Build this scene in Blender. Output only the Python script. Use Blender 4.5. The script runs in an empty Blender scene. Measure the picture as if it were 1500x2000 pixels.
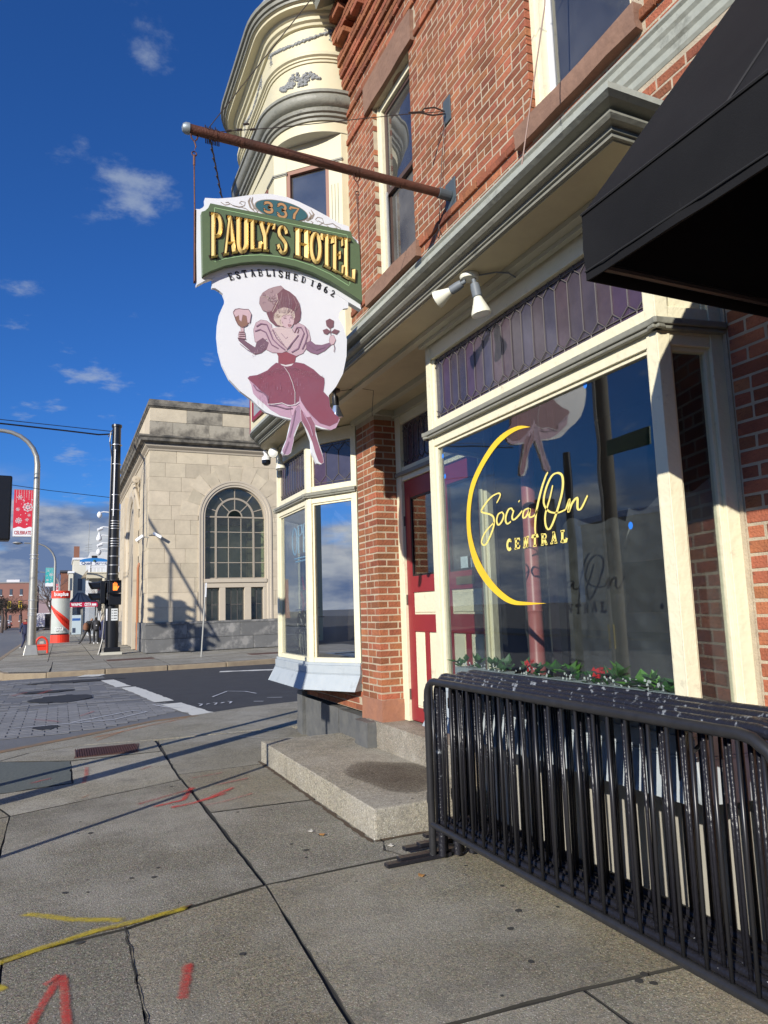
import bpy, bmesh, math, random
from mathutils import Vector, Matrix
from mathutils.geometry import tessellate_polygon
random.seed(7)
sc = bpy.context.scene
COL = sc.collection
rad = math.radians
# ---------------------------------------------------------------- camera
cam_d = bpy.data.cameras.new('camera'); cam = bpy.data.objects.new('camera', cam_d); COL.objects.link(cam)
cam_d.sensor_fit = 'VERTICAL'; cam_d.sensor_height = 24.0; cam_d.lens = 24.0*1387/2000
cam_d.clip_start = 0.05; cam_d.clip_end = 3000
R = Matrix(((0.91116232, -0.02709443, -0.41115583), (-0.41090721, -0.13393494, -0.90178528), (-0.03063478, 0.99061967, -0.13316977)))
cam.matrix_world = Matrix.Translation((0, 0, 1.58)) @ R.to_4x4()
sc.camera = cam
# ---------------------------------------------------------------- sky, sun, exposure
SUN_DIR = Vector((1, .78, -.52)).normalized()          # direction the light travels
ELEV = math.asin(-SUN_DIR.z)
w = bpy.data.worlds.new('World'); sc.world = w; w.use_nodes = True
nt = w.node_tree; N = nt.nodes; Lk = nt.links
bg = N['Background']
sky = N.new('ShaderNodeTexSky'); sky.sky_type = 'NISHITA'; sky.sun_disc = False
sky.sun_elevation = ELEV; sky.sun_rotation = math.atan2(-SUN_DIR.x, -SUN_DIR.y)
sky.air_density = 1.0; sky.dust_density = 0.3; sky.ozone_density = 4.0
tc = N.new('ShaderNodeTexCoord'); sep = N.new('ShaderNodeSeparateXYZ'); Lk.new(tc.outputs['Generated'], sep.inputs[0])
def wmath(op, a, b=None, c=None):
    n = N.new('ShaderNodeMath'); n.operation = op; n.use_clamp = False
    for i, v in enumerate((a, b, c)):
        if v is None: continue
        if isinstance(v, (int, float)): n.inputs[i].default_value = v
        else: Lk.new(v, n.inputs[i])
    return n.outputs[0]
def wsmooth(v, a, b):
    n = N.new('ShaderNodeMapRange'); n.interpolation_type = 'SMOOTHSTEP'
    Lk.new(v, n.inputs[0]); n.inputs[1].default_value = a; n.inputs[2].default_value = b
    return n.outputs[0]
zz = wmath('ADD', wmath('MAXIMUM', sep.outputs[2], 0.0), 0.12)
comb = N.new('ShaderNodeCombineXYZ')
Lk.new(wmath('DIVIDE', sep.outputs[0], zz), comb.inputs[0]); Lk.new(wmath('DIVIDE', sep.outputs[1], zz), comb.inputs[1])
def wnoise(vec, scale, detail, rough, off):
    m = N.new('ShaderNodeMapping'); Lk.new(vec, m.inputs[0]); m.inputs['Location'].default_value = off
    n = N.new('ShaderNodeTexNoise'); Lk.new(m.outputs[0], n.inputs['Vector']); n.inputs['Scale'].default_value = scale
    n.inputs['Detail'].default_value = detail; n.inputs['Roughness'].default_value = rough
    return n.outputs[0]
puff = wnoise(comb.outputs[0], 4.3, 10, .60, (2.62, .15, 0))
wisp = wsmooth(puff, .565, .74)
m2 = N.new('ShaderNodeMapping'); Lk.new(tc.outputs['Generated'], m2.inputs[0]); m2.inputs['Scale'].default_value = (1, 1, 3.2)
bank = wnoise(m2.outputs[0], 3.4, 9, .56, (.2, .9, .35))
elev = sep.outputs[2]
bankfac = wmath('MULTIPLY', wsmooth(wmath('SUBTRACT', bank, wmath('MULTIPLY', elev, 1.6)), .16, .30), wmath('SUBTRACT', 1.0, wsmooth(elev, .13, .20)))
tint = N.new('ShaderNodeMix'); tint.data_type = 'RGBA'; tint.blend_type = 'MULTIPLY'; tint.inputs[0].default_value = 1
Lk.new(sky.outputs[0], tint.inputs[6]); tint.inputs[7].default_value = (.36, .83, 1.52, 1)
c1 = N.new('ShaderNodeMix'); c1.data_type = 'RGBA'; Lk.new(wmath('MULTIPLY', wisp, .62), c1.inputs[0]); Lk.new(tint.outputs[2], c1.inputs[6]); c1.inputs[7].default_value = (4.6, 5.4, 6.6, 1)
ramp = N.new('ShaderNodeValToRGB'); Lk.new(wnoise(m2.outputs[0], 5.2, 8, .6, (.2, .9, .29)), ramp.inputs[0])
ramp.color_ramp.elements[0].position = .43; ramp.color_ramp.elements[0].color = (.20, .30, .54, 1)
ramp.color_ramp.elements[1].position = .66; ramp.color_ramp.elements[1].color = (.95, .98, 1.0, 1)
sc8 = N.new('ShaderNodeVectorMath'); sc8.operation = 'SCALE'; Lk.new(ramp.outputs[0], sc8.inputs[0]); sc8.inputs['Scale'].default_value = 8.0
c2 = N.new('ShaderNodeMix'); c2.data_type = 'RGBA'; Lk.new(bankfac, c2.inputs[0]); Lk.new(c1.outputs[2], c2.inputs[6]); Lk.new(sc8.outputs[0], c2.inputs[7])
Lk.new(c2.outputs[2], bg.inputs[0]); bg.inputs[1].default_value = 0.077
sun_d = bpy.data.lights.new('sun', 'SUN'); sun = bpy.data.objects.new('sun', sun_d); COL.objects.link(sun)
sun_d.energy = 5.0; sun_d.angle = rad(.5); sun_d.color = (1, .945, .85)
sun.rotation_euler = SUN_DIR.to_track_quat('-Z', 'Y').to_euler(); sun.location = (-20, -16, 12)
sc.view_settings.view_transform = 'Standard'; sc.view_settings.look = 'None'
sc.view_settings.exposure = 0.18; sc.view_settings.gamma = 1; sc.view_settings.use_curve_mapping = False
sc.cycles.max_bounces = 8; sc.cycles.transparent_max_bounces = 16; sc.cycles.caustics_reflective = False
# ---------------------------------------------------------------- materials
MC = {}
def mat(name, col, rough=.7, metal=0, col2=None, nscale=8, namt=.5, bump=0, bscale=40, spec=.5, rnd=0, chip=None, thr=None, detail=6, coord='Object'):
    """col..col2 mixed by noise; thr=(a,b) makes the mix a hard patch (chipped paint); rnd varies per object/tint"""
    if name in MC: return MC[name]
    m = bpy.data.materials.new(name); m.use_nodes = True; t = m.node_tree; n = t.nodes; b = n['Principled BSDF']
    b.inputs['Roughness'].default_value = rough; b.inputs['Metallic'].default_value = metal
    b.inputs['Specular IOR Level'].default_value = spec
    tc = n.new('ShaderNodeTexCoord')
    src = None
    if col2 is not None:
        no = n.new('ShaderNodeTexNoise'); t.links.new(tc.outputs[coord], no.inputs['Vector'])
        no.inputs['Scale'].default_value = nscale; no.inputs['Detail'].default_value = detail; no.inputs['Roughness'].default_value = .62
        mr = n.new('ShaderNodeMapRange'); t.links.new(no.outputs[0], mr.inputs[0])
        a, bb = thr if thr else (.5-.5*(1-namt)-.02, .5+.5*(1-namt)+.02)
        mr.inputs[1].default_value = a; mr.inputs[2].default_value = bb
        mx = n.new('ShaderNodeMix'); mx.data_type = 'RGBA'; t.links.new(mr.outputs[0], mx.inputs[0])
        mx.inputs[6].default_value = (*col, 1); mx.inputs[7].default_value = (*col2, 1); src = mx.outputs[2]
    if rnd:
        oi = n.new('ShaderNodeObjectInfo'); at = n.new('ShaderNodeAttribute'); at.attribute_name = 'tint'
        ad = n.new('ShaderNodeMath'); ad.operation = 'ADD'; t.links.new(oi.outputs['Random'], ad.inputs[0]); t.links.new(at.outputs['Fac'], ad.inputs[1])
        fr = n.new('ShaderNodeMath'); fr.operation = 'FRACT'; t.links.new(ad.outputs[0], fr.inputs[0])
        hs = n.new('ShaderNodeHueSaturation')
        mrv = n.new('ShaderNodeMapRange'); t.links.new(fr.outputs[0], mrv.inputs[0]); mrv.inputs[3].default_value = 1-rnd; mrv.inputs[4].default_value = 1+rnd*.6
        gp = n.new('ShaderNodeNewGeometry'); wn1 = n.new('ShaderNodeTexNoise'); t.links.new(gp.outputs['Position'], wn1.inputs['Vector']); wn1.inputs['Scale'].default_value = 2.3; wn1.inputs['Detail'].default_value = 9; wn1.inputs['Roughness'].default_value = .72
        wr = n.new('ShaderNodeMapRange'); t.links.new(wn1.outputs[0], wr.inputs[0]); wr.inputs[1].default_value = .35; wr.inputs[2].default_value = .65; wr.inputs[3].default_value = 1-rnd*1.1; wr.inputs[4].default_value = 1+rnd*.35
        vm = n.new('ShaderNodeMath'); vm.operation = 'MULTIPLY'; t.links.new(mrv.outputs[0], vm.inputs[0]); t.links.new(wr.outputs[0], vm.inputs[1])
        t.links.new(vm.outputs[0], hs.inputs['Value'])
        f2 = n.new('ShaderNodeMath'); f2.operation = 'MULTIPLY_ADD'; t.links.new(fr.outputs[0], f2.inputs[0]); f2.inputs[1].default_value = 7.31; f2.inputs[2].default_value = .2
        f3 = n.new('ShaderNodeMath'); f3.operation = 'FRACT'; t.links.new(f2.outputs[0], f3.inputs[0])
        mrh = n.new('ShaderNodeMapRange'); t.links.new(f3.outputs[0], mrh.inputs[0]); mrh.inputs[3].default_value = .5-rnd*.03; mrh.inputs[4].default_value = .5+rnd*.02
        t.links.new(mrh.outputs[0], hs.inputs['Hue'])
        if src: t.links.new(src, hs.inputs['Color'])
        else: hs.inputs['Color'].default_value = (*col, 1)
        src = hs.outputs[0]
    if chip:
        cn = n.new('ShaderNodeTexNoise'); t.links.new(tc.outputs[coord], cn.inputs['Vector']); cn.inputs['Scale'].default_value = chip[1]; cn.inputs['Detail'].default_value = 9; cn.inputs['Roughness'].default_value = .7
        cr_ = n.new('ShaderNodeMapRange'); t.links.new(cn.outputs[0], cr_.inputs[0]); cr_.inputs[1].default_value = chip[2]; cr_.inputs[2].default_value = chip[2]+chip[3]; cr_.inputs[4].default_value = chip[4]
        cx_ = n.new('ShaderNodeMix'); cx_.data_type = 'RGBA'; t.links.new(cr_.outputs[0], cx_.inputs[0]); t.links.new(src, cx_.inputs[6]); cx_.inputs[7].default_value = (*chip[0], 1); src = cx_.outputs[2]
    if src: t.links.new(src, b.inputs['Base Color'])
    else: b.inputs['Base Color'].default_value = (*col, 1)
    if bump:
        nb = n.new('ShaderNodeTexNoise'); t.links.new(tc.outputs[coord], nb.inputs['Vector']); nb.inputs['Scale'].default_value = bscale; nb.inputs['Detail'].default_value = 5
        bp = n.new('ShaderNodeBump'); bp.inputs['Strength'].default_value = min(1, bump); bp.inputs['Distance'].default_value = .01 if bump <= 1 else .01*bump
        t.links.new(nb.outputs[0], bp.inputs['Height']); t.links.new(bp.outputs[0], b.inputs['Normal'])
    MC[name] = m; return m
def emis(name, col, s=1):
    if name in MC: return MC[name]
    m = bpy.data.materials.new(name); m.use_nodes = True; b = m.node_tree.nodes['Principled BSDF']
    b.inputs['Base Color'].default_value = (*col, 1); b.inputs['Emission Color'].default_value = (*col, 1); b.inputs['Emission Strength'].default_value = s
    MC[name] = m; return m
def glass(name, tint=(.9, .93, .92), ior=1.5, dirt=.04, wav=.0, boost=1.0, base=None):
    if name in MC: return MC[name]
    m = bpy.data.materials.new(name); m.use_nodes = True; t = m.node_tree; n = t.nodes; n.clear()
    out = n.new('ShaderNodeOutputMaterial'); ge = n.new('ShaderNodeNewGeometry'); dt = n.new('ShaderNodeVectorMath'); dt.operation = 'DOT_PRODUCT'
    t.links.new(ge.outputs['Normal'], dt.inputs[0]); t.links.new(ge.outputs['Incoming'], dt.inputs[1])
    def mth(op, a, b=None):
        q = n.new('ShaderNodeMath'); q.operation = op
        for i, v in enumerate((a, b)):
            if v is None: continue
            if isinstance(v, (int, float)): q.inputs[i].default_value = v
            else: t.links.new(v, q.inputs[i])
        return q.outputs[0]
    f0 = ((ior-1)/(ior+1))**2
    fr_o = mth('ADD', f0, mth('MULTIPLY', 1-f0, mth('POWER', mth('SUBTRACT', 1, mth('MINIMUM', 1, mth('ABSOLUTE', dt.outputs['Value']))), 5)))
    gl = n.new('ShaderNodeBsdfGlossy'); gl.inputs['Roughness'].default_value = .0 if not wav else .01
    tr = n.new('ShaderNodeBsdfTransparent'); tr.inputs[0].default_value = (*tint, 1)
    df = n.new('ShaderNodeBsdfDiffuse'); df.inputs[0].default_value = (*(base or (.5, .5, .48)), 1)
    mxd = n.new('ShaderNodeMixShader'); mxd.inputs[0].default_value = dirt
    tc = n.new('ShaderNodeTexCoord')
    no = n.new('ShaderNodeTexNoise'); t.links.new(tc.outputs['Object'], no.inputs['Vector']); no.inputs['Scale'].default_value = 3; no.inputs['Detail'].default_value = 8
    mm = n.new('ShaderNodeMath'); mm.operation = 'MULTIPLY'; t.links.new(no.outputs[0], mm.inputs[0]); mm.inputs[1].default_value = dirt*2
    t.links.new(mm.outputs[0], mxd.inputs[0])
    t.links.new(tr.outputs[0], mxd.inputs[1]); t.links.new(df.outputs[0], mxd.inputs[2])
    mu = n.new('ShaderNodeMath'); mu.operation = 'MULTIPLY'; mu.use_clamp = True; t.links.new(fr_o, mu.inputs[0]); mu.inputs[1].default_value = boost
    mx = n.new('ShaderNodeMixShader'); t.links.new(mu.outputs[0], mx.inputs[0]); t.links.new(mxd.outputs[0], mx.inputs[1]); t.links.new(gl.outputs[0], mx.inputs[2])
    if wav:
        nb = n.new('ShaderNodeTexNoise'); t.links.new(tc.outputs['Object'], nb.inputs['Vector']); nb.inputs['Scale'].default_value = 2.2; nb.inputs['Detail'].default_value = 1
        bp = n.new('ShaderNodeBump'); bp.inputs['Strength'].default_value = 1; bp.inputs['Distance'].default_value = wav
        t.links.new(nb.outputs[0], bp.inputs['Height']); t.links.new(bp.outputs[0], gl.inputs['Normal'])
    t.links.new(mx.outputs[0], out.inputs[0]); MC[name] = m; return m
CREAM = mat('cream_paint', (.84, .79, .58), .5, col2=(.76, .70, .49), nscale=5, namt=.3, bump=.5, bscale=26, chip=((.36, .32, .24), 9, .60, .12, .55))
GREY = mat('grey_trim_paint', (.205, .205, .165), .5, col2=(.29, .285, .235), nscale=9, namt=.3, bump=.45, bscale=25, chip=((.10, .105, .10), 7, .56, .12, .6))
LGREY = mat('light_grey_paint', (.36, .41, .45), .55, col2=(.44, .48, .50), nscale=7, bump=.3, bscale=30, chip=((.20, .22, .24), 6, .58, .12, .5))
GGREY = mat('greenish_grey_paint', (.33, .35, .30), .5, col2=(.44, .45, .38), nscale=6, bump=.45, bscale=20, chip=((.13, .135, .11), 6, .55, .12, .6))
BRICK = mat('brick_red', (.45, .155, .065), .88, col2=(.29, .105, .055), nscale=16, namt=.25, bump=1, bscale=70, rnd=.34, chip=((.14, .07, .05), 30, .60, .10, .7))
MORTAR = mat('mortar', (.58, .49, .35), .95, col2=(.36, .30, .22), nscale=6, bump=.6, bscale=120)
BSTONE = mat('brownstone', (.29, .17, .115), .9, col2=(.20, .115, .08), nscale=6, bump=1, bscale=18)
RSTONE = mat('red_brown_stone', (.40, .18, .10), .9, col2=(.27, .13, .09), nscale=7, bump=1, bscale=16)
DSTONE = mat('dark_painted_stone', (.085, .09, .095), .6, col2=(.16, .16, .15), nscale=7, bump=1, bscale=9)
RED = mat('dark_red_paint', (.30, .028, .035), .4, col2=(.25, .022, .03), nscale=6)
BLACKMET = mat('black_metal', (.018, .018, .02), .35, col2=(.03, .03, .032), nscale=20)
CHIP = mat('chipped_black_paint', (.016, .016, .021), .28, col2=(.42, .44, .46), nscale=22, thr=(.70, .72), bump=.5, bscale=60, detail=9)
CHIPTOP = mat('badly_chipped_black_paint', (.016, .016, .022), .3, col2=(.27, .29, .31), nscale=24, thr=(.58, .66), bump=.6, bscale=70, detail=11)
RUST = mat('rusted_steel', (.055, .03, .022), .6, .3, col2=(.17, .06, .035), nscale=9, namt=.3, bump=.6, bscale=70)
STEEL = mat('galvanised_steel', (.42, .42, .38), .45, .5, col2=(.34, .33, .30), nscale=5)
WHITE = mat('white_paint', (.80, .81, .82), .45)
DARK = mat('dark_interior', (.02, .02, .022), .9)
CAME = mat('lead_came', (.15, .135, .13), .6, .3)
GLASS = glass('window_glass', ior=1.66, dirt=.006, boost=1.9, wav=.0010)
GLASSU = glass('upper_window_glass', ior=2.0, dirt=.10, boost=1.7, wav=.003, tint=(.5, .52, .55))
GLASSD = glass('dusty_window_glass', ior=1.5, dirt=.012, boost=.65, wav=.001, tint=(.8, .82, .85))
# ---------------------------------------------------------------- object helpers
ORG = {}
def wpos(o):
    return ORG.get(o.name, Vector((0, 0, 0))) if o else Vector((0, 0, 0))
def link(o, parent=None, origin=None):
    COL.objects.link(o)
    if parent: o.parent = parent
    return o
def thing(name, label, cat, loc=(0, 0, 0), group=None):
    o = bpy.data.objects.new(name, None); COL.objects.link(o); o.location = loc; ORG[o.name] = Vector(loc)
    o.empty_display_size = .2
    o['label'] = label; o['category'] = cat
    if group: o['group'] = group
    return o
def tag(o, label, cat, group=None):
    o['label'] = label; o['category'] = cat
    if group: o['group'] = group
    return o
class MB:
    def __init__(s): s.v = []; s.f = []; s.m = []; s.t = []; s.mi = 0; s.ti = 0.0
    def add(s, vs, fs):
        k = len(s.v); s.v += [tuple(p) for p in vs]
        for f in fs: s.f.append(tuple(k+i for i in f)); s.m.append(s.mi); s.t.append(s.ti)
        return s
    def box(s, x0, y0, z0, x1, y1, z1):
        x0, x1 = sorted((x0, x1)); y0, y1 = sorted((y0, y1)); z0, z1 = sorted((z0, z1))
        return s.add([(x0, y0, z0), (x1, y0, z0), (x1, y1, z0), (x0, y1, z0), (x0, y0, z1), (x1, y0, z1), (x1, y1, z1), (x0, y1, z1)],
                     [(0, 3, 2, 1), (4, 5, 6, 7), (0, 1, 5, 4), (1, 2, 6, 5), (2, 3, 7, 6), (3, 0, 4, 7)])
    def hexa(s, P): return s.add(P, [(0, 3, 2, 1), (4, 5, 6, 7), (0, 1, 5, 4), (1, 2, 6, 5), (2, 3, 7, 6), (3, 0, 4, 7)])
    def plate(s, pts, off):
        """closed planar polygon (3d) extruded by vector off"""
        n = len(pts); P = [Vector(p) for p in pts]; off = Vector(off)
        tri = tessellate_polygon([P])
        vs = P+[p+off for p in P]
        fs = [tuple(t) for t in tri]+[tuple(n+i for i in reversed(t)) for t in tri]+[(i, (i+1) % n, n+(i+1) % n, n+i) for i in range(n)]
        return s.add(vs, fs)
    def tube(s, pts, r, n=8, cap=True):
        P = [Vector(p) for p in pts]; rs = r if isinstance(r, (list, tuple)) else [r]*len(P)
        k = len(s.v); up = None; vs = []
        for i, p in enumerate(P):
            d = (P[min(i+1, len(P)-1)]-P[max(i-1, 0)]).normalized()
            if up is None:
                up = Vector((0, 0, 1)) if abs(d.z) < .9 else Vector((1, 0, 0))
            a = d.cross(up).normalized(); up = a.cross(d).normalized()
            vs += [p+(a*math.cos(2*math.pi*j/n)+up*math.sin(2*math.pi*j/n))*rs[i] for j in range(n)]
        fs = [(i*n+j, i*n+(j+1) % n, (i+1)*n+(j+1) % n, (i+1)*n+j) for i in range(len(P)-1) for j in range(n)]
        if cap: fs += [tuple(range(n-1, -1, -1)), tuple((len(P)-1)*n+j for j in range(n))]
        return s.add(vs, fs)
    def lathe(s, c, prof, n=24, a0=0, a1=2*math.pi, ax='z'):
        full = abs(a1-a0-2*math.pi) < 1e-6; m = n if full else n+1; vs = []
        for r, h in prof:
            for j in range(m):
                a = a0+(a1-a0)*j/n
                if ax == 'z': vs.append((c[0]+r*math.cos(a), c[1]+r*math.sin(a), c[2]+h))
                elif ax == 'x': vs.append((c[0]+h, c[1]+r*math.cos(a), c[2]+r*math.sin(a)))
                else: vs.append((c[0]+r*math.cos(a), c[1]+h, c[2]+r*math.sin(a)))
        fs = [(i*m+j, i*m+(j+1) % m, (i+1)*m+(j+1) % m, (i+1)*m+j) for i in range(len(prof)-1) for j in range(n)]
        return s.add(vs, fs)
    def ribbon(s, pts, w, nrm, off=(0, 0, 0), h=0):
        """flat (or ridged when h>0) stroke of width w lying in the plane with normal nrm; w may be a list"""
        P = [Vector(p)+Vector(off) for p in pts]; nrm = Vector(nrm); n = len(P); L_ = []
        for i, p in enumerate(P):
            d = (P[min(i+1, n-1)]-P[max(i-1, 0)]).normalized(); sd = nrm.cross(d).normalized()
            ww = (w[i] if isinstance(w, (list, tuple)) else w)/2
            L_.append((p-sd*ww, p+nrm*h, p+sd*ww) if h else (p-sd*ww, p+sd*ww))
        vs = [q for t in L_ for q in t]; k = len(L_[0])
        fs = [(i*k+j, i*k+j+1, (i+1)*k+j+1, (i+1)*k+j) for i in range(n-1) for j in range(k-1)]
        return s.add(vs, fs)
    def build(s, name, mats, parent=None, label=None, kind=None, smooth=False, group=None, cat=None, bevel=0):
        me = bpy.data.meshes.new(name); o3 = wpos(parent)
        me.from_pydata([(x-o3.x, y-o3.y, z-o3.z) for x, y, z in s.v], [], s.f)
        for m in (mats if isinstance(mats, (list, tuple)) else [mats]): me.materials.append(m)
        if any(s.m): me.polygons.foreach_set('material_index', s.m)
        if any(s.t):
            at = me.attributes.new('tint', 'FLOAT', 'FACE'); at.data.foreach_set('value', s.t)
        bm = bmesh.new(); bm.from_mesh(me); bmesh.ops.recalc_face_normals(bm, faces=bm.faces); bm.to_mesh(me); bm.free()
        if smooth: 
            me.polygons.foreach_set('use_smooth', [True]*len(me.polygons))
            me.set_sharp_from_angle(angle=rad(40))
        me.update()
        o = bpy.data.objects.new(name, me); link(o, parent); ORG[o.name] = o3.copy()
        if bevel:
            b = o.modifiers.new('bevel', 'BEVEL'); b.width = bevel; b.segments = 2; b.limit_method = 'ANGLE'; b.angle_limit = rad(40)
        if label: o['label'] = label
        if kind: o['kind'] = kind
        if group: o['group'] = group
        if cat: o['category'] = cat
        return o
def part(name, m, parent, *boxes, **kw):
    if len(boxes) > 1 and name in ('window', 'wall', 'sign_plate', 'small_window', 'bulkhead', 'tail_light', 'room', 'soffit_moulding'):
        for q in boxes[1:]: part(name, m, parent, q, **kw)
        boxes = boxes[:1]
    b = MB()
    for q in boxes: b.box(*q)
    return b.build(name, m, parent, **kw)
def inst(name, me, loc, parent, m=None, rot=None):
    """object sharing a mesh, at world location loc under parent"""
    o = bpy.data.objects.new(name, me); link(o, parent); o.location = Vector(loc)-wpos(parent); ORG[o.name] = Vector(loc)
    if rot: o.rotation_euler = rot
    return o
def copy_tree(o, parent=None):
    c = o.copy(); COL.objects.link(c); c.parent = parent
    for ch in o.children: copy_tree(ch, c)
    return c
FONTS = {}
def text(body, parent, m, size, loc, xdir, updir, name='lettering', ext=.001, bold=0, width=None, shear=0, space=1.0):
    cu = bpy.data.curves.new(name, 'FONT'); cu.body = body; cu.size = size; cu.extrude = ext; cu.align_x = 'LEFT'; cu.offset = bold; cu.shear = shear; cu.space_character = space
    ob = bpy.data.objects.new(name, cu); COL.objects.link(ob); bpy.context.view_layer.update()
    me = bpy.data.meshes.new_from_object(ob.evaluated_get(bpy.context.evaluated_depsgraph_get())); bpy.data.objects.remove(ob)
    x = Vector(xdir).normalized(); u = Vector(updir).normalized(); nn = x.cross(u)
    ww = max((v.co.x for v in me.vertices), default=1)
    sx = width/ww if width else 1
    o3 = wpos(parent); Lc = Vector(loc)
    for v in me.vertices: v.co = Lc+x*v.co.x*sx+u*v.co.y+nn*v.co.z-o3
    me.materials.clear(); me.materials.append(m)
    o = bpy.data.objects.new(name, me); link(o, parent); ORG[o.name] = o3.copy(); return o
# slab-serif stroke alphabet in a unit cell: (thick?, polyline)
def arc(cx, cy, rx, ry, a0, a1, n=10): return [(cx+rx*math.cos(rad(a0+(a1-a0)*i/n)), cy+ry*math.sin(rad(a0+(a1-a0)*i/n))) for i in range(n+1)]
GL = {
 'P': [(1, [(.3, .03), (.3, .97)]), (1, [(.3, .95), (.6, .95)]+arc(.6, .72, .25, .23, 90, -90)+[(.3, .49)]), (2, [(.06, .04), (.56, .04)]), (2, [(.06, .96), (.4, .96)])],
 'A': [(1, [(.5, .97), (.82, .03)]), (0, [(.5, .97), (.2, .03)]), (0, [(.3, .3), (.72, .3)]), (2, [(.02, .04), (.4, .04)]), (2, [(.6, .04), (1, .04)]), (2, [(.3, .96), (.6, .96)])],
 'U': [(1, [(.25, .97), (.25, .35)]+arc(.5, .27, .25, .23, 180, 270)), (1, arc(.5, .27, .28, .23, 270, 360)+[(.78, .97)]), (2, [(.02, .96), (.44, .96)]), (2, [(.6, .96), (1, .96)])],
 'L': [(1, [(.3, .03), (.3, .97)]), (1, [(.3, .06), (.85, .06), (.9, .3)]), (2, [(.05, .96), (.6, .96)]), (2, [(.05, .04), (.5, .04)])],
 'Y': [(1, [(.2, .97), (.5, .5), (.5, .03)]), (0, [(.82, .97), (.5, .5)]), (2, [(.0, .96), (.4, .96)]), (2, [(.62, .96), (1, .96)]), (2, [(.28, .04), (.74, .04)])],
 "'": [(3, [(.6, .98), (.5, .88), (.3, .78)])],
 'S': [(1, [(.88, .72), (.84, .84)]+arc(.52, .74, .3, .22, 40, 180)+[(.3, .62), (.6, .5)]+arc(.54, .27, .3, .23, 30, -140)+[(.16, .3)]), (2, [(.12, .12), (.2, .2)])],
 'H': [(1, [(.24, .03), (.24, .97)]), (1, [(.78, .03), (.78, .97)]), (0, [(.24, .5), (.78, .5)]), (2, [(.0, .96), (.46, .96)]), (2, [(.0, .04), (.46, .04)]), (2, [(.56, .96), (1, .96)]), (2, [(.56, .04), (1, .04)])],
 'O': [(1, arc(.5, .5, .33, .45, 0, 360, 24))],
 'T': [(1, [(.5, .03), (.5, .97)]), (1, [(.06, .76), (.1, .94), (.9, .94), (.94, .76)]), (2, [(.24, .04), (.76, .04)])],
 'E': [(1, [(.26, .03), (.26, .97)]), (0, [(.26, .95), (.84, .95), (.88, .76)]), (0, [(.26, .5), (.66, .5)]), (0, [(.26, .05), (.86, .05), (.92, .28)]), (2, [(.02, .96), (.4, .96)]), (2, [(.02, .04), (.4, .04)]), (2, [(.66, .4), (.66, .6)])],
 'B': [(1, [(.26, .03), (.26, .97)]), (0, [(.26, .95), (.58, .95)]+arc(.58, .74, .24, .21, 90, -90)+[(.26, .53)]), (0, [(.58, .53)]+arc(.58, .29, .28, .24, 90, -90)+[(.26, .05)]), (2, [(.04, .96), (.3, .96)]), (2, [(.04, .04), (.3, .04)])],
 'I': [(1, [(.5, .03), (.5, .97)]), (2, [(.26, .96), (.74, .96)]), (2, [(.26, .04), (.74, .04)])],
 'D': [(1, [(.26, .03), (.26, .97)]), (0, [(.26, .95), (.48, .95)]+arc(.48, .5, .36, .45, 90, -90, 14)+[(.26, .05)]), (2, [(.04, .96), (.3, .96)]), (2, [(.04, .04), (.3, .04)])],
 'C': [(1, arc(.54, .5, .36, .45, 45, 315, 18)), (2, [(.82, .74), (.82, .96)])],
 'N': [(0, [(.22, .03), (.22, .97)]), (1, [(.22, .97), (.78, .03)]), (0, [(.78, .03), (.78, .97)]), (2, [(.04, .04), (.42, .04)]), (2, [(.6, .96), (.98, .96)])],
 'R': [(1, [(.26, .03), (.26, .97)]), (0, [(.26, .95), (.56, .95)]+arc(.56, .74, .24, .21, 90, -90)+[(.26, .53)]), (1, [(.52, .53), (.82, .03)]), (2, [(.04, .96), (.3, .96)]), (2, [(.04, .04), (.46, .04)]), (2, [(.72, .04), (.98, .04)])],
 '1': [(1, [(.28, .8), (.5, .97), (.5, .03)]), (2, [(.26, .04), (.74, .04)])],
 '8': [(1, arc(.5, .73, .24, .22, 0, 360, 16)), (1, arc(.5, .27, .3, .24, 0, 360, 16))],
 '6': [(1, arc(.5, .28, .28, .24, 0, 360, 16)), (1, [(.22, .3)]+arc(.6, .5, .38, .45, 180, 80, 8))],
 '2': [(1, arc(.5, .72, .26, .23, 170, -20, 10)+[(.2, .06), (.84, .06), (.86, .2)])],
 '3': [(1, arc(.46, .74, .27, .21, 160, -90, 12)), (1, arc(.46, .28, .31, .25, 90, -160, 12)), (3, [(.2, .8), (.24, .74)]), (3, [(.18, .22), (.22, .28)])],
 '7': [(1, [(.12, .74), (.16, .93), (.86, .93), (.5, .4), (.44, .03)])],
}
def glyph(mb, ch, corner, thick, nrm, off=(0, 0, 0), h=0, grow=0, thin=.5):
    """corner = (TL, TR, BL, BR) 3d points; thick = stroke width in metres"""
    TL, TR, BL, BR = [Vector(c) for c in corner]
    for kind, pl in GL[ch]:
        w_ = {0: thick*thin, 1: thick, 2: thick*.55, 3: thick*1.2}[kind]+grow
        pts = []
        for u, v in pl:
            a = BL.lerp(BR, u); b = TL.lerp(TR, u); pts.append(a.lerp(b, v))
        if grow and len(pts) > 1:
            d = (pts[0]-pts[1]).normalized()*grow/2; pts[0] = pts[0]+d
            d = (pts[-1]-pts[-2]).normalized()*grow/2; pts[-1] = pts[-1]+d
        mb.ribbon(pts, w_, nrm, off, h)
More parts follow.
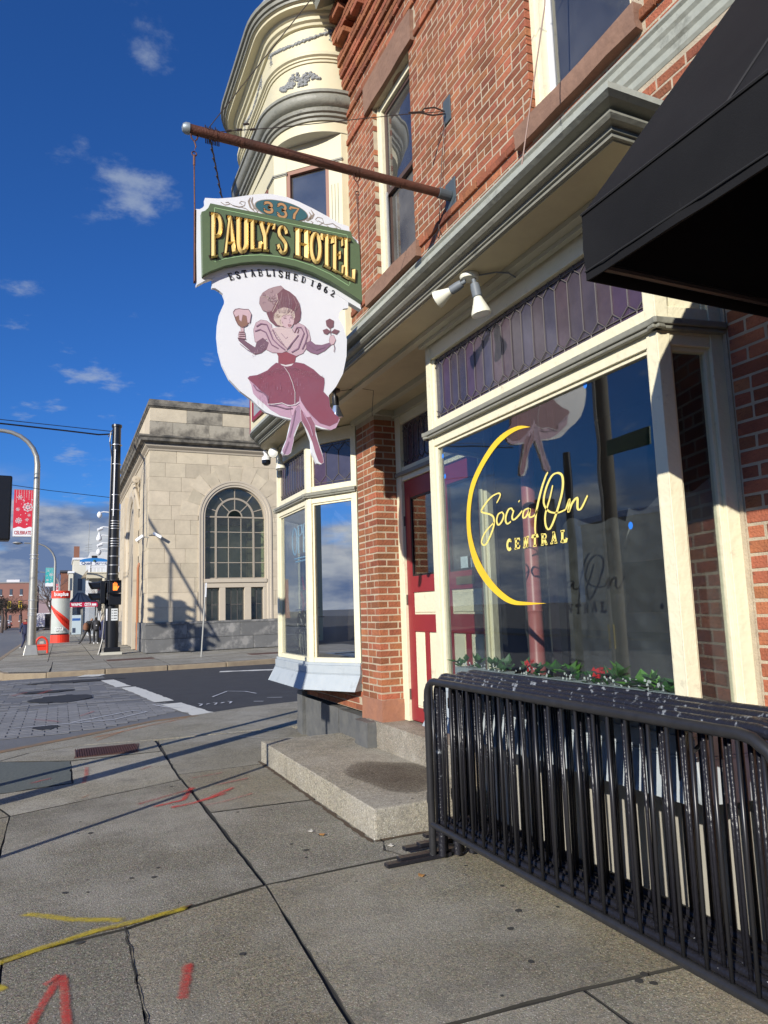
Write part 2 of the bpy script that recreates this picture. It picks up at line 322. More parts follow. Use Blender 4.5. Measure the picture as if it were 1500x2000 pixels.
D={'top_board':[(0.813,3.873),(0.807,4.202),(0.804,4.445),(0.831,4.45),(0.852,4.467),(0.865,4.487),(0.87,4.517),(0.868,4.545),(0.959,4.56),(1.069,4.593),(1.155,4.626),(1.242,4.658),(1.322,4.681),(1.394,4.69),(1.484,4.689),(1.576,4.672),(1.687,4.641),(1.809,4.6),(1.895,4.567),(1.982,4.554),(1.986,4.52),(2.0,4.484),(2.029,4.463),(2.058,4.447),(2.063,4.158),(2.066,3.882),(1.961,3.927),(1.843,3.984),(1.704,4.047),(1.567,4.083),(1.432,4.096),(1.299,4.087),(1.169,4.053),(1.043,4.006),(0.918,3.944),(0.862,3.911)],'green':[(0.835,4.404),(0.86,4.418),(0.881,4.443),(0.897,4.483),(1.215,4.483),(1.573,4.486),(1.98,4.485),(1.987,4.448),(2.01,4.418),(2.048,4.385),(2.052,4.156),(2.058,3.923),(1.938,3.983),(1.797,4.048),(1.658,4.093),(1.522,4.115),(1.387,4.121),(1.256,4.107),(1.127,4.075),(1.001,4.027),(0.902,3.97),(0.845,3.928),(0.84,4.165)],'line':[(0.926,4.453),(0.926,4.417),(0.918,4.415),(0.931,4.041),(1.001,4.08),(1.127,4.126),(1.256,4.156),(1.388,4.169),(1.522,4.166),(1.659,4.144),(1.798,4.103),(1.949,4.034),(1.957,4.054),(1.949,4.426),(1.94,4.448),(1.572,4.446),(1.215,4.451)],'oval':[(1.639,4.587),(1.636,4.571),(1.628,4.556),(1.615,4.541),(1.598,4.527),(1.577,4.515),(1.553,4.505),(1.526,4.497),(1.496,4.49),(1.466,4.486),(1.434,4.485),(1.403,4.486),(1.373,4.489),(1.345,4.495),(1.318,4.502),(1.295,4.512),(1.275,4.524),(1.259,4.536),(1.248,4.55),(1.241,4.565),(1.239,4.58),(1.241,4.595),(1.248,4.61),(1.26,4.625),(1.276,4.638),(1.296,4.65),(1.32,4.661),(1.346,4.669),(1.375,4.676),(1.405,4.68),(1.437,4.682),(1.468,4.682),(1.499,4.679),(1.528,4.674),(1.555,4.666),(1.58,4.656),(1.6,4.645),(1.617,4.632),(1.629,4.618),(1.636,4.602)],'letters':[('P',[(0.891,4.412),(0.986,4.412),(0.892,4.052),(0.986,4.091)]),('A',[(0.984,4.412),(1.087,4.413),(0.984,4.091),(1.087,4.134)]),('U',[(1.074,4.413),(1.18,4.414),(1.073,4.129),(1.179,4.163)]),('L',[(1.173,4.414),(1.271,4.415),(1.172,4.161),(1.27,4.184)]),('Y',[(1.246,4.414),(1.348,4.415),(1.244,4.179),(1.346,4.19)]),("'",[(1.348,4.415),(1.376,4.415),(1.346,4.19),(1.374,4.191)]),('S',[(1.382,4.415),(1.47,4.416),(1.379,4.191),(1.467,4.19)]),('H',[(1.519,4.417),(1.644,4.417),(1.515,4.186),(1.639,4.173)]),('O',[(1.634,4.417),(1.741,4.418),(1.63,4.174),(1.736,4.154)]),('T',[(1.726,4.418),(1.83,4.419),(1.721,4.158),(1.823,4.125)]),('E',[(1.817,4.419),(1.914,4.42),(1.81,4.13),(1.906,4.09)]),('L',[(1.903,4.42),(2.012,4.42),(1.895,4.096),(2.002,4.053)])],'n337':[(1.29,4.615),(1.579,4.603),(1.29,4.527),(1.56,4.528)],'est':[(1.053,3.978),(1.101,3.998),(1.154,4.017),(1.212,4.033),(1.268,4.045),(1.327,4.055),(1.372,4.061),(1.422,4.062),(1.476,4.06),(1.539,4.055),(1.601,4.048),(1.671,4.033),(1.724,4.018),(1.779,3.998),(1.833,3.976)],'board2':[(0.921,3.942),(0.919,3.87),(0.941,3.873),(0.971,3.859),(0.997,3.839),(1.011,3.8),(1.011,3.781),(0.992,3.733),(0.972,3.682),(0.958,3.6),(0.954,3.514),(0.965,3.41),(0.992,3.308),(1.042,3.209),(1.118,3.133),(1.2,3.078),(1.252,3.03),(1.304,2.992),(1.377,2.972),(1.441,2.96),(1.495,2.955),(1.478,2.89),(1.461,2.814),(1.433,2.749),(1.419,2.706),(1.433,2.688),(1.459,2.692),(1.486,2.718),(1.492,2.774),(1.521,2.851),(1.543,2.906),(1.566,2.961),(1.603,2.91),(1.64,2.806),(1.644,2.72),(1.681,2.642),(1.714,2.635),(1.734,2.65),(1.727,2.714),(1.695,2.809),(1.672,2.905),(1.664,2.921),(1.725,2.904),(1.804,2.902),(1.839,2.929),(1.866,2.986),(1.796,3.057),(1.789,3.145),(1.785,3.165),(1.846,3.24),(1.904,3.347),(1.936,3.487),(1.943,3.624),(1.918,3.724),(1.88,3.788),(1.889,3.833),(1.922,3.868),(1.961,3.879),(1.963,3.963),(1.865,4.052),(1.68,4.113),(1.456,4.141),(1.238,4.102),(1.059,4.026)],'figure':[('petticoat','pink',[(1.171,3.239),(1.198,3.185),(1.212,3.123),(1.239,3.094),(1.281,3.063),(1.336,3.015),(1.407,2.978),(1.478,2.966),(1.521,2.965),(1.569,2.96),(1.608,2.938),(1.667,2.934),(1.726,2.917),(1.794,2.9),(1.836,2.919),(1.87,2.988),(1.827,3.029),(1.79,3.084),(1.718,3.225),(1.424,3.266)]),('leg1','leg1',[(1.494,3.057),(1.552,3.099),(1.572,2.964),(1.537,2.918),(1.507,2.844),(1.506,2.801),(1.483,2.708),(1.46,2.691),(1.433,2.693),(1.421,2.718),(1.446,2.776),(1.475,2.87),(1.492,2.964)]),('leg2','leg2',[(1.563,3.064),(1.61,3.046),(1.671,2.936),(1.673,2.856),(1.701,2.772),(1.729,2.687),(1.733,2.652),(1.717,2.64),(1.695,2.657),(1.671,2.72),(1.65,2.797),(1.615,2.881),(1.568,2.956)]),('hem','pink2',[(1.487,3.064),(1.557,3.143),(1.567,3.1),(1.603,3.046),(1.646,2.991),(1.609,2.981),(1.566,3.042),(1.552,3.07),(1.522,3.038),(1.507,2.987),(1.493,2.986)]),('skirt','skirt',[(1.347,3.337),(1.383,3.37),(1.454,3.362),(1.535,3.392),(1.594,3.388),(1.668,3.352),(1.719,3.31),(1.751,3.294),(1.752,3.258),(1.741,3.19),(1.784,3.149),(1.792,3.077),(1.834,3.022),(1.864,2.999),(1.848,2.964),(1.787,2.929),(1.712,2.946),(1.654,2.996),(1.603,3.053),(1.567,3.107),(1.557,3.143),(1.552,3.099),(1.494,3.064),(1.422,3.076),(1.365,3.063),(1.323,3.056),(1.309,3.111),(1.274,3.143),(1.233,3.182),(1.174,3.231),(1.185,3.247),(1.247,3.263),(1.318,3.305)]),('belt','white',[(1.408,3.372),(1.454,3.362),(1.52,3.388),(1.498,3.362),(1.458,3.351),(1.425,3.357)]),('bodice','bodice',[(1.384,3.479),(1.427,3.452),(1.47,3.464),(1.522,3.482),(1.573,3.499),(1.558,3.453),(1.53,3.431),(1.522,3.386),(1.454,3.365),(1.4,3.371),(1.401,3.423),(1.387,3.45)]),('sleeveL','puff',[(1.218,3.602),(1.236,3.655),(1.272,3.682),(1.314,3.681),(1.35,3.657),(1.356,3.607),(1.392,3.553),(1.427,3.514),(1.47,3.475),(1.427,3.452),(1.355,3.445),(1.298,3.468),(1.327,3.515),(1.313,3.543),(1.27,3.508),(1.228,3.51),(1.221,3.559)]),('sleeveR','puff',[(1.509,3.643),(1.524,3.682),(1.554,3.701),(1.599,3.685),(1.635,3.653),(1.649,3.587),(1.622,3.524),(1.588,3.469),(1.536,3.441),(1.47,3.461),(1.5,3.508),(1.523,3.556),(1.553,3.604),(1.524,3.622)]),('armL','glove',[(1.103,3.522),(1.138,3.519),(1.172,3.495),(1.228,3.466),(1.242,3.511),(1.285,3.546),(1.327,3.515),(1.312,3.47),(1.27,3.432),(1.227,3.415),(1.193,3.44),(1.144,3.477),(1.11,3.505)]),('armR','mauve',[(1.617,3.553),(1.649,3.572),(1.686,3.547),(1.739,3.55),(1.801,3.577),(1.812,3.563),(1.761,3.512),(1.7,3.474),(1.647,3.483),(1.616,3.501)]),('hand1','skin',[(1.114,3.573),(1.145,3.581),(1.155,3.557),(1.157,3.522),(1.11,3.517),(1.107,3.544)]),('hand2','skin',[(1.797,3.592),(1.806,3.631),(1.833,3.642),(1.849,3.606),(1.835,3.574),(1.812,3.562)]),('bowl','beer',[(1.076,3.697),(1.087,3.655),(1.104,3.622),(1.131,3.603),(1.166,3.624),(1.19,3.663),(1.196,3.715)]),('foam','skin',[(1.069,3.71),(1.083,3.734),(1.111,3.744),(1.146,3.744),(1.18,3.749),(1.2,3.715),(1.19,3.649),(1.174,3.646),(1.166,3.696),(1.138,3.703),(1.128,3.648),(1.114,3.659),(1.111,3.695),(1.087,3.677)]),('stemg','skin',[(1.124,3.603),(1.144,3.606),(1.145,3.578),(1.127,3.575)]),('rose','plum',[(1.774,3.747),(1.805,3.767),(1.836,3.756),(1.831,3.71),(1.803,3.691),(1.779,3.71)]),('leafa','plum',[(1.748,3.668),(1.78,3.684),(1.808,3.669),(1.779,3.641),(1.756,3.647)]),('leafb','plum',[(1.813,3.662),(1.842,3.689),(1.881,3.683),(1.857,3.653)]),('neck','chest',[(1.349,3.628),(1.422,3.652),(1.443,3.648),(1.502,3.649),(1.516,3.621),(1.56,3.611),(1.519,3.555),(1.5,3.523),(1.463,3.48),(1.42,3.52),(1.377,3.551),(1.351,3.599)]),('hat','plum',[(1.388,3.906),(1.443,3.949),(1.491,3.931),(1.535,3.9),(1.564,3.852),(1.575,3.786),(1.566,3.725),(1.539,3.691),(1.429,3.653),(1.378,3.654),(1.339,3.685),(1.315,3.74),(1.351,3.76),(1.373,3.815),(1.399,3.863)]),('plume','plume',[(1.262,3.805),(1.266,3.85),(1.287,3.89),(1.331,3.927),(1.374,3.949),(1.425,3.968),(1.444,3.953),(1.425,3.931),(1.396,3.9),(1.402,3.864),(1.373,3.815),(1.351,3.76),(1.322,3.748),(1.286,3.758)]),('hair','hair',[(1.368,3.696),(1.372,3.741),(1.401,3.782),(1.445,3.805),(1.497,3.8),(1.526,3.779),(1.53,3.742),(1.517,3.699),(1.473,3.682),(1.429,3.653),(1.393,3.663)]),('face','skin',[(1.422,3.715),(1.445,3.743),(1.496,3.756),(1.514,3.732),(1.523,3.715),(1.517,3.688),(1.498,3.654),(1.469,3.646),(1.44,3.655),(1.426,3.682)])],'flines':[('skirtline',0.004,'white',[(1.44,3.348),(1.475,3.301),(1.503,3.231),(1.521,3.161),(1.519,3.074)]),('hemline',0.006,'white',[(1.316,3.052),(1.365,3.058),(1.422,3.072),(1.465,3.055),(1.523,3.067),(1.552,3.09)]),('hemdark',0.008,'mauve',[(1.323,3.049),(1.379,3.047),(1.45,3.032),(1.501,3.04)]),('petline',0.008,'mauve',[(1.212,3.187),(1.233,3.153),(1.281,3.137),(1.313,3.112),(1.319,3.07)]),('sl1',0.009,'mauve',[(1.236,3.626),(1.271,3.653),(1.314,3.652),(1.335,3.604),(1.356,3.548),(1.398,3.51),(1.449,3.476)]),('sl2',0.008,'mauve',[(1.225,3.589),(1.264,3.608),(1.306,3.592),(1.327,3.544),(1.348,3.504),(1.398,3.481)]),('sl3',0.008,'mauve',[(1.357,3.621),(1.385,3.559),(1.427,3.521),(1.467,3.486),(1.5,3.531),(1.53,3.571),(1.553,3.604)]),('sr1',0.009,'mauve',[(1.539,3.661),(1.576,3.667),(1.598,3.625),(1.574,3.562),(1.551,3.5),(1.499,3.464)]),('sr2',0.009,'mauve',[(1.606,3.678),(1.624,3.614),(1.604,3.544),(1.581,3.497)]),('sr3',0.006,'plum',[(1.523,3.615),(1.539,3.654),(1.557,3.649),(1.546,3.618)]),('glovec',0.005,'plum',[(1.11,3.562),(1.152,3.571)]),('g2',0.005,'plum',[(1.11,3.548),(1.153,3.557)]),('g3',0.005,'plum',[(1.11,3.533),(1.154,3.542)]),('foot',0.005,'plum',[(1.1,3.521),(1.162,3.522)]),('stem',0.005,'plum',[(1.807,3.691),(1.808,3.639)]),('stem2',0.005,'plum',[(1.831,3.57),(1.839,3.544),(1.832,3.509)]),('eye1',0.004,'plum',[(1.443,3.716),(1.463,3.722)]),('eye2',0.004,'plum',[(1.492,3.731),(1.507,3.73)]),('mouth',0.005,'bodice',[(1.477,3.669),(1.491,3.666),(1.502,3.675)]),('nose',0.003,'mauve',[(1.485,3.721),(1.492,3.696),(1.482,3.689)]),('brow',0.003,'plum',[(1.439,3.725),(1.463,3.734)]),('ear',0.004,'plum',[(1.429,3.69),(1.437,3.677)]),('hatl1',0.003,'plume',[(1.432,3.921),(1.424,3.868),(1.402,3.812),(1.387,3.751)]),('hatl2',0.003,'plume',[(1.476,3.921),(1.49,3.863),(1.482,3.817)]),('hatl3',0.003,'plume',[(1.52,3.898),(1.542,3.841),(1.533,3.795)]),('hatb',0.004,'hair',[(1.388,3.899),(1.402,3.849),(1.358,3.754)]),('foaml',0.003,'plum',[(1.069,3.71),(1.083,3.734),(1.111,3.744),(1.146,3.744),(1.18,3.749),(1.2,3.715),(1.19,3.649),(1.166,3.624),(1.133,3.603),(1.104,3.622),(1.087,3.655),(1.069,3.703)]),('chest',0.003,'mauve',[(1.421,3.601),(1.457,3.562),(1.472,3.578)])],'scroll':[[(0.98,4.537),(1.01,4.521),(1.043,4.533),(1.035,4.549),(1.014,4.54)],[(1.035,4.545),(1.069,4.529),(1.112,4.525),(1.155,4.548),(1.159,4.577),(1.129,4.576),(1.116,4.558),(1.137,4.554)],[(1.069,4.529),(1.129,4.529),(1.163,4.527),(1.189,4.51),(1.215,4.503),(1.25,4.514),(1.259,4.539),(1.233,4.544),(1.211,4.528)],[(1.615,4.525),(1.628,4.5),(1.665,4.501),(1.685,4.526),(1.666,4.533)],[(1.665,4.501),(1.722,4.505),(1.77,4.543),(1.761,4.575),(1.723,4.577),(1.704,4.554),(1.722,4.538)],[(1.723,4.548),(1.788,4.528),(1.846,4.55),(1.884,4.519),(1.826,4.507),(1.798,4.521)],[(1.846,4.55),(1.875,4.536),(1.913,4.52)]],'swash':[[(1.198,4.622),(1.185,4.587),(1.198,4.544),(1.233,4.514)],[(1.216,4.629),(1.207,4.592),(1.224,4.55),(1.254,4.519)],[(1.668,4.627),(1.691,4.594),(1.676,4.562),(1.638,4.526)],[(1.653,4.605),(1.672,4.58),(1.657,4.553),(1.629,4.528)]],'crescent':[(3.426,2.63),(3.549,2.667),(3.712,2.661),(3.86,2.614),(4.015,2.516),(4.136,2.402),(4.199,2.257),(4.215,2.105),(4.192,1.966),(4.124,1.827),(4.003,1.71),(3.866,1.626),(3.733,1.578),(3.579,1.568),(3.374,1.575),(3.577,1.587),(3.699,1.603),(3.829,1.66),(3.95,1.744),(4.06,1.856),(4.133,1.978),(4.164,2.099),(4.152,2.234),(4.098,2.362),(3.987,2.477),(3.828,2.577),(3.682,2.628),(3.546,2.643)],'script':[[(3.831,2.226),(3.785,2.269),(3.81,2.286),(3.902,2.271),(4.001,2.217),(4.012,2.192),(3.912,2.162),(3.873,2.131),(3.883,2.074),(3.959,1.989),(4.008,1.969),(4.034,1.997),(3.985,2.052),(3.872,2.106)],[(3.775,2.16),(3.82,2.15),(3.842,2.111),(3.822,2.083),(3.78,2.103),(3.758,2.137),(3.775,2.16)],[(3.654,2.15),(3.669,2.168),(3.7,2.166),(3.731,2.134),(3.74,2.098),(3.72,2.078),(3.682,2.088)],[(3.644,2.154),(3.668,2.113),(3.649,2.095),(3.6,2.113),(3.557,2.139)],[(3.587,2.205),(3.582,2.198)],[(3.491,2.145),(3.538,2.136),(3.554,2.099),(3.528,2.095),(3.493,2.122),(3.479,2.139),(3.489,2.098),(3.471,2.088),(3.432,2.098),(3.404,2.125)],[(3.286,2.326),(3.313,2.301),(3.363,2.226),(3.418,2.112),(3.439,2.023),(3.437,1.977)],[(3.25,2.244),(3.283,2.175),(3.334,2.085),(3.335,2.018),(3.301,1.999),(3.242,2.066),(3.172,2.187),(3.158,2.273),(3.195,2.305),(3.254,2.297),(3.314,2.233),(3.342,2.154),(3.297,2.099),(3.217,2.081),(3.149,2.09)],[(3.149,2.09),(3.11,2.142),(3.128,2.073),(3.091,2.117),(3.046,2.139),(3.049,2.083),(3.02,2.078),(2.962,2.14)]],'central':[(3.752,1.977),(3.127,1.976),(3.758,1.912),(3.134,1.912)]}
# ================================================================ GROUND
W = 2.93
ground = part('ground', mat('bare_ground', (.10, .10, .095), .95, col2=(.14, .14, .13)), None, (-900, -60, -.30, 900, 1500, -.20), kind='structure')
ASPH_OLD = mat('old_asphalt', (.13, .135, .14), .88, col2=(.20, .20, .20), nscale=1.1, namt=.2, bump=.7, bscale=160)
ASPH_NEW = mat('new_asphalt', (.040, .041, .044), .85, col2=(.062, .063, .066), nscale=2.5, bump=.8, bscale=200)
part('road', ASPH_OLD, None, (-16, -40, -.16, -2.12, 900, -.035), kind='structure')
b = MB(); b.box(-2.12, 9.0, -.16, 60, 21.75, -.035); b.build('side_street', ASPH_OLD, None, kind='structure')
b = MB(); b.plate([(2.05, 11.9, -.031), (1.62, 15.4, -.031), (1.18, 19.0, -.031), (1.05, 21.6, -.031), (60, 21.6, -.031), (60, 13.4, -.031), (3.95, 12.42, -.031)], (0, 0, .006))
b.build('fresh_asphalt_surface', ASPH_NEW, None, kind='structure')
def conc(name, c, c2, seed, pit=.5, coarse=.0):
    """exposed aggregate concrete: stones, pits, broad weather stains"""
    if name in MC: return MC[name]
    m = bpy.data.materials.new(name); m.use_nodes = True; t = m.node_tree; n = t.nodes; b = n['Principled BSDF']; b.inputs['Roughness'].default_value = .9
    b.inputs['Specular IOR Level'].default_value = .25
    tcn = n.new('ShaderNodeTexCoord'); mp = n.new('ShaderNodeMapping'); t.links.new(tcn.outputs['Object'], mp.inputs[0]); mp.inputs['Location'].default_value = (seed, seed*.7, 0)
    def noise(s, d=6, r=.6):
        q = n.new('ShaderNodeTexNoise'); t.links.new(mp.outputs[0], q.inputs['Vector']); q.inputs['Scale'].default_value = s; q.inputs['Detail'].default_value = d; q.inputs['Roughness'].default_value = r; return q.outputs[0]
    def mr(v, a, bb, lo=0, hi=1):
        q = n.new('ShaderNodeMapRange'); t.links.new(v, q.inputs[0]); q.inputs[1].default_value = a; q.inputs[2].default_value = bb; q.inputs[3].default_value = lo; q.inputs[4].default_value = hi; return q.outputs[0]
    def mix(f, a, bb, mode='MIX'):
        q = n.new('ShaderNodeMix'); q.data_type = 'RGBA'; q.blend_type = mode
        for i, v in ((0, f), (6, a), (7, bb)):
            if isinstance(v, tuple): q.inputs[i].default_value = (*v, 1)
            elif isinstance(v, float): q.inputs[i].default_value = v
            else: t.links.new(v, q.inputs[i])
        return q.outputs[2]
    base = mix(mr(noise(1.3, 8, .65), .3, .7), c, c2)
    vo = n.new('ShaderNodeTexVoronoi'); t.links.new(mp.outputs[0], vo.inputs['Vector']); vo.inputs['Scale'].default_value = 95
    hs = n.new('ShaderNodeHueSaturation'); hs.inputs['Saturation'].default_value = .35; t.links.new(vo.outputs['Color'], hs.inputs['Color'])
    base = mix(.16+coarse, base, hs.outputs[0], 'OVERLAY')
    base = mix(mr(noise(60, 4, .7), .36, .52, .8, 0), base, (.045, .045, .04)); base = mix(mr(noise(28, 6, .75), .40, .62, .45, 0), base, (.09, .085, .075)); base = mix(mr(noise(.9, 5, .6), .42, .62, 0, .38), base, (.40, .38, .33))
    base = mix(mr(noise(130, 2, .5), .60, .70, 0, .75), base, (.70, .67, .60))
    base = mix(mr(noise(4.5, 9, .75), .52, .70, 0, .6), base, (.085, .08, .07)); base = mix(mr(noise(9, 8, .8), .55, .66, 0, .4), base, (.48, .45, .38))
    sp = n.new('ShaderNodeTexVoronoi'); t.links.new(mp.outputs[0], sp.inputs['Vector']); sp.inputs['Scale'].default_value = 3.1; sp.inputs['Randomness'].default_value = 1
    base = mix(mr(sp.outputs['Distance'], .028, .045, .8, 0), base, (.03, .03, .03))
    base = mix(mr(noise(2.6, 9, .8), .50, .66, 0, .45), base, (.10, .09, .07)); base = mix(mr(noise(190, 2, .5), .58, .66, 0, .55), base, (.03, .03, .028))
    oi = n.new('ShaderNodeObjectInfo'); hv = n.new('ShaderNodeHueSaturation'); t.links.new(mr(oi.outputs['Random'], 0, 1, 1.02, 1.34), hv.inputs['Value']); t.links.new(base, hv.inputs['Color']); base = hv.outputs[0]
    t.links.new(base, b.inputs['Base Color'])
    bp = n.new('ShaderNodeBump'); bp.inputs['Strength'].default_value = pit; bp.inputs['Distance'].default_value = .011
    t.links.new(noise(85, 5, .7), bp.inputs['Height']); t.links.new(bp.outputs[0], b.inputs['Normal'])
    MC[name] = m; return m
CA = conc('aggregate_concrete', (.225, .195, .130), (.38, .335, .225), 0, .8, .08)
CB = conc('rough_aggregate_concrete', (.165, .150, .112), (.285, .26, .19), 3.3, 1, .14)
CC = conc('smooth_concrete', (.28, .255, .185), (.36, .325, .235), 8.1, .3, -.08)
CF = conc('far_concrete', (.28, .255, .19), (.37, .34, .26), 5.1, .3)
sidewalk = MB().box(-2.0, -4, -.18, 9, 9.4, -.011).build('sidewalk', mat('joint_dirt', (.035, .033, .028), .95), None, kind='structure')
JD = mat('joint_dirt', (.035, .033, .028), .95)
def wob(a, b, amp, seed, n=None):
    """polyline a-b with small irregular edges"""
    a = Vector(a); b = Vector(b); n = n or max(2, int((b-a).length/.12)); rr = random.Random(seed); d = (b-a).normalized(); s = Vector((-d.y, d.x)); out = []
    for i in range(n): out.append(a.lerp(b, i/n)+s*(rr.uniform(-amp, amp) if i else 0))
    return out
def slab(pts, m, gap=.0105, amp=.0045, z=0, th=.033, parent=None, name='slab'):
    c = sum((Vector(p) for p in pts), Vector((0, 0)))/len(pts); P = []
    for i, p in enumerate(pts):
        p = Vector(p); P.append(p+(c-p).normalized()*gap*1.4)
    out = []
    for i in range(len(P)): out += wob(P[i], P[(i+1) % len(P)], amp, hash((round(P[i].x, 2), i)) & 1023)
    jit = random.uniform(-.0012, .0012)
    b = MB(); b.plate([(p.x, p.y, z-th) for p in out], (0, 0, th+jit)); b.m[-len(out):] = [1]*len(out); return b.build(name, [m, JD], parent or sidewalk)
slabs = [
 ([(-.20, 1.2), (.345, 1.2), (.345, 4.08), (-.20, 4.03)], CB), ([(.345, 1.2), (1.02, 1.2), (1.06, 2.74), (1.13, 4.31), (.7, 4.2), (.345, 4.08)], CA),
 ([(-.20, 4.03), (.345, 4.08), (.7, 4.2), (1.13, 4.31), (1.10, 7.3), (-.33, 6.75), (-.33, 4.02)], CB),
 ([(-1.9, 1.2), (-.20, 1.2), (-.20, 4.03), (-1.9, 4.0)], CC), ([(-1.9, 4.0), (-.33, 4.02), (-.33, 6.75), (-1.9, 6.2)], CA),
 ([(1.02, 1.2), (2.0, 1.2), (2.0, 2.56), (1.36, 2.6), (1.06, 2.74)], CA), ([(2.0, 1.2), (W, 1.2), (W, 2.46), (2.0, 2.56)], CA),
 ([(1.06, 2.74), (1.36, 2.6), (2.0, 2.56), (W, 2.46), (W, 4.35), (1.13, 4.31)], CA),
 ([(1.13, 4.31), (2.0, 4.35), (W, 4.35), (W, 5.95), (2.0, 5.95), (1.13, 6.0)], CB),
 ([(1.13, 6.0), (2.0, 5.95), (W, 5.95), (W, 7.6), (1.10, 7.55)], CA),
 ([(1.10, 7.55), (W, 7.6), (W, 9.7), (1.16, 9.7)], CC),
 ([(-.33, 6.75), (1.10, 7.3), (1.12, 8.9), (.15, 8.9), (.15, 7.7), (-.6, 7.6)], CC),
 ([(-1.9, 6.2), (-.33, 6.75), (-.6, 7.6), (-.6, 9.35), (-1.9, 8.0)], CA),
]
for p, m in slabs: slab(p, m)
ASPH_P = mat('green_grey_asphalt_patch', (.085, .10, .09), .9, col2=(.15, .165, .15), nscale=30, bump=1, bscale=90)
slab([(-.6, 7.62), (.15, 7.72), (.15, 8.9), (-.6, 9.3)], ASPH_P, amp=.02, name='asphalt_patch')
slab([(.15, 8.92), (1.12, 8.92), (1.14, 9.75), (.25, 9.9), (-.3, 9.7), (-.6, 9.32)], CC, name='slab')
# sloping corner apron down to the crosswalk
apr = [(-1.9, 8.0), (-.6, 9.35), (-.3, 9.72), (.25, 9.92), (1.14, 9.77), (W, 9.72), (12, 9.72), (12, 13.1), (3.95, 12.32), (2.9, 12.12), (2.0, 11.72), (1.33, 11.52), (.24, 10.7), (-.6, 10.1), (-1.9, 9.6)]
b = MB(); b.plate([(x, y, -.05) for x, y in apr], (0, 0, .049)); b.build('corner_apron', CC, None, kind='structure')
b = MB(); b.plate([(x, y, .0005) for x, y in [(-1.9, 9.35), (-.6, 9.9), (.24, 10.5), (1.33, 11.36), (2.0, 11.56), (1.9, 11.66), (1.33, 11.5), (.24, 10.68), (-.6, 10.08), (-1.9, 9.58)]], (0, 0, .003))
b.build('gutter_stain', mat('ochre_gutter_stain', (.30, .17, .07), .9, col2=(.16, .14, .11), nscale=6), None, kind='structure')
# rusty grate
g = thing('drain_grate', 'rusty ribbed iron grate set in the pavement near the corner kerb', 'grate', (.53, 9.33, .0))
MB().plate([(.18, 9.03, 0), (.86, 9.0, 0), (.93, 9.58, 0), (.25, 9.62, 0)], (0, 0, .004)).build('plate', mat('rust_plate', (.10, .055, .04), .9), g)
for i in range(26):
    u = i/26; part('rib', RUST, g, (.20+u*.69, 9.05, .004, .214+u*.69, 9.58, .011))
# crosswalk pavers
PAV = mat('stamped_paver', (.17, .172, .178), .85, col2=(.27, .27, .27), nscale=1.6, namt=.2, bump=.6, bscale=120, rnd=.12)
b = MB(); rr = random.Random(3)
def xr(y): return 1.98-(y-11.75)*.118
y = 11.2; row = 0
while y < 20.6:
    x = -2.1-(row % 2)*.16
    while x < xr(y)-.1:
        x1 = min(x+.31, xr(y)-.03)
        if y > 10.9+.0 and not (y+.1 < 10.2+(x+.6)*.85+.45) and (y < 14.2 or rr.random() > .55):
            b.ti = rr.random(); d = rr.uniform(0, .002)
            b.add([(x, y, -.03), (x1, y, -.03), (x1, y+.142, -.03), (x, y+.142, -.03), (x+.004, y+.004, -.025+d), (x1-.004, y+.004, -.025+d), (x1-.004, y+.138, -.025+d), (x+.004, y+.138, -.025+d)], [(4, 5, 6, 7), (0, 1, 5, 4), (1, 2, 6, 5), (2, 3, 7, 6), (3, 0, 4, 7)])
        x += .325
    y += .162; row += 1
b.build('crosswalk_pavers', PAV, None, kind='stuff', label='worn grey stamped pavers of the crosswalk', cat='paving')
PAINTW = mat('worn_white_road_paint', (.66, .65, .58), .8, col2=(.30, .30, .28), nscale=5, thr=(.60, .70), bump=.5)
def stripe(pts, width, name, m, z=-.018, seed=1, amp=.03):
    P = [Vector((*p, z)) for p in pts]; Q = []
    for i in range(len(P)-1):
        k = max(1, int((P[i+1]-P[i]).length/.12)); Q += [P[i].lerp(P[i+1], j/k) for j in range(k)]
    Q.append(P[-1]); rr = random.Random(seed)
    b = MB(); b.ribbon(Q, [width+rr.uniform(-amp, amp) for _ in Q], (0, 0, 1)); return b.build(name, m, None, kind='structure')
stripe([(2.13, 11.85), (1.86, 13.6)], .36, 'road_marking', PAINTW, seed=2); stripe([(1.80, 14.0), (1.58, 16.1), (1.42, 17.3)], .34, 'road_marking', PAINTW, seed=5); stripe([(1.35, 17.5), (1.12, 19.6)], .32, 'road_marking', PAINTW, seed=6)
stripe([(.55, 21.5), (1.1, 21.3)], .7, 'road_marking', PAINTW, seed=9, amp=.12)
stripe([(4.0, 19.9), (5.2, 19.5), (5.6, 19.2), (6.6, 18.9)], .34, 'road_marking', PAINTW, seed=12, amp=.12)
CH = mat('thin_chalk_white_paint', (.55, .56, .58), .9)
for k, pts in enumerate(([(2.7, 14.1), (3.15, 14.9), (3.45, 14.6), (3.55, 14.1)], [(3.55, 13.3), (3.8, 13.15)], [(3.2, 12.9), (3.35, 12.8)], [(1.0, 12.35), (1.35, 12.7), (1.15, 13.0), (.2, 12.2)], [(-.6, 12.1), (.8, 12.1), (1.0, 12.35)], [(1.55, 13.6), (1.75, 13.05), (1.95, 12.9)])):
    stripe(pts, .035, 'chalk_line', CH, z=-.014, seed=k, amp=.012)
for k in range(5): stripe([(2.25+k*.13, 12.9+(k % 2)*.12), (2.33+k*.13, 13.12), (2.28+k*.13, 13.22-(k % 2)*.1)], .03, 'chalk_line', CH, z=-.014, seed=20+k, amp=.012)
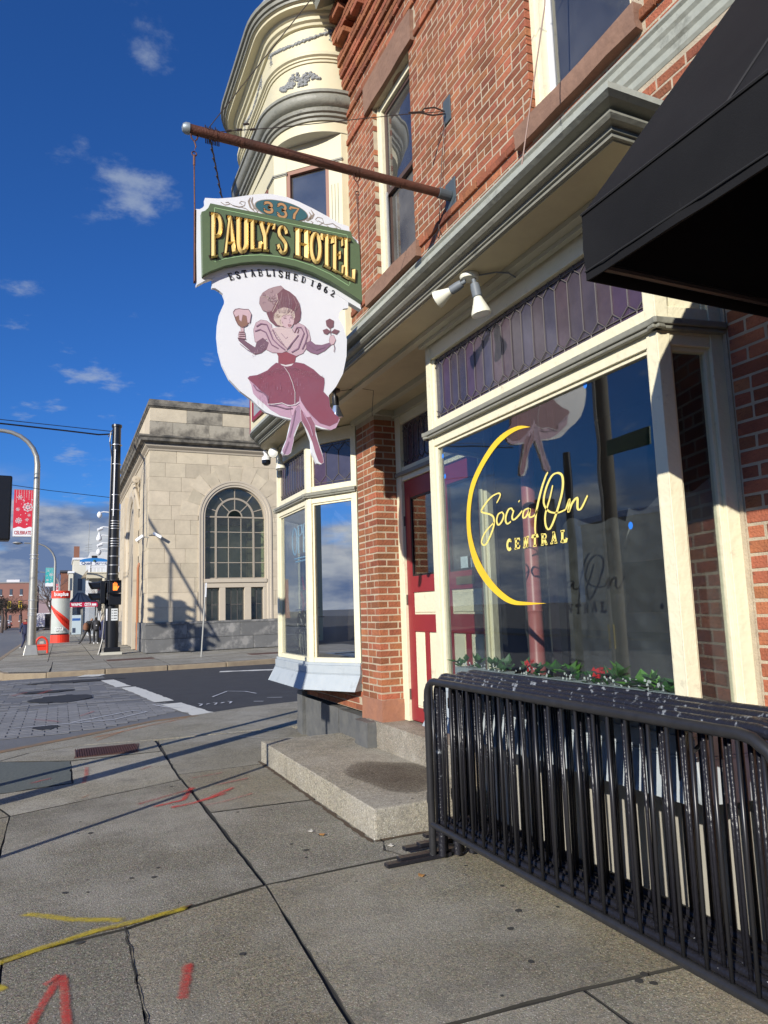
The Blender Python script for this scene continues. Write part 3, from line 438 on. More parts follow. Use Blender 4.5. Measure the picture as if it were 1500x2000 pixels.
# tar patches
for (cx, cy, a, bb_) in ((.05, 15.9, .6, .75), (.5, 19.9, 1.2, .4), (-.25, 17.6, .6, .28), (-.15, 11.9, .18, .22)):
    rr = random.Random(int(cx*100)); b = MB()
    b.plate([(cx+a*math.cos(t*.314)*rr.uniform(.7, 1.1), cy+bb_*math.sin(t*.314)*rr.uniform(.7, 1.1), -.021) for t in range(20)], (0, 0, .004)); b.build('tar_patch', mat('tar', (.025, .026, .028), .8), None, kind='structure')
# spray paint on pavement
def spray(name, col, dens=.5):
    if name in MC: return MC[name]
    m = bpy.data.materials.new(name); m.use_nodes = True; t = m.node_tree; n = t.nodes; b = n['Principled BSDF']; b.inputs['Base Color'].default_value = (*col, 1); b.inputs['Roughness'].default_value = .9
    tcn = n.new('ShaderNodeTexCoord'); no = n.new('ShaderNodeTexNoise'); t.links.new(tcn.outputs['Object'], no.inputs['Vector']); no.inputs['Scale'].default_value = 75; no.inputs['Detail'].default_value = 7; no.inputs['Roughness'].default_value = .75
    at = n.new('ShaderNodeAttribute'); at.attribute_name = 'edge'
    ad = n.new('ShaderNodeMath'); ad.operation = 'MULTIPLY_ADD'; t.links.new(at.outputs['Fac'], ad.inputs[0]); ad.inputs[1].default_value = .55; t.links.new(no.outputs[0], ad.inputs[2])
    mr = n.new('ShaderNodeMapRange'); t.links.new(ad.outputs[0], mr.inputs[0]); mr.inputs[1].default_value = dens+.06; mr.inputs[2].default_value = dens+.62; mr.inputs[4].default_value = .85
    t.links.new(mr.outputs[0], b.inputs['Alpha']); MC[name] = m; return m
def sprayline(pts, w_, m, name, z=.0045):
    P = [Vector((*p, z)) for p in pts]; Q = []
    for i in range(len(P)-1): Q += [P[i].lerp(P[i+1], j/6) for j in range(6)]
    Q.append(P[-1]); vs = []; fs = []; ed = []
    for i, p in enumerate(Q):
        d = (Q[min(i+1, len(Q)-1)]-Q[max(i-1, 0)]).normalized(); s = Vector((-d.y, d.x, 0))
        e = 0 if i in (0, len(Q)-1) else 1
        for k, q in ((-1.15, -.25), (-.35, 1), (.35, 1), (1.15, -.25)): vs.append(p+s*w_*k*.75); ed.append(q*e*random.uniform(.7, 1.15))
    for i in range(len(Q)-1):
        for k in range(3): fs.append((i*4+k, i*4+k+1, i*4+k+5, i*4+k+4))
    me = bpy.data.meshes.new(name); me.from_pydata(vs, [], fs); a = me.attributes.new('edge', 'FLOAT', 'POINT'); a.data.foreach_set('value', ed); me.materials.append(m)
    o = bpy.data.objects.new(name, me); COL.objects.link(o); o['kind'] = 'structure'; return o
SR = spray('red_spray_paint', (.62, .05, .04), .60); SR2 = spray('faint_red_spray_paint', (.55, .09, .07), .72); SY = spray('yellow_spray_paint', (.62, .48, .03), .58); SO = spray('orange_spray', (.60, .20, .05), .72)
Z2 = .0065
sprayline([(-.15, 4.56), (.10, 4.33), (.36, 4.18)], .055, SY, 'yellow_spray_mark'); sprayline([(-.3, 3.94), (-.1, 4.02), (.2, 4.12), (.42, 4.14), (.68, 4.19)], .055, SY, 'yellow_spray_mark', Z2)
sprayline([(-.25, 3.68), (-.17, 3.74)], .07, SY, 'yellow_spray_mark')
sprayline([(-.08, 3.28), (-.02, 3.5), (.045, 3.72)], .04, SR, 'red_spray_mark'); sprayline([(.05, 3.74), (.06, 3.5), (.065, 3.2)], .04, SR, 'red_spray_mark', Z2); sprayline([(.045, 3.72), (-.03, 3.64)], .03, SR, 'red_spray_mark', .0075)
sprayline([(.575, 3.57), (.535, 3.4), (.50, 3.24)], .05, SR, 'red_spray_mark')
for k, (p, ww) in enumerate((([(.60, 6.55), (.9, 6.72), (1.2, 6.9)], .05), ([(.72, 6.4), (1.0, 6.5), (1.15, 6.95)], .05), ([(.85, 6.3), (1.05, 6.35), (1.4, 6.55)], .06), ([(1.2, 6.45), (1.5, 6.72)], .05), ([(1.3, 6.85), (1.72, 7.0)], .045), ([(1.1, 6.2), (1.3, 6.25), (1.6, 6.4)], .035), ([(1.15, 7.25), (1.55, 7.35)], .03))):
    sprayline(p, ww, SR if k in (1, 2, 3) else SR2, 'red_spray_mark', .0045+k*.0012)
sprayline([(.3, 8.5), (.28, 8.05), (.24, 7.6)], .05, SR2, 'red_spray_mark'); sprayline([(-.25, 7.9), (0, 8.1)], .05, SR2, 'red_spray_mark'); sprayline([(.78, 7.95), (.92, 8.1)], .05, SR2, 'red_spray_mark')
sprayline([(.35, 10.3), (1.2, 11.0), (1.9, 11.5)], .08, SO, 'orange_spray_mark'); sprayline([(.4, 10.0), (.9, 10.8)], .04, SO, 'orange_spray_mark', Z2); sprayline([(.2, 7.05), (.3, 7.15)], .03, SO, 'orange_spray_mark')
sprayline([(-.4, 13.0), (.1, 12.3)], .06, SR2, 'red_spray_mark', -.012); sprayline([(.3, 12.8), (.6, 13.4)], .05, SR2, 'red_spray_mark', -.012); sprayline([(-.9, 17), (-.6, 17.8)], .12, SR2, 'red_spray_mark', -.012); sprayline([(-.4, 17), (-.1, 18)], .12, SR2, 'red_spray_mark', -.012)
# cracks, dirt along the step, repairs
def crack(pts, w_, seed, m=None, name='crack'):
    r = random.Random(seed); P = []
    for i in range(len(pts)-1):
        a = Vector((*pts[i], .0045)); c = Vector((*pts[i+1], .0045)); k = max(2, int((c-a).length/.05))
        for j in range(k): P.append(a.lerp(c, j/k)+Vector((r.uniform(-.008, .008), r.uniform(-.008, .008), 0)))
    P.append(Vector((*pts[-1], .0045))); b = MB(); b.ribbon(P, [w_*r.uniform(.4, 1.5) for _ in P], (0, 0, 1)); return b.build(name, m or JD, None, kind='structure')
crack([(2.05, 4.70), (1.98, 4.5), (2.03, 4.36), (1.93, 4.20)], .010, 1); crack([(1.13, 6.0), (1.6, 5.98), (1.98, 5.93)], .006, 2); crack([(.345, 4.1), (.34, 3.5), (.36, 2.9)], .005, 3); crack([(1.10, 7.32), (.6, 7.12), (.1, 6.95)], .006, 4)
crack([(1.97, 4.68), (1.965, 5.6), (1.97, 6.5), (1.96, 7.7)], .030, 5, mat('brown_dirt', (.085, .058, .035), .95), 'dirt_line'); crack([(1.99, 4.69), (2.45, 4.70), (2.9, 4.72)], .028, 6, mat('brown_dirt', (.085, .058, .035), .95), 'dirt_line')
crack([(-.2, 3.97), (.1, 4.09), (.34, 4.12), (.7, 4.22)], .016, 7, mat('rusty_dirt', (.14, .075, .035), .95), 'dirt_line')
crack([(2.05, 9.4), (2.4, 9.0), (2.9, 8.7)], .02, 10, mat('pale_seal', (.5, .48, .42), .9), 'sealant_line'); crack([(1.6, 9.9), (2.6, 9.5)], .02, 11, mat('pale_seal', (.5, .48, .42), .9), 'sealant_line')
r = random.Random(77)
for k in range(46):
    x, y = r.uniform(-.1, 2.9), r.uniform(2.3, 7.5)
    if x > 1.9 and y > 4.5: continue
    q = r.uniform(.008, .022); b = MB(); b.plate([(x+q*r.uniform(.7, 1.2)*math.cos(t), y+q*r.uniform(.7, 1.2)*math.sin(t), .0025) for t in range(6)], (0, 0, .0015)); b.build('gum_spot', mat('old_gum', (.05, .048, .043), .8), sidewalk)
# far pavement, kerb
CURB = mat('worn_granite_kerb', (.36, .29, .19), .9, col2=(.22, .17, .12), nscale=4, bump=1, bscale=30)
fk = [(-2.12, 27.0), (-2.0, 24.6), (-1.4, 22.6), (-.3, 21.9), (1.2, 21.75), (4.6, 21.8), (8, 22.3), (60, 24)]
far = MB(); far.plate([(x, y+.15, -.10) for x, y in fk]+[(60, 60, -.10), (3.3, 900, -.10), (-1.97, 900, -.10)], (0, 0, .185))
farw = far.build('far_sidewalk', mat('joint_dirt', (.035, .033, .028)), None, kind='structure')
kb = MB()
for i in range(len(fk)-1):
    a = Vector(fk[i]); c = Vector(fk[i+1]); n_ = max(1, int((c-a).length/1.6))
    for j in range(n_ if c.x < 20 else 4):
        p = a.lerp(c, j/n_); q = a.lerp(c, (j+.985)/n_); d = (q-p).normalized(); s = Vector((-d.y, d.x))*.16
        if a.x < -1.9 or True:
            kb = MB(); jz = random.uniform(-.012, .012); s = -s if s.y < 0 and abs(s.y) > abs(s.x) else s
            if i == 0: s = Vector((.16, 0))
            P = [p, q, q+s, p+s]; kb.hexa([(u.x, u.y, -.12) for u in P]+[(u.x, u.y, .095+jz) for u in P]); kb.build('kerb_stone', CURB, farw, bevel=.02)
part('kerb_stone', CURB, farw, (-2.12, 27, -.12, -1.96, 300, .095))
# far slabs
rr = random.Random(5)
xs = [-1.95, -.35, 1.1, 3.05]
yy = [27.0]
while yy[-1] < 95: yy.append(yy[-1]+1.7+.03*(yy[-1]-27))
for i in range(len(yy)-1):
    for j in range(3): slab([(xs[j], yy[i]), (xs[j+1], yy[i]), (xs[j+1], yy[i+1]), (xs[j], yy[i+1])], CF, gap=.012, amp=.0, z=.10, th=.02, parent=farw)
slab([(-1.35, 22.85), (-.25, 22.15), (-.2, 25.0), (-1.85, 25.1)], CF, z=.10, th=.02, parent=farw); slab([(-1.9, 25.1), (-.2, 25.0), (-.2, 27), (-1.95, 27)], CF, z=.10, th=.02, parent=farw)
for i, x in enumerate((-.2, 1.4, 3.0, 4.6, 6.2, 7.8, 9.4)):
    slab([(x, 22.05+.08*max(0, x-4.6)), (x+1.6, 22.05+.08*max(0, x-3)), (x+1.6, 25.0), (x, 25.0)], CF, z=.10, th=.02, parent=farw); slab([(x, 25.0), (x+1.6, 25.0), (x+1.6, 28.9 if x > 2.9 else 27), (x, 28.9 if x > 2.9 else 27)], CF, z=.10, th=.02, parent=farw)
for (x0, y0, x1, y1) in ((1.5, 25.6, 2.9, 26.3), (6.1, 24.6, 7.7, 25.3)):
    o = thing('vault_cover', 'flat rusty utility cover in the pavement %s' % ('before the black pole' if x0 < 3 else 'beside the stone bank wall'), 'cover', (x0, y0, .1)); part('plate', mat('rust_plate', (.10, .055, .04), .9), o, (x0, y0, .101, x1, y1, .106)); part('rim', RUST, o, (x0-.05, y0-.05, .1, x0, y1+.05, .11), (x1, y0-.05, .1, x1+.05, y1+.05, .11), (x0, y0-.05, .1, x1, y0, .11), (x0, y1, .1, x1, y1+.05, .11))
# opposite side of the main street: pavement
MB().box(-20, -40, -.1, -16, 900, .08).build('opposite_sidewalk', CF, None, kind='structure')
for i in range(60): stripe([(-9, 30+i*8), (-9, 33+i*8)], .14, 'road_marking', PAINTW, z=-.028, seed=i, amp=0)
# ================================================================ CONCRETE STEP
st = thing('concrete_step', 'low thick concrete step slab with damp stain before the red door', 'step', (2.47, 6.15, 0))
CS = conc('step_concrete', (.31, .275, .20), (.40, .36, .27), 2.2, .6, -.05)
b = MB(); nx, ny = 6, 24
pts = [(2.0, 4.72), (2.95, 4.72), (2.95, 7.7), (2.0, 7.72)]
b.plate([(x, y, -.03) for x, y in [p[:] for p in [(2.005, 4.71), (2.95, 4.74), (2.95, 7.72), (1.99, 7.72)]]], (0, 0, .235)); b.build('slab', CS, st, bevel=.014)
sm = spray('damp_stain', (.085, .060, .040), .42); b = MB()
b2 = []; 
cx, cy = 2.55, 5.55; vs = [(cx, cy, .2095)]; ed = [.62]; n_ = 28; rr = random.Random(4)
for ring, e in ((.62, .52), (.90, .36), (1.04, -.25)):
    for j in range(n_):
        a = j*2*math.pi/n_; r1 = ring*(1+.07*math.sin(3*a+1)+.05*math.sin(5*a)); vs.append((cx+.37*r1*math.cos(a), cy+.62*r1*math.sin(a), .2095)); ed.append(e)
fs = [(0, 1+j, 1+(j+1) % n_) for j in range(n_)]+[(1+k*n_+j, 1+k*n_+(j+1) % n_, 1+(k+1)*n_+(j+1) % n_, 1+(k+1)*n_+j) for k in range(2) for j in range(n_)]
me = bpy.data.meshes.new('damp_stain'); me.from_pydata([tuple(Vector(v)-Vector((2.47, 6.15, 0))) for v in vs], [], fs); a_ = me.attributes.new('edge', 'FLOAT', 'POINT'); a_.data.foreach_set('value', ed); me.materials.append(sm)
o = bpy.data.objects.new('damp_stain', me); link(o, st)
# leaves & grit
for k, (x, y) in enumerate(((1.72, 5.0), (1.98, 3.98), (2.05, 4.55), (1.68, 5.12))):
    b = MB(); a = random.random()*3; b.plate([(x+.025*math.cos(a+t)*(1 if t % 2 else .5), y+.025*math.sin(a+t), .006+.004*(int(t) % 2)) for t in (0, 1, 2, 3, 4, 5)], (0, 0, .002)); o = b.build('fallen_leaf', mat('dry_leaf', (.40, .20, .06) if k < 2 else (.45, .42, .36), .8) if k < 2 else mat('paper_scrap', (.55, .52, .45)), None)
    tag(o, ['dry orange leaf left of the near step corner', 'small brown leaf on the pavement in front of the barrier feet', 'pale scrap of litter between the step and the barrier feet', 'pale scrap of litter just beyond the orange leaf'][k], 'leaf' if k < 2 else 'litter', 'litter scraps on the pavement')
# ================================================================ HOTEL BUILDING
hotel = thing('hotel_building', 'old red brick hotel with cream and grey shopfront and a round corner turret', 'building', (2.93, 6.0, 0))
HB = 9.15
wall = MB()
CH_ = .0703
# mortar backing with openings (upper wall plane X = W+.006)
def wallpanels(mb, x0, x1, y0, y1, z0, z1, holes):
    ys = sorted({y0, y1}|{h for a in holes for h in (a[0], a[1]) if y0 < h < y1}); zs = sorted({z0, z1}|{h for a in holes for h in (a[2], a[3]) if z0 < h < z1})
    for i in range(len(ys)-1):
        for j in range(len(zs)-1):
            cy, cz = (ys[i]+ys[i+1])/2, (zs[j]+zs[j+1])/2
            if any(a[0] < cy < a[1] and a[2] < cz < a[3] for a in holes): continue
            mb.box(x0, ys[i], zs[j], x1, ys[i+1], zs[j+1])
H1 = (5.53, 6.40, 4.93, 6.93); H2 = (2.75, 3.72, 4.96, 6.93)
BAYH = (2.37, 4.86, .9, 3.62)
wallpanels(wall, W+.0025, W+.30, -3.0, 7.2, 4.40, 8.9, [(h[0]-.007, h[1]+.007, h[2]-.007, h[3]+.007) for h in (H1, H2)])
wall.box(W+.0025, -3.0, 0, W+.30, 2.335, 4.40); wall.box(W+.007, 2.33, 0, W+.30, 4.9, .9)
wall.box(W+.0025, 6.6225, .66, 3.19, 7.11, 3.62); wall.box(W+.007, 7.11, .50, W+.3, HB, 1.0)
wall.box(W+.0025, 2.335, 3.64, W+.3, 8.6, 4.40); wall.box(2.925, 2.325, .3, 3.03, 2.349, 3.64)
wall = wall.build('wall', MORTAR, hotel)
def brick_mesh(bld, x, y0, y1, z0, z1, d=.03, ax='x', e=.0035):
    """veneer brick on plane X=x facing -X (ax x) or plane Y=x facing -Y (ax y)"""
    if ax == 'x':
        bld.add([(x+d, y0, z0), (x+d, y1, z0), (x+d, y1, z1), (x+d, y0, z1), (x, y0+e, z0+e), (x, y1-e, z0+e), (x, y1-e, z1-e), (x, y0+e, z1-e),
                 (x+e, y0, z0), (x+e, y1, z0), (x+e, y1, z1), (x+e, y0, z1)],
                [(4, 7, 6, 5), (8, 9, 5, 4), (9, 10, 6, 5), (10, 11, 7, 6), (11, 8, 4, 7), (0, 1, 9, 8), (1, 2, 10, 9), (2, 3, 11, 10), (3, 0, 8, 11)])
def cut(y0, y1, z0, z1, holes):
    """pieces of brick y0..y1 outside the holes"""
    segs = [(y0, y1)]
    for a in holes:
        if z1 > a[2]+.02 and z0 < a[3]-.02:
            ns = []
            for s0, s1 in segs:
                if s1 <= a[0] or s0 >= a[1]: ns.append((s0, s1)); continue
                if s0 < a[0]: ns.append((s0, a[0]))
                if s1 > a[1]: ns.append((a[1], s1))
            segs = ns
    return [s for s in segs if s[1]-s[0] > .035]
rb = random.Random(11); BC = {}
def brick_obj(x0, y0, z0, x1, y1, z1, parent):
    """single brick as an object with shared mesh"""
    dx, dy, dz = round(x1-x0, 3), round(y1-y0, 3), round(z1-z0, 3); k = (dx, dy, dz, rb.randrange(3))
    if k not in BC:
        bm = bmesh.new(); bmesh.ops.create_cube(bm, size=1)
        for v in bm.verts: v.co = Vector((v.co.x*dx, v.co.y*dy, v.co.z*dz))+Vector([rb.uniform(-.0015, .0015) for _ in range(3)])
        bmesh.ops.bevel(bm, geom=[e for e in bm.edges], offset=.004, segments=1, affect='EDGES')
        me = bpy.data.meshes.new('brick'); bm.to_mesh(me); bm.free(); me.materials.append(BRICK); BC[k] = me
    return inst('brick', BC[k], ((x0+x1)/2+rb.uniform(-.0015, .0015), (y0+y1)/2, (z0+z1)/2), parent)
G = .0108
# pier: four bricks a course
n = 0; z = .665
while z+.058 < 3.60:
    a, c = z, z+CH_-G
    if n % 2 == 0:
        L4 = [(W, 6.62, 3.135, 6.72), (3.135+G, 6.62, 3.19, 6.72), (W, 6.72+G, W+.09, 6.93), (W, 6.93+G, W+.09, 7.11)]
    else:
        L4 = [(W, 6.62, W+.095, 6.82), (W+.095+G, 6.62, 3.19, 6.72), (W, 6.82+G, W+.09, 6.92), (W, 6.92+G, W+.09, 7.11)]
    for q in L4: brick_obj(q[0], q[1], a, q[2], q[3], c, wall)
    z += CH_; n += 1
# near right wall, nearest bricks single; the rest joined
z = .30; n = 0; stuffb = MB(); rr = random.Random(21)
singles = []
while z < 4.38:
    y_hi = 2.33 if z < 3.8 else 3.95
    first = True
    while y_hi > -1.5:
        ln = (.10 if (n % 2 == 0 and first) or (n % 7 == 3) else .205); first = False
        y0 = y_hi-ln
        singles.append((abs(y0-2.0)+(0 if .9 < z < 3.1 else 5), y0, y_hi-G, z, z+CH_-G)); y_hi = y0
    z += CH_; n += 1
singles.sort()
for i, (_, y0, y1, z0, z1) in enumerate(singles):
    if i < 122: brick_obj(W, y0, z0, W+.06, y1, z1, wall)
    else: stuffb.ti = rr.random(); brick_mesh(stuffb, W+rr.uniform(-.0015, .0015), y0, y1, z0, z1)
# wall under bay two, above the stone base
z = .505; n = 0
while z < .98:
    y = 7.12+(.1 if n % 2 else 0)
    while y < HB-.05:
        y1 = min(y+.205, HB); stuffb.ti = rr.random(); brick_mesh(stuffb, W+rr.uniform(-.001, .001), y, y1-G, z, z+CH_-G); y += .205
    z += CH_; n += 1
# upper wall
holes = [(H1[0], H1[1], H1[2]-.17, H1[3]), (H2[0]-.06, H2[1], H2[2]-.17, H2[3]), (5.38, 6.56, 6.93, 7.28), (2.62, 3.86, 6.93, 7.28)]
rowz = 4.71; n = 0
while rowz < 8.75:
    z0, z1 = rowz, rowz+CH_-G
    # projecting bands and corbels
    off = 0
    if rowz > 7.46: off = .028*(int((rowz-7.46)/(CH_*2))+1)
    off = min(off, .20)
    if (4.83 < rowz < 4.90) or (6.90 < rowz < 6.96) or (7.28 < rowz < 7.34): off = .022
    header = (n % 7 == 5)
    ln = .104 if header else .208
    yend = 7.15
    y = -1.6-(n % 2)*.104
    dent = rowz > 8.02 and int((rowz-8.02)/CH_) in (0, 1, 4, 5)
    while y < yend:
        ys = [(max(y, -1.6), min(y+ln-G, yend))]
        for (a, c) in [s for q in ys for s in cut(q[0], q[1], z0, z1, holes)]:
            edge = any(abs(c-h[0]) < .02 or abs(a-h[1]) < .02 for h in holes)
            stuffb.ti = rr.random()
            if dent and int((y+10)/.208) % 2: 
                continue
            brick_mesh(stuffb, W-off-(.05 if dent else 0)+rr.uniform(-.0015, .0015), a, c-(0 if c < yend-.02 else 0), z0, z1, d=(.10 if edge else .03)+off+(.05 if dent else 0))
        y += ln
    rowz += CH_; n += 1
stuffb.build('brick', BRICK, wall, kind='stuff', label='coursed red bricks of the upper wall')
# jamb mortar faces

# lintels & sills (rough brownstone)
def rough(x0, y0, z0, x1, y1, z1, name, m, parent, amp=.012, seed=1, n=(3, 14, 4)):
    bm = bmesh.new(); bmesh.ops.create_cube(bm, size=1); bmesh.ops.subdivide_edges(bm, edges=bm.edges[:], cuts=4, use_grid_fill=True)
    r_ = random.Random(seed); o3 = wpos(parent)
    from mathutils import noise
    for v in bm.verts:
        p = Vector(((x0+x1)/2+v.co.x*(x1-x0), (y0+y1)/2+v.co.y*(y1-y0), (z0+z1)/2+v.co.z*(z1-z0)))
        q = noise.noise_vector(p*9+Vector((seed, 0, 0)))*amp+noise.noise_vector(p*30)*amp*.4; v.co = p+q-o3
    me = bpy.data.meshes.new(name); bm.to_mesh(me); bm.free(); me.materials.append(m); me.polygons.foreach_set('use_smooth', [True]*len(me.polygons)); me.set_sharp_from_angle(angle=rad(35))
    o = bpy.data.objects.new(name, me); link(o, parent); ORG[o.name] = o3.copy(); return o
rough(W-.045, 5.40, 6.94, W+.06, 6.55, 7.27, 'lintel', BSTONE, hotel, seed=2); rough(W-.045, 2.64, 6.94, W+.06, 3.84, 7.27, 'lintel', BSTONE, hotel, seed=3)
rough(W-.055, 5.42, 4.765, W+.1, 6.63, 4.92, 'window_sill', BSTONE, hotel, seed=4, amp=.014); rough(W-.06, 2.67, 4.79, W+.1, 3.85, 4.94, 'window_sill', BSTONE, hotel, seed=5, amp=.014)
# upper windows
def upper_window(h, sash, label, screen):
    y0, y1, z0, z1 = h; x = W+.065
    f = MB()
    for q in ((y0, y0+.06, z0, z1), (y1-.075, y1, z0, z1)): f.box(x, q[0], q[2], x+.12, q[1], q[3])
    f.box(x, y0+.06, z1-.07, x+.12, y1-.075, z1); f.box(x+.02, y0+.06, z0, x+.12, y1-.075, z0+.03)
    f.box(x-.018, y1-.03, z0, x, y1, z1); f.box(x-.018, y0, z0, x, y0+.03, z1)
    fr = f.build('window', CREAM, hotel, label=label)
    a, c = y0+.06, y1-.075; mid = (z0+z1)/2-.01; t = .045; s = MB()
    for (zz0, zz1, xx) in ((mid-.03, z1-.07, x+.035), (z0+.03, mid+.02, x+.065)):
        s.box(xx, a, zz0, xx+.03, a+t, zz1); s.box(xx, c-t, zz0, xx+.03, c, zz1); s.box(xx, a+t, zz0, xx+.03, c-t, zz0+.05); s.box(xx, a+t, zz1-.045, xx+.03, c-t, zz1)
    s.build('sash', sash, fr)
    part('pane', GLASSU, fr, (x+.047, a+t, mid+.02, x+.051, c-t, z1-.115)); part('pane', GLASSU if not screen else glass('screened_glass', ior=1.45, dirt=.5, tint=(.3, .3, .3), base=(.22, .21, .19), boost=1.2), fr, (x+.077, a+t, z0+.08, x+.081, c-t, mid-.025))
    if screen:
        part('storm_frame', mat('aluminium', (.55, .56, .56), .4, .6), fr, (x+.02, c-.035, z0+.03, x+.034, c-.005, mid), (x+.02, a, z0+.03, x+.034, a+.03, mid), (x+.02, a+.03, z0+.03, x+.034, c-.035, z0+.06))
    part('curtain', mat('grey_curtain', (.25, .27, .30), .9, col2=(.16, .17, .2), nscale=9), fr, (x+.17, a+.25, z0+.02, x+.18, c, z1))
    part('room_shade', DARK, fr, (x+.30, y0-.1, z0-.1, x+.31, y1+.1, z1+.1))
upper_window(H1, mat('brown_sash', (.09, .055, .045), .5), 'narrow brown sash window with screened lower half behind the sign rod', True)
upper_window(H2, WHITE, 'white sash window over the shop cornice', False)
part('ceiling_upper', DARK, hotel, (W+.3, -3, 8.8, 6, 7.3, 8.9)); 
# roof cornice at the wall head
cr = MB(); prof = [(W, 8.78), (2.52, 8.50), (2.50, 8.58), (2.44, 8.62), (2.42, 8.72), (2.36, 8.76), (2.36, 8.84), (W, 8.9)]
def extr_y(mb, prof, y0, y1):
    n = len(prof); mb.add([(x, y0, z) for x, z in prof]+[(x, y1, z) for x, z in prof], [(i, (i+1) % n, n+(i+1) % n, n+i) for i in range(n)]+[tuple(range(n)), tuple(range(2*n-1, n-1, -1))])
extr_y(cr, prof, -1.6, 7.0); cr.build('roof_cornice', GREY, hotel)
# belt moulding above the shop cornice
bp = MB(); extr_y(bp, [(W, 4.71), (W-.05, 4.70), (W-.06, 4.675), (W-.045, 4.66), (W-.045, 4.62), (W-.03, 4.60), (W-.028, 4.55), (W-.012, 4.53), (W-.012, 4.49), (W, 4.47)], -1.6, 7.05); bp.build('belt_moulding', GGREY, hotel)
# ---- shop entablature swept round the far corner
path = []
path.append((W, 2.24, 0, -1)); path.append((2.21, 2.24, -1, -1))
for i in range(13):
    a = math.pi+(-math.pi/2)*i/12; path.append((2.21+.55+.55*math.cos(a), 8.42+.55*math.sin(a), math.cos(a), math.sin(a)))
path.append((8.0, 8.97, 0, 1))
def sweep(mb, path, prof, close=False):
    n = len(prof); vs = [(x+nx*o, y+ny*o, z) for x, y, nx, ny in path for o, z in prof]
    fs = [(i*n+j, i*n+j+1, (i+1)*n+j+1, (i+1)*n+j) for i in range(len(path)-1) for j in range(n-1)]; mb.add(vs, fs)
cm = MB(); cm.mi = 0; sweep(cm, path, [(-.10, 3.86), (.125, 3.80), (.13, 3.765), (.105, 3.75)]); 
cm.mi = 1; sweep(cm, path, [(.105, 3.75), (.055, 3.742), (.055, 3.73), (.075, 3.715), (.08, 3.70), (.065, 3.685), (.03, 3.68), (.03, 3.66), (.018, 3.658), (.018, 3.64), (0, 3.638)])
cm.build('shop_cornice', [GGREY, GREY], hotel)
b = MB(); b.plate([(3.8, 2.24, 3.632), (2.212, 2.24, 3.632)]+[(2.212+.55+.55*math.cos(math.pi-math.pi/2*i/12), 8.42+.55*math.sin(math.pi-math.pi/2*i/12), 3.632) for i in range(13)]+[(8, 8.97, 3.632), (8, 7.2, 3.632), (3.8, 7.2, 3.632)], (0, 0, .02)); b.build('soffit', mat('shaded_cream', (.60, .53, .34), .6, col2=(.48, .41, .26), nscale=4, bump=.3, bscale=20), hotel)  # same cream as the trim, darkened so the soffit shade is in the colour
b = MB(); b.plate([(3.2, 2.2, 3.86), (2.2, 2.26, 3.86)]+[(2.3+.5+.5*math.cos(math.pi-math.pi/2*i/6), 8.35+.5*math.sin(math.pi-math.pi/2*i/6), 3.86) for i in range(7)]+[(8, 8.85, 3.86), (8, 7.2, 3.86), (3.2, 7.2, 3.86)], (0, 0, .02)); b.build('cornice_roof', GREY, hotel)
SOFM = mat('soffit_moulding', (.50, .48, .36), .5)
part('soffit_moulding', SOFM, hotel, (2.44, 2.30, 3.60, 2.50, 8.8, 3.631), (2.50, 2.30, 3.575, 2.54, 4.74, 3.631), (2.87, 4.95, 3.585, 2.93, 7.12, 3.631), (3.14, 4.95, 3.56, 3.2, 6.62, 3.631), (2.93, 6.56, 3.575, 3.2, 6.62, 3.631))
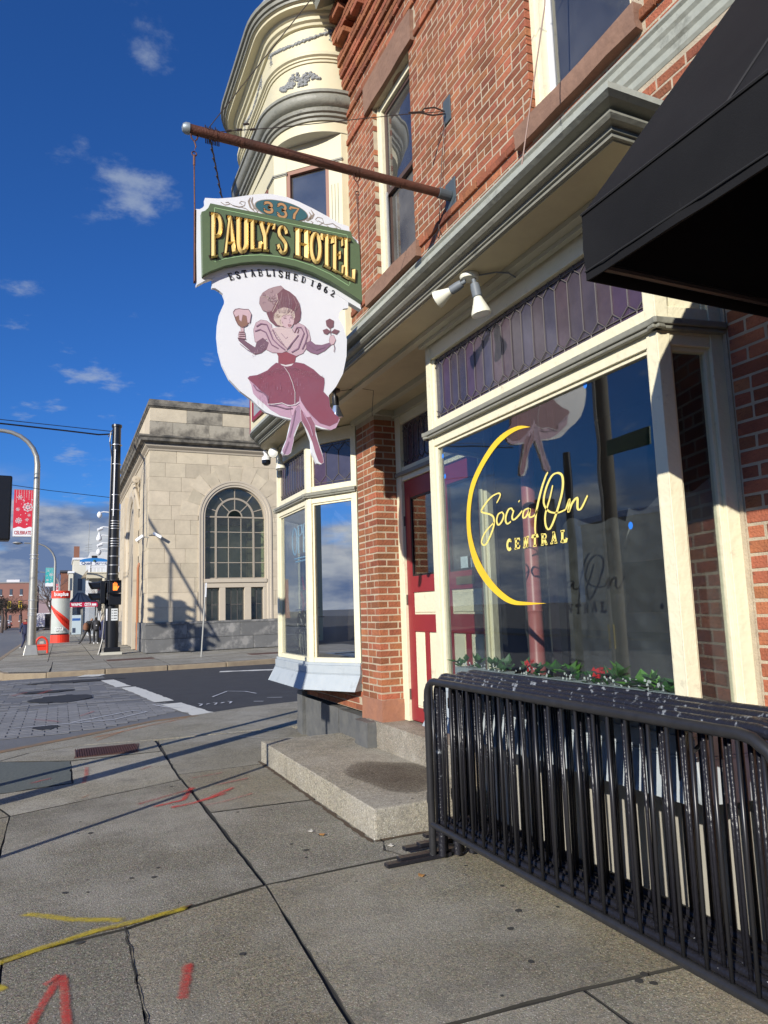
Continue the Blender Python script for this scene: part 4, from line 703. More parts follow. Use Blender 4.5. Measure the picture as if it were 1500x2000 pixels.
# ---- bays
GMOULD = GREY
PURPLE = []
for i in range(6):
    c0 = (.070+.012*(i % 3), .058+.008*(i % 2), .076+.010*(i % 4))
    PURPLE.append(mat('purple_art_glass_%s' % 'abcdef'[i], c0, .26, col2=tuple(v*.45 for v in c0), nscale=7, namt=.3, bump=.25, bscale=9, spec=.9))
def bay(plan, name, glass_label, paneseg, leaded_n, zs=1.0, zt=2.79, dirty=None, flare=.12, base=True, plain_last=False):
    """plan: list of (x,y) going round the bay on the outside; frames stand inside the line"""
    bay_o = MB().box(plan[1][0]+.30, plan[1][1]-.02, zs-.02, plan[1][0]+.301, plan[1][1]-.01, zs-.01).build(name, CREAM, hotel, label=glass_label)
    P = [Vector((*p, 0)) for p in plan]
    cen = sum(P, Vector())/len(P)+Vector((.3, 0, 0))
    post = MB(); grey = MB(); skirt = MB()
    def ob(mb, A, d, nrm, s0, s1, z0, z1, o0, o1):
        q = [A+d*s0+nrm*o0, A+d*s1+nrm*o0, A+d*s1+nrm*o1, A+d*s0+nrm*o1]
        mb.hexa([(v.x, v.y, z0) for v in q]+[(v.x, v.y, z1) for v in q])
    for i in range(len(P)-1):
        A, B = P[i], P[i+1]; d = (B-A); Ln = d.length; d.normalize(); nrm = Vector((d.y, -d.x, 0))
        if nrm.dot(A-cen) < 0: nrm = -nrm
        pw = .072
        e = .0015*i
        for s0, s1 in ((0, pw), (Ln-pw, Ln)): ob(post, A, d, nrm, s0, s1, zs, 3.62-e, -.09, -e)
        ob(post, A, d, nrm, pw, Ln-pw, zt, zt+.055, -.075, -.006-e); ob(post, A, d, nrm, pw, Ln-pw, 2.925, 2.985, -.075, -.006-e); ob(post, A, d, nrm, pw, Ln-pw, zt+.0551, 2.9249, -.07, -.004-e)
        ob(post, A, d, nrm, pw, Ln-pw, 3.475, 3.62, -.075, -.004-e); ob(post, A, d, nrm, pw, Ln-pw, zs, zs+.05, -.075, -.006-e)
        for t_ in (pw, Ln-pw-.022):
            ob(post, A, d, nrm, t_, t_+.022, zs+.05, zt, -.06, -.022-e); ob(post, A, d, nrm, t_, t_+.018, 2.985, 3.475, -.06, -.022-e)
        ob(post, A, d, nrm, pw+.022, Ln-pw-.022, zt-.022, zt, -.06, -.022-e)
        # grey drip mould, skirts
        k = .04; ob(grey, A, d, nrm, -k*(i > 0), Ln+k*(i < len(P)-2), zt+.065, zt+.085, -.02, .028-e); ob(grey, A, d, nrm, -k*(i > 0), Ln+k*(i < len(P)-2), zt+.0851, zt+.118, -.02, .040-e); ob(grey, A, d, nrm, 0, Ln, zt+.1181, zt+.13, -.02, .018-e)
        if base:
            for (z0, z1, o) in ((zs-.03, zs, .02), (zs-.115, zs-.0301, .035), (zs-.125, zs-.1151, .045)): ob(skirt, A, d, nrm, -o*.4, Ln+o*.4, z0, z1, -.2, o-e)
            q0 = .042-e; q1 = flare-e
            for sgn in (0,):
                a0 = A+nrm*q0-d*(q0*.45); a1 = B+nrm*q0+d*(q0*.45); b0 = A+nrm*q1-d*(q1*.5 if i else 0); b1 = B+nrm*q1+d*(q1*.5 if i < len(P)-2 else 0); ia = A-nrm*.2; ib = B-nrm*.2
                skirt.hexa([(b0.x, b0.y, zs-.29), (b1.x, b1.y, zs-.29), (ib.x, ib.y, zs-.29), (ia.x, ia.y, zs-.29), (a0.x, a0.y, zs-.1251), (a1.x, a1.y, zs-.1251), (ib.x, ib.y, zs-.1251), (ia.x, ia.y, zs-.1251)])
        # glass
        b = MB(); ob(b, A, d, nrm, pw+.01, Ln-pw-.01, zs+.04, zt-.01, -.045, -.041); b.build('glass_pane', (dirty or {}).get(i, GLASS), bay_o)
        # leaded transom
        nL = leaded_n[i]
        if not nL: b = MB(); ob(b, A, d, nrm, pw, Ln-pw, 2.985, 3.475, -.06, -.03-e); b.build('side_panel', CREAM, bay_o)
        if nL:
            a, c = pw+.018, Ln-pw-.018; sp = (c-a)/nL; zl, zh = 2.99, 3.472; cm_ = MB(); hz = .075 if nL > 4 else .11
            for j in range(nL):
                b = MB(); tl = rr.uniform(-.006, .006); s0, s1 = a+j*sp, a+(j+1)*sp
                q = [A+d*s0+nrm*(-.040+tl*.25), A+d*s1+nrm*(-.040-tl*.25)]
                b.add([(q[0].x, q[0].y, zl), (q[1].x, q[1].y, zl), (q[1].x, q[1].y, zh), (q[0].x, q[0].y, zh), (q[0].x+.004, q[0].y, zl), (q[1].x+.004, q[1].y, zl), (q[1].x+.004, q[1].y, zh), (q[0].x+.004, q[0].y, zh)], [(0, 1, 2, 3), (4, 5, 6, 7), (0, 1, 5, 4), (2, 3, 7, 6), (0, 3, 7, 4), (1, 2, 6, 5)])
                b.build('art_glass_pane', PURPLE[rr.randrange(6)], bay_o)
            def pt(s, z, o=-.034): v = A+d*s+nrm*o; return (v.x, v.y, z)
            r_ = .0034
            for j in range(nL+1): cm_.tube([pt(a+j*sp, zl+hz), pt(a+j*sp, zh-hz)], r_, 5)
            for j in range(nL):
                s0 = a+j*sp; mm = s0+sp/2
                cm_.tube([pt(s0, zl+hz), pt(mm, zl+.028), pt(s0+sp, zl+hz)], r_, 5); cm_.tube([pt(s0, zh-hz), pt(mm, zh-.028), pt(s0+sp, zh-hz)], r_, 5)
                cm_.tube([pt(mm, zl), pt(mm, zl+.03)], r_*.8, 4); cm_.tube([pt(mm, zh), pt(mm, zh-.03)], r_*.8, 4)
            cm_.tube([pt(a, zl+.028), pt(c, zl+.028)], r_, 5); cm_.tube([pt(a, zh-.028), pt(c, zh-.028)], r_, 5)
            cm_.build('lead_cames', CAME, bay_o)
    post.build('frame', CREAM, bay_o, bevel=.003); grey.build('drip_moulding', GMOULD, bay_o, bevel=.006)
    if base: skirt.build('sill_skirt', LGREY, bay_o, bevel=.004)
    return bay_o
bay1 = bay([(2.93, 2.35), (2.56, 2.41), (2.56, 4.745), (3.16, 4.93)], 'bay_window', 'large bay shop window with yellow script lettering on the glass', None, [0, 19, 4], zs=1.0)
bay2 = bay([(2.93, 7.14), (2.56, 7.77), (2.56, 9.03), (3.05, 9.6)], 'bay_window', 'far corner bay window hung with unlit neon signs', None, [3, 11, 4], zs=1.0, dirty={0: GLASSD})
# bay floors, roofs and dark rooms
WOODF = mat('dark_floor', (.05, .045, .04), .7)
part('window_floor', LGREY, bay1, (2.60, 2.44, .94, 3.6, 4.72, .99)); b = MB(); b.plate([(2.6, 7.8, .98), (2.6, 9.0, .98), (3.05, 9.5, .98), (5, 9.5, .98), (5, 7.2, .98), (2.95, 7.2, .98)], (0, 0, -.04)); b.build('window_floor', LGREY, bay2)
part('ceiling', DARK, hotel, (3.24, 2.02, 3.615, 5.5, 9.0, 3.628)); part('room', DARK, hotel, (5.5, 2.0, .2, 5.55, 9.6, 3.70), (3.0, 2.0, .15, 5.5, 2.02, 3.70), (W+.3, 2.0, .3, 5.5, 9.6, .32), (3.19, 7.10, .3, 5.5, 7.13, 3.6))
b = MB(); b.box(3.0, 9.9, .0, 9, 9.95, 8); 
# stone base
for i, (y0, y1, z1, dx) in enumerate(((8.98, 9.2, .54, .05), (8.35, 8.97, .47, .01), (7.75, 8.34, .47, .02), (7.13, 7.74, .46, .015))): rough(W-dx-.02, y0+.006, 0, W+.2, y1, z1, 'base_stone', DSTONE, hotel, seed=20+i, amp=.012)
rough(2.80, 6.70, .18, 2.95, 7.05, .45, 'base_stone', DSTONE, hotel, seed=31, amp=.014)
rough(W-.005, 6.60, .44, 3.19, 7.12, .665, 'pier_base', RSTONE, hotel, seed=33, amp=.010)
rough(W-.03, 4.9, .19, 3.35, 6.95, .455, 'threshold', conc('sill_stone', (.26, .22, .16), (.2, .17, .13), 1.1), hotel, seed=34, amp=.008)
# under bay one: panels
part('bulkhead', mat('bulkhead_panel', (.42, .40, .34), .7, col2=(.33, .31, .26), nscale=5), hotel, (W-.03, 2.36, 0, W+.0, 3.4, .60), (W-.03, 3.41, 0, W+.0, 4.6, .60))
# building return on side street
part('side_wall', CREAM, hotel, (3.4, 8.75, 3.9, 9, 8.9, 4.9), (3.4, 9.15, 0, 9, 9.3, .98))
# ---- double door in the recess
def door_leaf(y0, y1, label):
    x = 3.20; f = MB(); s = .115
    f.box(x, y0, .47, x+.045, y0+s, 2.86); f.box(x, y1-s, .47, x+.045, y1, 2.86)
    a, c = y0+s, y1-s; mid = (a+c)/2
    for z0, z1 in ((.47, .60), (1.335, 1.50), (1.72, 1.88), (2.68, 2.86)): f.box(x, a, z0, x+.045, c, z1)
    f.box(x, mid-.035, .60, x+.045, mid+.035, 1.335)
    d = f.build('door', RED, hotel, label=label, bevel=.004)
    for (p, q, z0, z1) in ((a, c, 1.50, 1.72), (a, mid-.035, .60, 1.335), (mid+.035, c, .60, 1.335)):
        b = MB(); b.box(x+.014, p+.002, z0, x+.03, q-.002, z1); b.box(x+.004, p+.022, z0+.022, x+.015, q-.022, z1-.022); b.build('door_panel', CREAM, d, bevel=.006)
    part('glass_pane', GLASS, d, (x+.018, a, 1.88, x+.024, c, 2.68))
    part('glazing_bead', mat('black_bead', (.02, .02, .02), .4), d, (x+.006, a, 1.88, x+.016, a+.018, 2.68), (x+.006, c-.018, 1.88, x+.016, c, 2.68), (x+.006, a+.018, 1.88, x+.016, c-.018, 1.898), (x+.006, a+.018, 2.662, x+.016, c-.018, 2.68))
    return d
d1 = door_leaf(5.745, 6.50, 'left leaf of the red panelled double door beside the brick pier'); d2 = door_leaf(4.98, 5.74, 'right leaf of the red double door seen through the bay glass')
BR = mat('brass', (.42, .33, .14), .4, .8)
part('letter_slot', BR, d2, (3.19, 5.20, 1.76, 3.2, 5.5, 1.83)); MB().lathe((3.155, 5.68, 1.62), [(0, 0), (.026, .004), (.032, .02), (.02, .035), (.01, .045)], 12, ax='x').build('door_knob', BR, d2, smooth=True)
part('notice', mat('pale_notice', (.55, .66, .70), .6), d2, (3.198, 5.15, 1.90, 3.2, 5.25, 1.98)); part('notice', mat('pale_notice', (.55, .66, .70), .6), d2, (3.198, 5.3, 1.90, 3.2, 5.42, 2.0))
for zc in (.72, 1.65, 2.45): part('hinge', mat('old_hinge', (.12, .10, .08), .6), d1, (3.185, 6.495, zc-.05, 3.2, 6.515, zc+.05))
b = MB(); b.box(3.17, 6.505, .46, 3.25, 6.62, 3.56); b.box(3.17, 4.90, .46, 3.25, 4.975, 3.56); b.box(3.18, 4.976, 2.865, 3.25, 6.504, 2.92); b.box(3.18, 4.976, 2.955, 3.25, 6.504, 3.01); b.box(3.18, 4.976, 3.47, 3.25, 6.504, 3.60)
df = b.build('door_frame', CREAM, hotel, bevel=.004); part('drip_moulding', GREY, df, (3.145, 4.9, 2.9201, 3.25, 6.60, 2.9549))
nL = 13; sp = (6.504-4.976)/nL; cm_ = MB()
for j in range(nL):
    y = 4.976+j*sp; part('art_glass_pane', PURPLE[rr.randrange(6)], df, (3.208, y, 3.01, 3.212, y+sp, 3.47)); X_ = 3.203
    cm_.tube([(X_, y, 3.085), (X_, y, 3.395)], .004, 5); cm_.tube([(X_, y, 3.085), (X_, y+sp/2, 3.04), (X_, y+sp, 3.085)], .004, 5); cm_.tube([(X_, y, 3.395), (X_, y+sp/2, 3.44), (X_, y+sp, 3.395)], .004, 5)
cm_.build('lead_cames', CAME, df)
# ================================================================ TURRET (round-ended corner bay)
TCREAM = mat('turret_cream', (.70, .645, .44), .55, col2=(.63, .57, .38), nscale=2.5, bump=.15, bscale=14)
TCX, TCY, TR = 2.95, 7.90, .75
def plan_up():
    P = [(3.6, 7.15, 0, -1)]
    P += [(TCX-TR*math.sin(rad(a)), TCY-TR*math.cos(rad(a)), -math.sin(rad(a)), -math.cos(rad(a))) for a in range(0, 91, 6)]
    P += [(2.2, 9.30, -1, 0)]+[(TCX-TR*math.cos(rad(a)), 9.30+TR*math.sin(rad(a)), -math.cos(rad(a)), math.sin(rad(a))) for a in range(9, 91, 9)]+[(6.5, 10.05, 0, 1)]
    return P
PU = plan_up()
def tsweep(prof, name, m, parent): b = MB(); sweep(b, PU, prof); return b.build(name, m, parent, smooth=True)
b = MB(); sweep(b, PU, [(0, 7.14), (0, 8.7)]); tur = b.build('turret', TCREAM, hotel, smooth=True, label='cream and grey round cornered turret over the street corner')
b = MB(); b.plate([(p[0]+.001*p[2]*-1, p[1], 7.139) for p in PU], (0, 0, .01)); b.build('arch_soffit', mat('grey_soffit', (.40, .41, .39), .6), tur)
tsweep([(0, 7.27), (.02, 7.27), (.025, 7.30), (.05, 7.31), (.05, 7.34), (.075, 7.352), (.085, 7.385), (.065, 7.41), (.10, 7.425), (.12, 7.45), (.135, 7.50), (.13, 7.53), (.15, 7.54), (.15, 7.575), (0, 7.60)], 'middle_cornice', GREY, tur)
tsweep([(0, 8.03), (.015, 8.03), (.02, 8.055), (.035, 8.06), (.035, 8.08), (.06, 8.095), (.065, 8.125), (.05, 8.145), (0, 8.16)], 'string_moulding', TCREAM, tur)
tsweep([(0, 8.50), (.03, 8.505), (.04, 8.53), (.07, 8.545), (.08, 8.58), (.10, 8.59), (.11, 8.625), (.195, 8.63), (.20, 8.66), (.22, 8.67)], 'eaves_moulding', TCREAM, tur)
tsweep([(.22, 8.67), (.235, 8.67), (.24, 8.70), (.262, 8.705), (.268, 8.745), (.295, 8.755), (.30, 8.80), (.2, 8.82)], 'roof_gutter', GREY, tur)
tsweep([(.29, 8.80), (-.1, 9.5)], 'turret_roof', mat('roof_metal', (.42, .46, .50), .5, .3), tur)
FPTS = [(3.2, 7.14), (2.86, 7.165), (2.225, 7.81), (2.20, 8.95), (2.7, 9.6)]
BRW = mat('brown_window_wood', (.26, .115, .07), .5); BLD = mat('grey_blind', (.42, .44, .50), .8)
for i in range(len(FPTS)-1):
    A = Vector((*FPTS[i], 0)); B = Vector((*FPTS[i+1], 0)); d = B-A; Ln = d.length; d.normalize(); nrm = Vector((d.y, -d.x, 0))
    if nrm.dot(A-Vector((3.4, 8.6, 0))) < 0: nrm = -nrm
    def ob(mb, s0, s1, z0, z1, o0, o1):
        q = [A+d*s0+nrm*o0, A+d*s1+nrm*o0, A+d*s1+nrm*o1, A+d*s0+nrm*o1]; mb.hexa([(v.x, v.y, z0) for v in q]+[(v.x, v.y, z1) for v in q])
    e = .001*i; m = MB(); win = i in (1, 2); pw = .17 if i == 1 else .24
    if win:
        ob(m, 0, pw, 4.45, 7.138, -.1, -e); ob(m, Ln-pw, Ln, 4.45, 7.138, -.1, -e); ob(m, pw, Ln-pw, 6.84, 7.138, -.1, -.002-e); ob(m, pw, Ln-pw, 4.45, 5.0, -.1, -.002-e)
    else: ob(m, 0, Ln, 4.45, 7.138, -.1, -e)
    m.build('facet', TCREAM, tur)
    if win:
        m = MB(); ob(m, -.01, pw+.012, 6.79, 6.805, 0, .008-e); ob(m, -.015, pw+.015, 6.8051, 6.825, 0, .018-e); m.build('capital', GREY, tur); m = MB(); ob(m, Ln-pw-.012, Ln+.01, 6.79, 6.805, 0, .008-e); ob(m, Ln-pw-.015, Ln+.015, 6.8051, 6.825, 0, .018-e); m.build('capital', GREY, tur)
        for s in (.05, .09, .13):
            for s_ in (s, Ln-s): m = MB(); ob(m, s_, s_+.007, 5.1, 6.52, -.001-e, .0008-e); m.build('flute', mat('dark_flute', (.13, .15, .12), .8), tur)
        m = MB(); ob(m, pw, pw+.045, 5.0, 6.838, -.09, -.01); ob(m, Ln-pw-.045, Ln-pw, 5.0, 6.838, -.09, -.01); ob(m, pw+.045, Ln-pw-.045, 6.79, 6.838, -.09, -.01); ob(m, pw+.045, Ln-pw-.045, 5.0, 5.05, -.09, -.01); wn = m.build('window', BRW, tur)
        m = MB(); ob(m, pw+.045, Ln-pw-.045, 5.05, 6.79, -.052, -.05); m.build('pane', GLASSU, wn); m = MB(); ob(m, pw+.045, Ln-pw-.045, 6.15, 6.17, -.075, -.065); m.build('blind_edge', mat('blind_hem', (.2, .2, .24), .8), wn); m = MB(); ob(m, pw+.045, Ln-pw-.045, 6.15, 6.79, -.10, -.095); m.build('blind', BLD, wn); m = MB(); ob(m, pw+.12, Ln-pw-.045, 5.0, 6.15, -.13, -.125); m.build('curtain', mat('pale_curtain', (.30, .33, .42), .9), wn)
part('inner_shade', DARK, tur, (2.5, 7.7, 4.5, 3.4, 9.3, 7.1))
# lower storey with red framed panel
b = MB(); b.plate([(3.2, 7.15, 3.87), (2.9, 7.16, 3.87), (2.215, 7.82, 3.87), (2.19, 8.93, 3.87), (3.4, 8.93, 3.87), (3.4, 7.15, 3.87)], (0, 0, .58)); b.build('lower_drum', TCREAM, tur)
MB().box(2.185, 8.905, 3.87, 2.30, 8.94, 4.45).build('red_corner_strip', RED, tur)
f = MB(); y0, y1, z0, z1, x = 7.95, 8.76, 3.99, 4.36, 2.205
for q in ((y0, y0+.045, z0, z1), (y1-.045, y1, z0, z1), (y0+.045, y1-.045, z0, z0+.045), (y0+.045, y1-.045, z1-.045, z1)): f.box(x-.035, q[0], q[2], x+.01, q[1], q[3])
rf_ = f.build('red_panel_frame', RED, tur); part('grey_panel', mat('flat_grey_panel', (.30, .32, .34), .6), rf_, (x-.022, y0+.045, z0+.045, x+.005, y1-.045, z1-.045))
PL = mat('grey_plaster', (.34, .35, .35), .85, bump=1, bscale=60, col2=(.22, .23, .23), nscale=30)
def blobs(name, pts, parent):
    bm = bmesh.new()
    for (s, z, r) in pts:
        if s <= 90: p = (TCX-TR*math.sin(rad(s)), TCY-TR*math.cos(rad(s)), z)
        else: p = (2.2, TCY+(s-90)*.0131, z)
        m_ = Matrix.Translation(Vector(p)-wpos(parent)) @ Matrix.Diagonal((r, r, r, 1)); bmesh.ops.create_icosphere(bm, subdivisions=1, radius=1, matrix=m_)
    me = bpy.data.meshes.new(name); bm.to_mesh(me); bm.free(); me.materials.append(PL); o = bpy.data.objects.new(name, me); link(o, parent); ORG[o.name] = wpos(parent).copy(); return o
r_ = random.Random(2)
for cc in (46, 150):
    pts = []
    for _ in range(230):
        u = r_.uniform(-1, 1); h = .10*(1-abs(u)**1.6)*(1+.25*math.sin(u*9)); pts.append((cc+u*21, 7.83+.02*math.sin(u*7)+r_.uniform(-h*.75, h), r_.uniform(.012, .026)))
    blobs('cartouche', pts, tur)
    for g0, g1 in ((cc-33, cc+37),):
        pts = []
        for i in range(90):
            t = i/89; pts.append((g0+(g1-g0)*t, 8.44-.11*math.sin(math.pi*t)+r_.uniform(-.010, .010), r_.uniform(.015, .026)))
        for s in (g0, g1):
            for _ in range(40): pts.append((s+r_.uniform(-3, 3), 8.42+r_.uniform(-.12, .06), r_.uniform(.006, .012)))
            for t in range(14): pts.append((s+4*math.sin(t*.5)*(1 if s == g0 else -1)+3, 8.45+.003*t+.02*math.cos(t*.5), .008))
        blobs('garland', pts, tur)
# ================================================================ HANGING SIGN
YS = 4.844
sign = thing('hanging_sign', 'hanging painted hotel sign with green name board and a woman in a red dress', 'sign', (1.43, YS, 2.7))
WB = mat('sign_white', (.80, .81, .83), .35, col2=(.75, .76, .79), nscale=3)
GB = mat('sign_green', (.115, .165, .085), .5, col2=(.095, .14, .07), nscale=30, namt=.2)
GOLD = mat('gold_leaf', (.90, .66, .25), .30, .35, spec=.8); DKB = mat('sign_dark_outline', (.035, .02, .012), .5)
def sp3(p, y): return (p[0], y, p[1])
b = MB(); b.plate([sp3(p, YS) for p in D['top_board']], (0, .05, 0)); b.build('top_board', WB, sign)
b = MB(); b.plate([sp3(p, YS+.004) for p in D['board2']], (0, .03, 0)); b.build('shield_board', WB, sign)
b = MB(); b.plate([sp3(p, YS-.05) for p in D['green']], (0, .049, 0)); b.build('green_panel', GB, sign, bevel=.006)
ln = MB(); pl = [sp3(p, YS-.0515) for p in D['line']]; ln.ribbon(pl+[pl[0]], .005, (0, -1, 0)); ln.build('border_line', mat('pale_green_line', (.35, .55, .28), .5), sign)
sz = MB(); sz.box(.80, YS-.008, 3.87, .835, YS+.058, 4.47); 
NRM = (0, -1, 0)
for ch, q in D['letters']:
    c = [sp3(p, YS-.052) for p in q]
    wd = (q[1][0]-q[0][0]); th = wd*.33 if ch != "'" else wd*.7
    if ch in 'SO': th = wd*.30
    o_ = MB(); glyph(o_, ch, c, th, NRM, (0, -.001, 0), 0, .018); lo = o_.build('letter', DKB, sign, label='%s in raised gold with dark outline' % ('apostrophe' if ch == "'" else 'capital '+ch))
    g_ = MB(); glyph(g_, ch, c, th, NRM, (0, -.003, 0), .022, 0, .55); g_.build('gold_face', GOLD, lo)
ov = D['oval']; cx = sum(p[0] for p in ov)/len(ov); cz = sum(p[1] for p in ov)/len(ov)
rx = (max(p[0] for p in ov)-min(p[0] for p in ov))/2; rz = .072
cz = 4.569
def ell(k, y, kz=None): return [(cx+rx*k*math.cos(t*math.pi/20), y, cz+rz*(kz or k)*math.sin(t*math.pi/20)) for t in range(40)]
TAN = mat('tan_paint', (.50, .28, .13), .45); TEAL = mat('teal_paint', (.045, .13, .15), .5); TAUPE = mat('taupe_paint', (.33, .27, .22), .5)
b = MB(); b.plate(ell(1.04, YS-.003, 1.08), (0, .002, 0)); b.build('number_oval_rim', TAUPE, sign); b = MB(); b.plate(ell(1.0, YS-.006), (0, .002, 0)); ovo = b.build('number_oval', TEAL, sign)
for i, ch in enumerate('337'):
    x0 = cx-.15+i*.102; sc_ = (.098, .105, .09)[i]; hz = (.085, .115, .10)[i]; zc = cz-(.0, .002, .004)[i]
    q = [(x0, YS-.0065, zc+hz/2), (x0+sc_, YS-.0065, zc+hz/2), (x0, YS-.0065, zc-hz/2), (x0+sc_, YS-.0065, zc-hz/2)]
    g_ = MB(); glyph(g_, ch, q, .019, NRM, (0, -.0002, 0), 0, .007); o = g_.build('number', DKB, ovo); g_ = MB(); glyph(g_, ch, q, .019, NRM, (0, -.0007, 0)); g_.build('number', TAN, ovo)
for s in D['scroll']: MB().ribbon([sp3(p, YS-.002) for p in s], .005, NRM).build('scroll_line', TAUPE, sign)
for s in D['swash']: MB().ribbon([sp3(p, YS-.0025) for p in s], [.004, .014, .014, .004], NRM).build('scroll_line', TAUPE, sign)
EST = D['est']
for i, ch in enumerate('ESTABLISHED1862'):
    p = Vector(sp3(EST[i], YS-.0012)); nx = Vector(sp3(EST[min(i+1, 14)], YS)); pv = Vector(sp3(EST[max(i-1, 0)], YS)); d = (nx-pv).normalized(); u = Vector((-d.z, 0, d.x)); u = u if u.z > 0 else -u
    hw, hh = .0185, .026
    eb = MB(); glyph(eb, ch, [p-d*hw+u*hh, p+d*hw+u*hh, p-d*hw-u*hh, p+d*hw-u*hh], .0095, NRM, (0, 0, 0), 0, 0, .6); eb.build('small_letter', mat('black_paint', (.012, .012, .012), .5), sign)
FC = dict(pink=((.58, .37, .48), (.50, .32, .43)), leg1=((.38, .27, .38), (.50, .30, .42)), leg2=((.26, .09, .12), (.38, .19, .27)), pink2=((.60, .38, .50), (.64, .44, .55)), skirt=((.27, .065, .10), (.25, .11, .155)), white=((.72, .66, .68), (.7, .66, .68)),
 bodice=((.33, .09, .12), (.25, .08, .10)), puff=((.52, .37, .43), (.60, .45, .49)), glove=((.14, .07, .10), (.24, .15, .20)), mauve=((.22, .12, .18), (.29, .18, .26)), skin=((.60, .43, .46), (.64, .47, .50)), beer=((.26, .13, .09), (.3, .18, .14)),
 plum=((.17, .075, .095), (.24, .13, .15)), chest=((.63, .49, .50), (.66, .53, .52)), plume=((.33, .22, .24), (.44, .32, .33)), hair=((.66, .56, .46), (.58, .45, .42)))
FM = {k: mat('figure_paint_'+k, a, .5, col2=c, nscale=9 if k != 'skirt' else 5, namt=.2) for k, (a, c) in FC.items()}
keys = list(FM); fb = MB(); yy_ = YS+.0026
for i, (k, c, poly) in enumerate(D['figure']):
    y = yy_-.0002*i
    fb.mi = keys.index('plum' if k not in ('petticoat', 'leg1', 'leg2', 'belt', 'skirt') else ('white' if k in ('leg1', 'leg2', 'petticoat') else 'mauve')); 
    c0 = Vector((sum(p[0] for p in poly)/len(poly), 0, sum(p[1] for p in poly)/len(poly)))
    n = len(poly); A_ = sum(poly[j][0]*poly[(j+1) % n][1]-poly[(j+1) % n][0]*poly[j][1] for j in range(n)); sg = 1 if A_ > 0 else -1; gw = []
    for j in range(n):
        d = Vector((poly[(j+1) % n][0]-poly[j-1][0], poly[(j+1) % n][1]-poly[j-1][1])).normalized(); gw.append((poly[j][0]+d.y*sg*.0024, y+.0001, poly[j][1]-d.x*sg*.0024))
    if k not in ('face', 'neck', 'hair', 'belt', 'petticoat'): fb.add(gw, [tuple(t) for t in tessellate_polygon([[Vector(p) for p in gw]])])
    fb.mi = keys.index(c); P = [Vector((p[0], y, p[1])) for p in poly]; fb.add(P, [tuple(t) for t in tessellate_polygon([P])])
yl = yy_-.0002*len(D['figure'])-.0003
for nme, w_, c, pl in D['flines']: fb.mi = keys.index(c); fb.ribbon([(p[0], yl, p[1]) for p in pl], w_, NRM)
def L2(u, v):   # drawing units of the figure, a unit is about 0.75 mm
    a = FO+FU*u+FV*v; return (a.x, yl-.0003, a.z)
_f = dict((k, p) for k, c, p in D['figure']); _a = Vector((_f['hat'][0][0], 0, _f['hat'][0][1])); _b = Vector((_f['leg2'][7][0], 0, _f['leg2'][7][1])); _c = Vector((_f['rose'][2][0], 0, _f['rose'][2][1])); _d = Vector((_f['bowl'][0][0], 0, _f['bowl'][0][1]))
# affine from (640,120),(1136,1890),(1240,410) drawing units
import mathutils
_M = mathutils.Matrix(((640, 120, 1), (1136, 1890, 1), (1240, 410, 1))).inverted(); _X = _M @ Vector((_a.x, _b.x, _c.x)); _Z = _M @ Vector((_a.z, _b.z, _c.z))
FO = Vector((_X[2], 0, _Z[2])); FU = Vector((_X[0], 0, _Z[0])); FV = Vector((_X[1], 0, _Z[1])); rf = random.Random(9)
def stroke(c, w_, pts): fb.mi = keys.index(c); fb.ribbon([L2(*p) for p in pts], w_, NRM)
for i in range(26):
    u = 625+rf.random()*200; v = 285+rf.random()*60+abs(u-725)*.45; stroke(rf.choice(('skin', 'beer', 'hair')), .0016, [(u+16*math.cos(t*.9)*(1-t/12), v+16*math.sin(t*.9)*(1-t/12)) for t in range(7)])
for i in range(30):
    a = i/30; u = 560+a*330; stroke(rf.choice(('plume', 'mauve', 'bodice')), .0016, [(u+rf.uniform(-6, 6), 150+abs(u-730)*.5), (u+12+rf.uniform(-12, 12), 240), (u*.6+300+rf.uniform(-16, 16), 330)] if 600 < u < 870 else [(u, 300), (u+15, 380)])
for i in range(34):
    a = rf.uniform(0, 6.28); r0 = rf.uniform(10, 85); u, v = 565+r0*math.cos(a), 185+r0*math.sin(a)*1.05; stroke(rf.choice(('hair', 'mauve', 'skin', 'plum')), .0020, [(u+14*math.cos(t*.7+a), v+14*math.sin(t*.7+a)) for t in range(6)])
for i in range(420):
    u = rf.uniform(470, 1130); v = 880+abs(rf.gauss(0, 42))+abs(u-760)**1.35*.035
    if v < 1100: stroke(rf.choice(('plume', 'mauve', 'plum')), .0016, [(u, v), (u+rf.uniform(3, 7), v+rf.uniform(2, 6))])
for i in range(60):
    u = rf.uniform(480, 1120); v = rf.uniform(1000, 1230); stroke(rf.choice(('pink', 'mauve', 'bodice')), .0013, [(u, v), (u+rf.uniform(-2, 2), v+rf.uniform(10, 60))])
for i in range(60): u = rf.uniform(420, 540); v = 745-(u-420)*.9+rf.uniform(-10, 40); stroke('puff', .0014, [(u, v), (u+5, v+4)])
for pts in ([(300, 640), (370, 700), (430, 735)], [(980, 660), (1060, 720), (1150, 690)]): stroke('mauve', .004, pts)
for pts in ([(860, 1330), (840, 1450), (805, 1600)], [(800, 1640), (770, 1720), (740, 1790)]): stroke('glove', .004, pts)
for pts in ([(940, 1360), (1010, 1500), (1040, 1600)],): stroke('pink', .007, pts)
for pts in ([(705, 365), (722, 352), (745, 350)], [(780, 350), (800, 352), (815, 372)], [(722, 392), (735, 380), (750, 392)], [(784, 384), (796, 374), (808, 384)], [(690, 400), (684, 420), (692, 440)]): stroke('plum', .0022, pts)
for pts in ([(764, 452), (778, 448), (800, 452)], [(766, 462), (782, 472), (798, 460)]): stroke('bodice', .003, pts)
for i in range(7): stroke('mauve', .002, [(600+i*18, 520+i*22), (625+i*17, 505+i*24), (650+i*14, 540+i*22)])
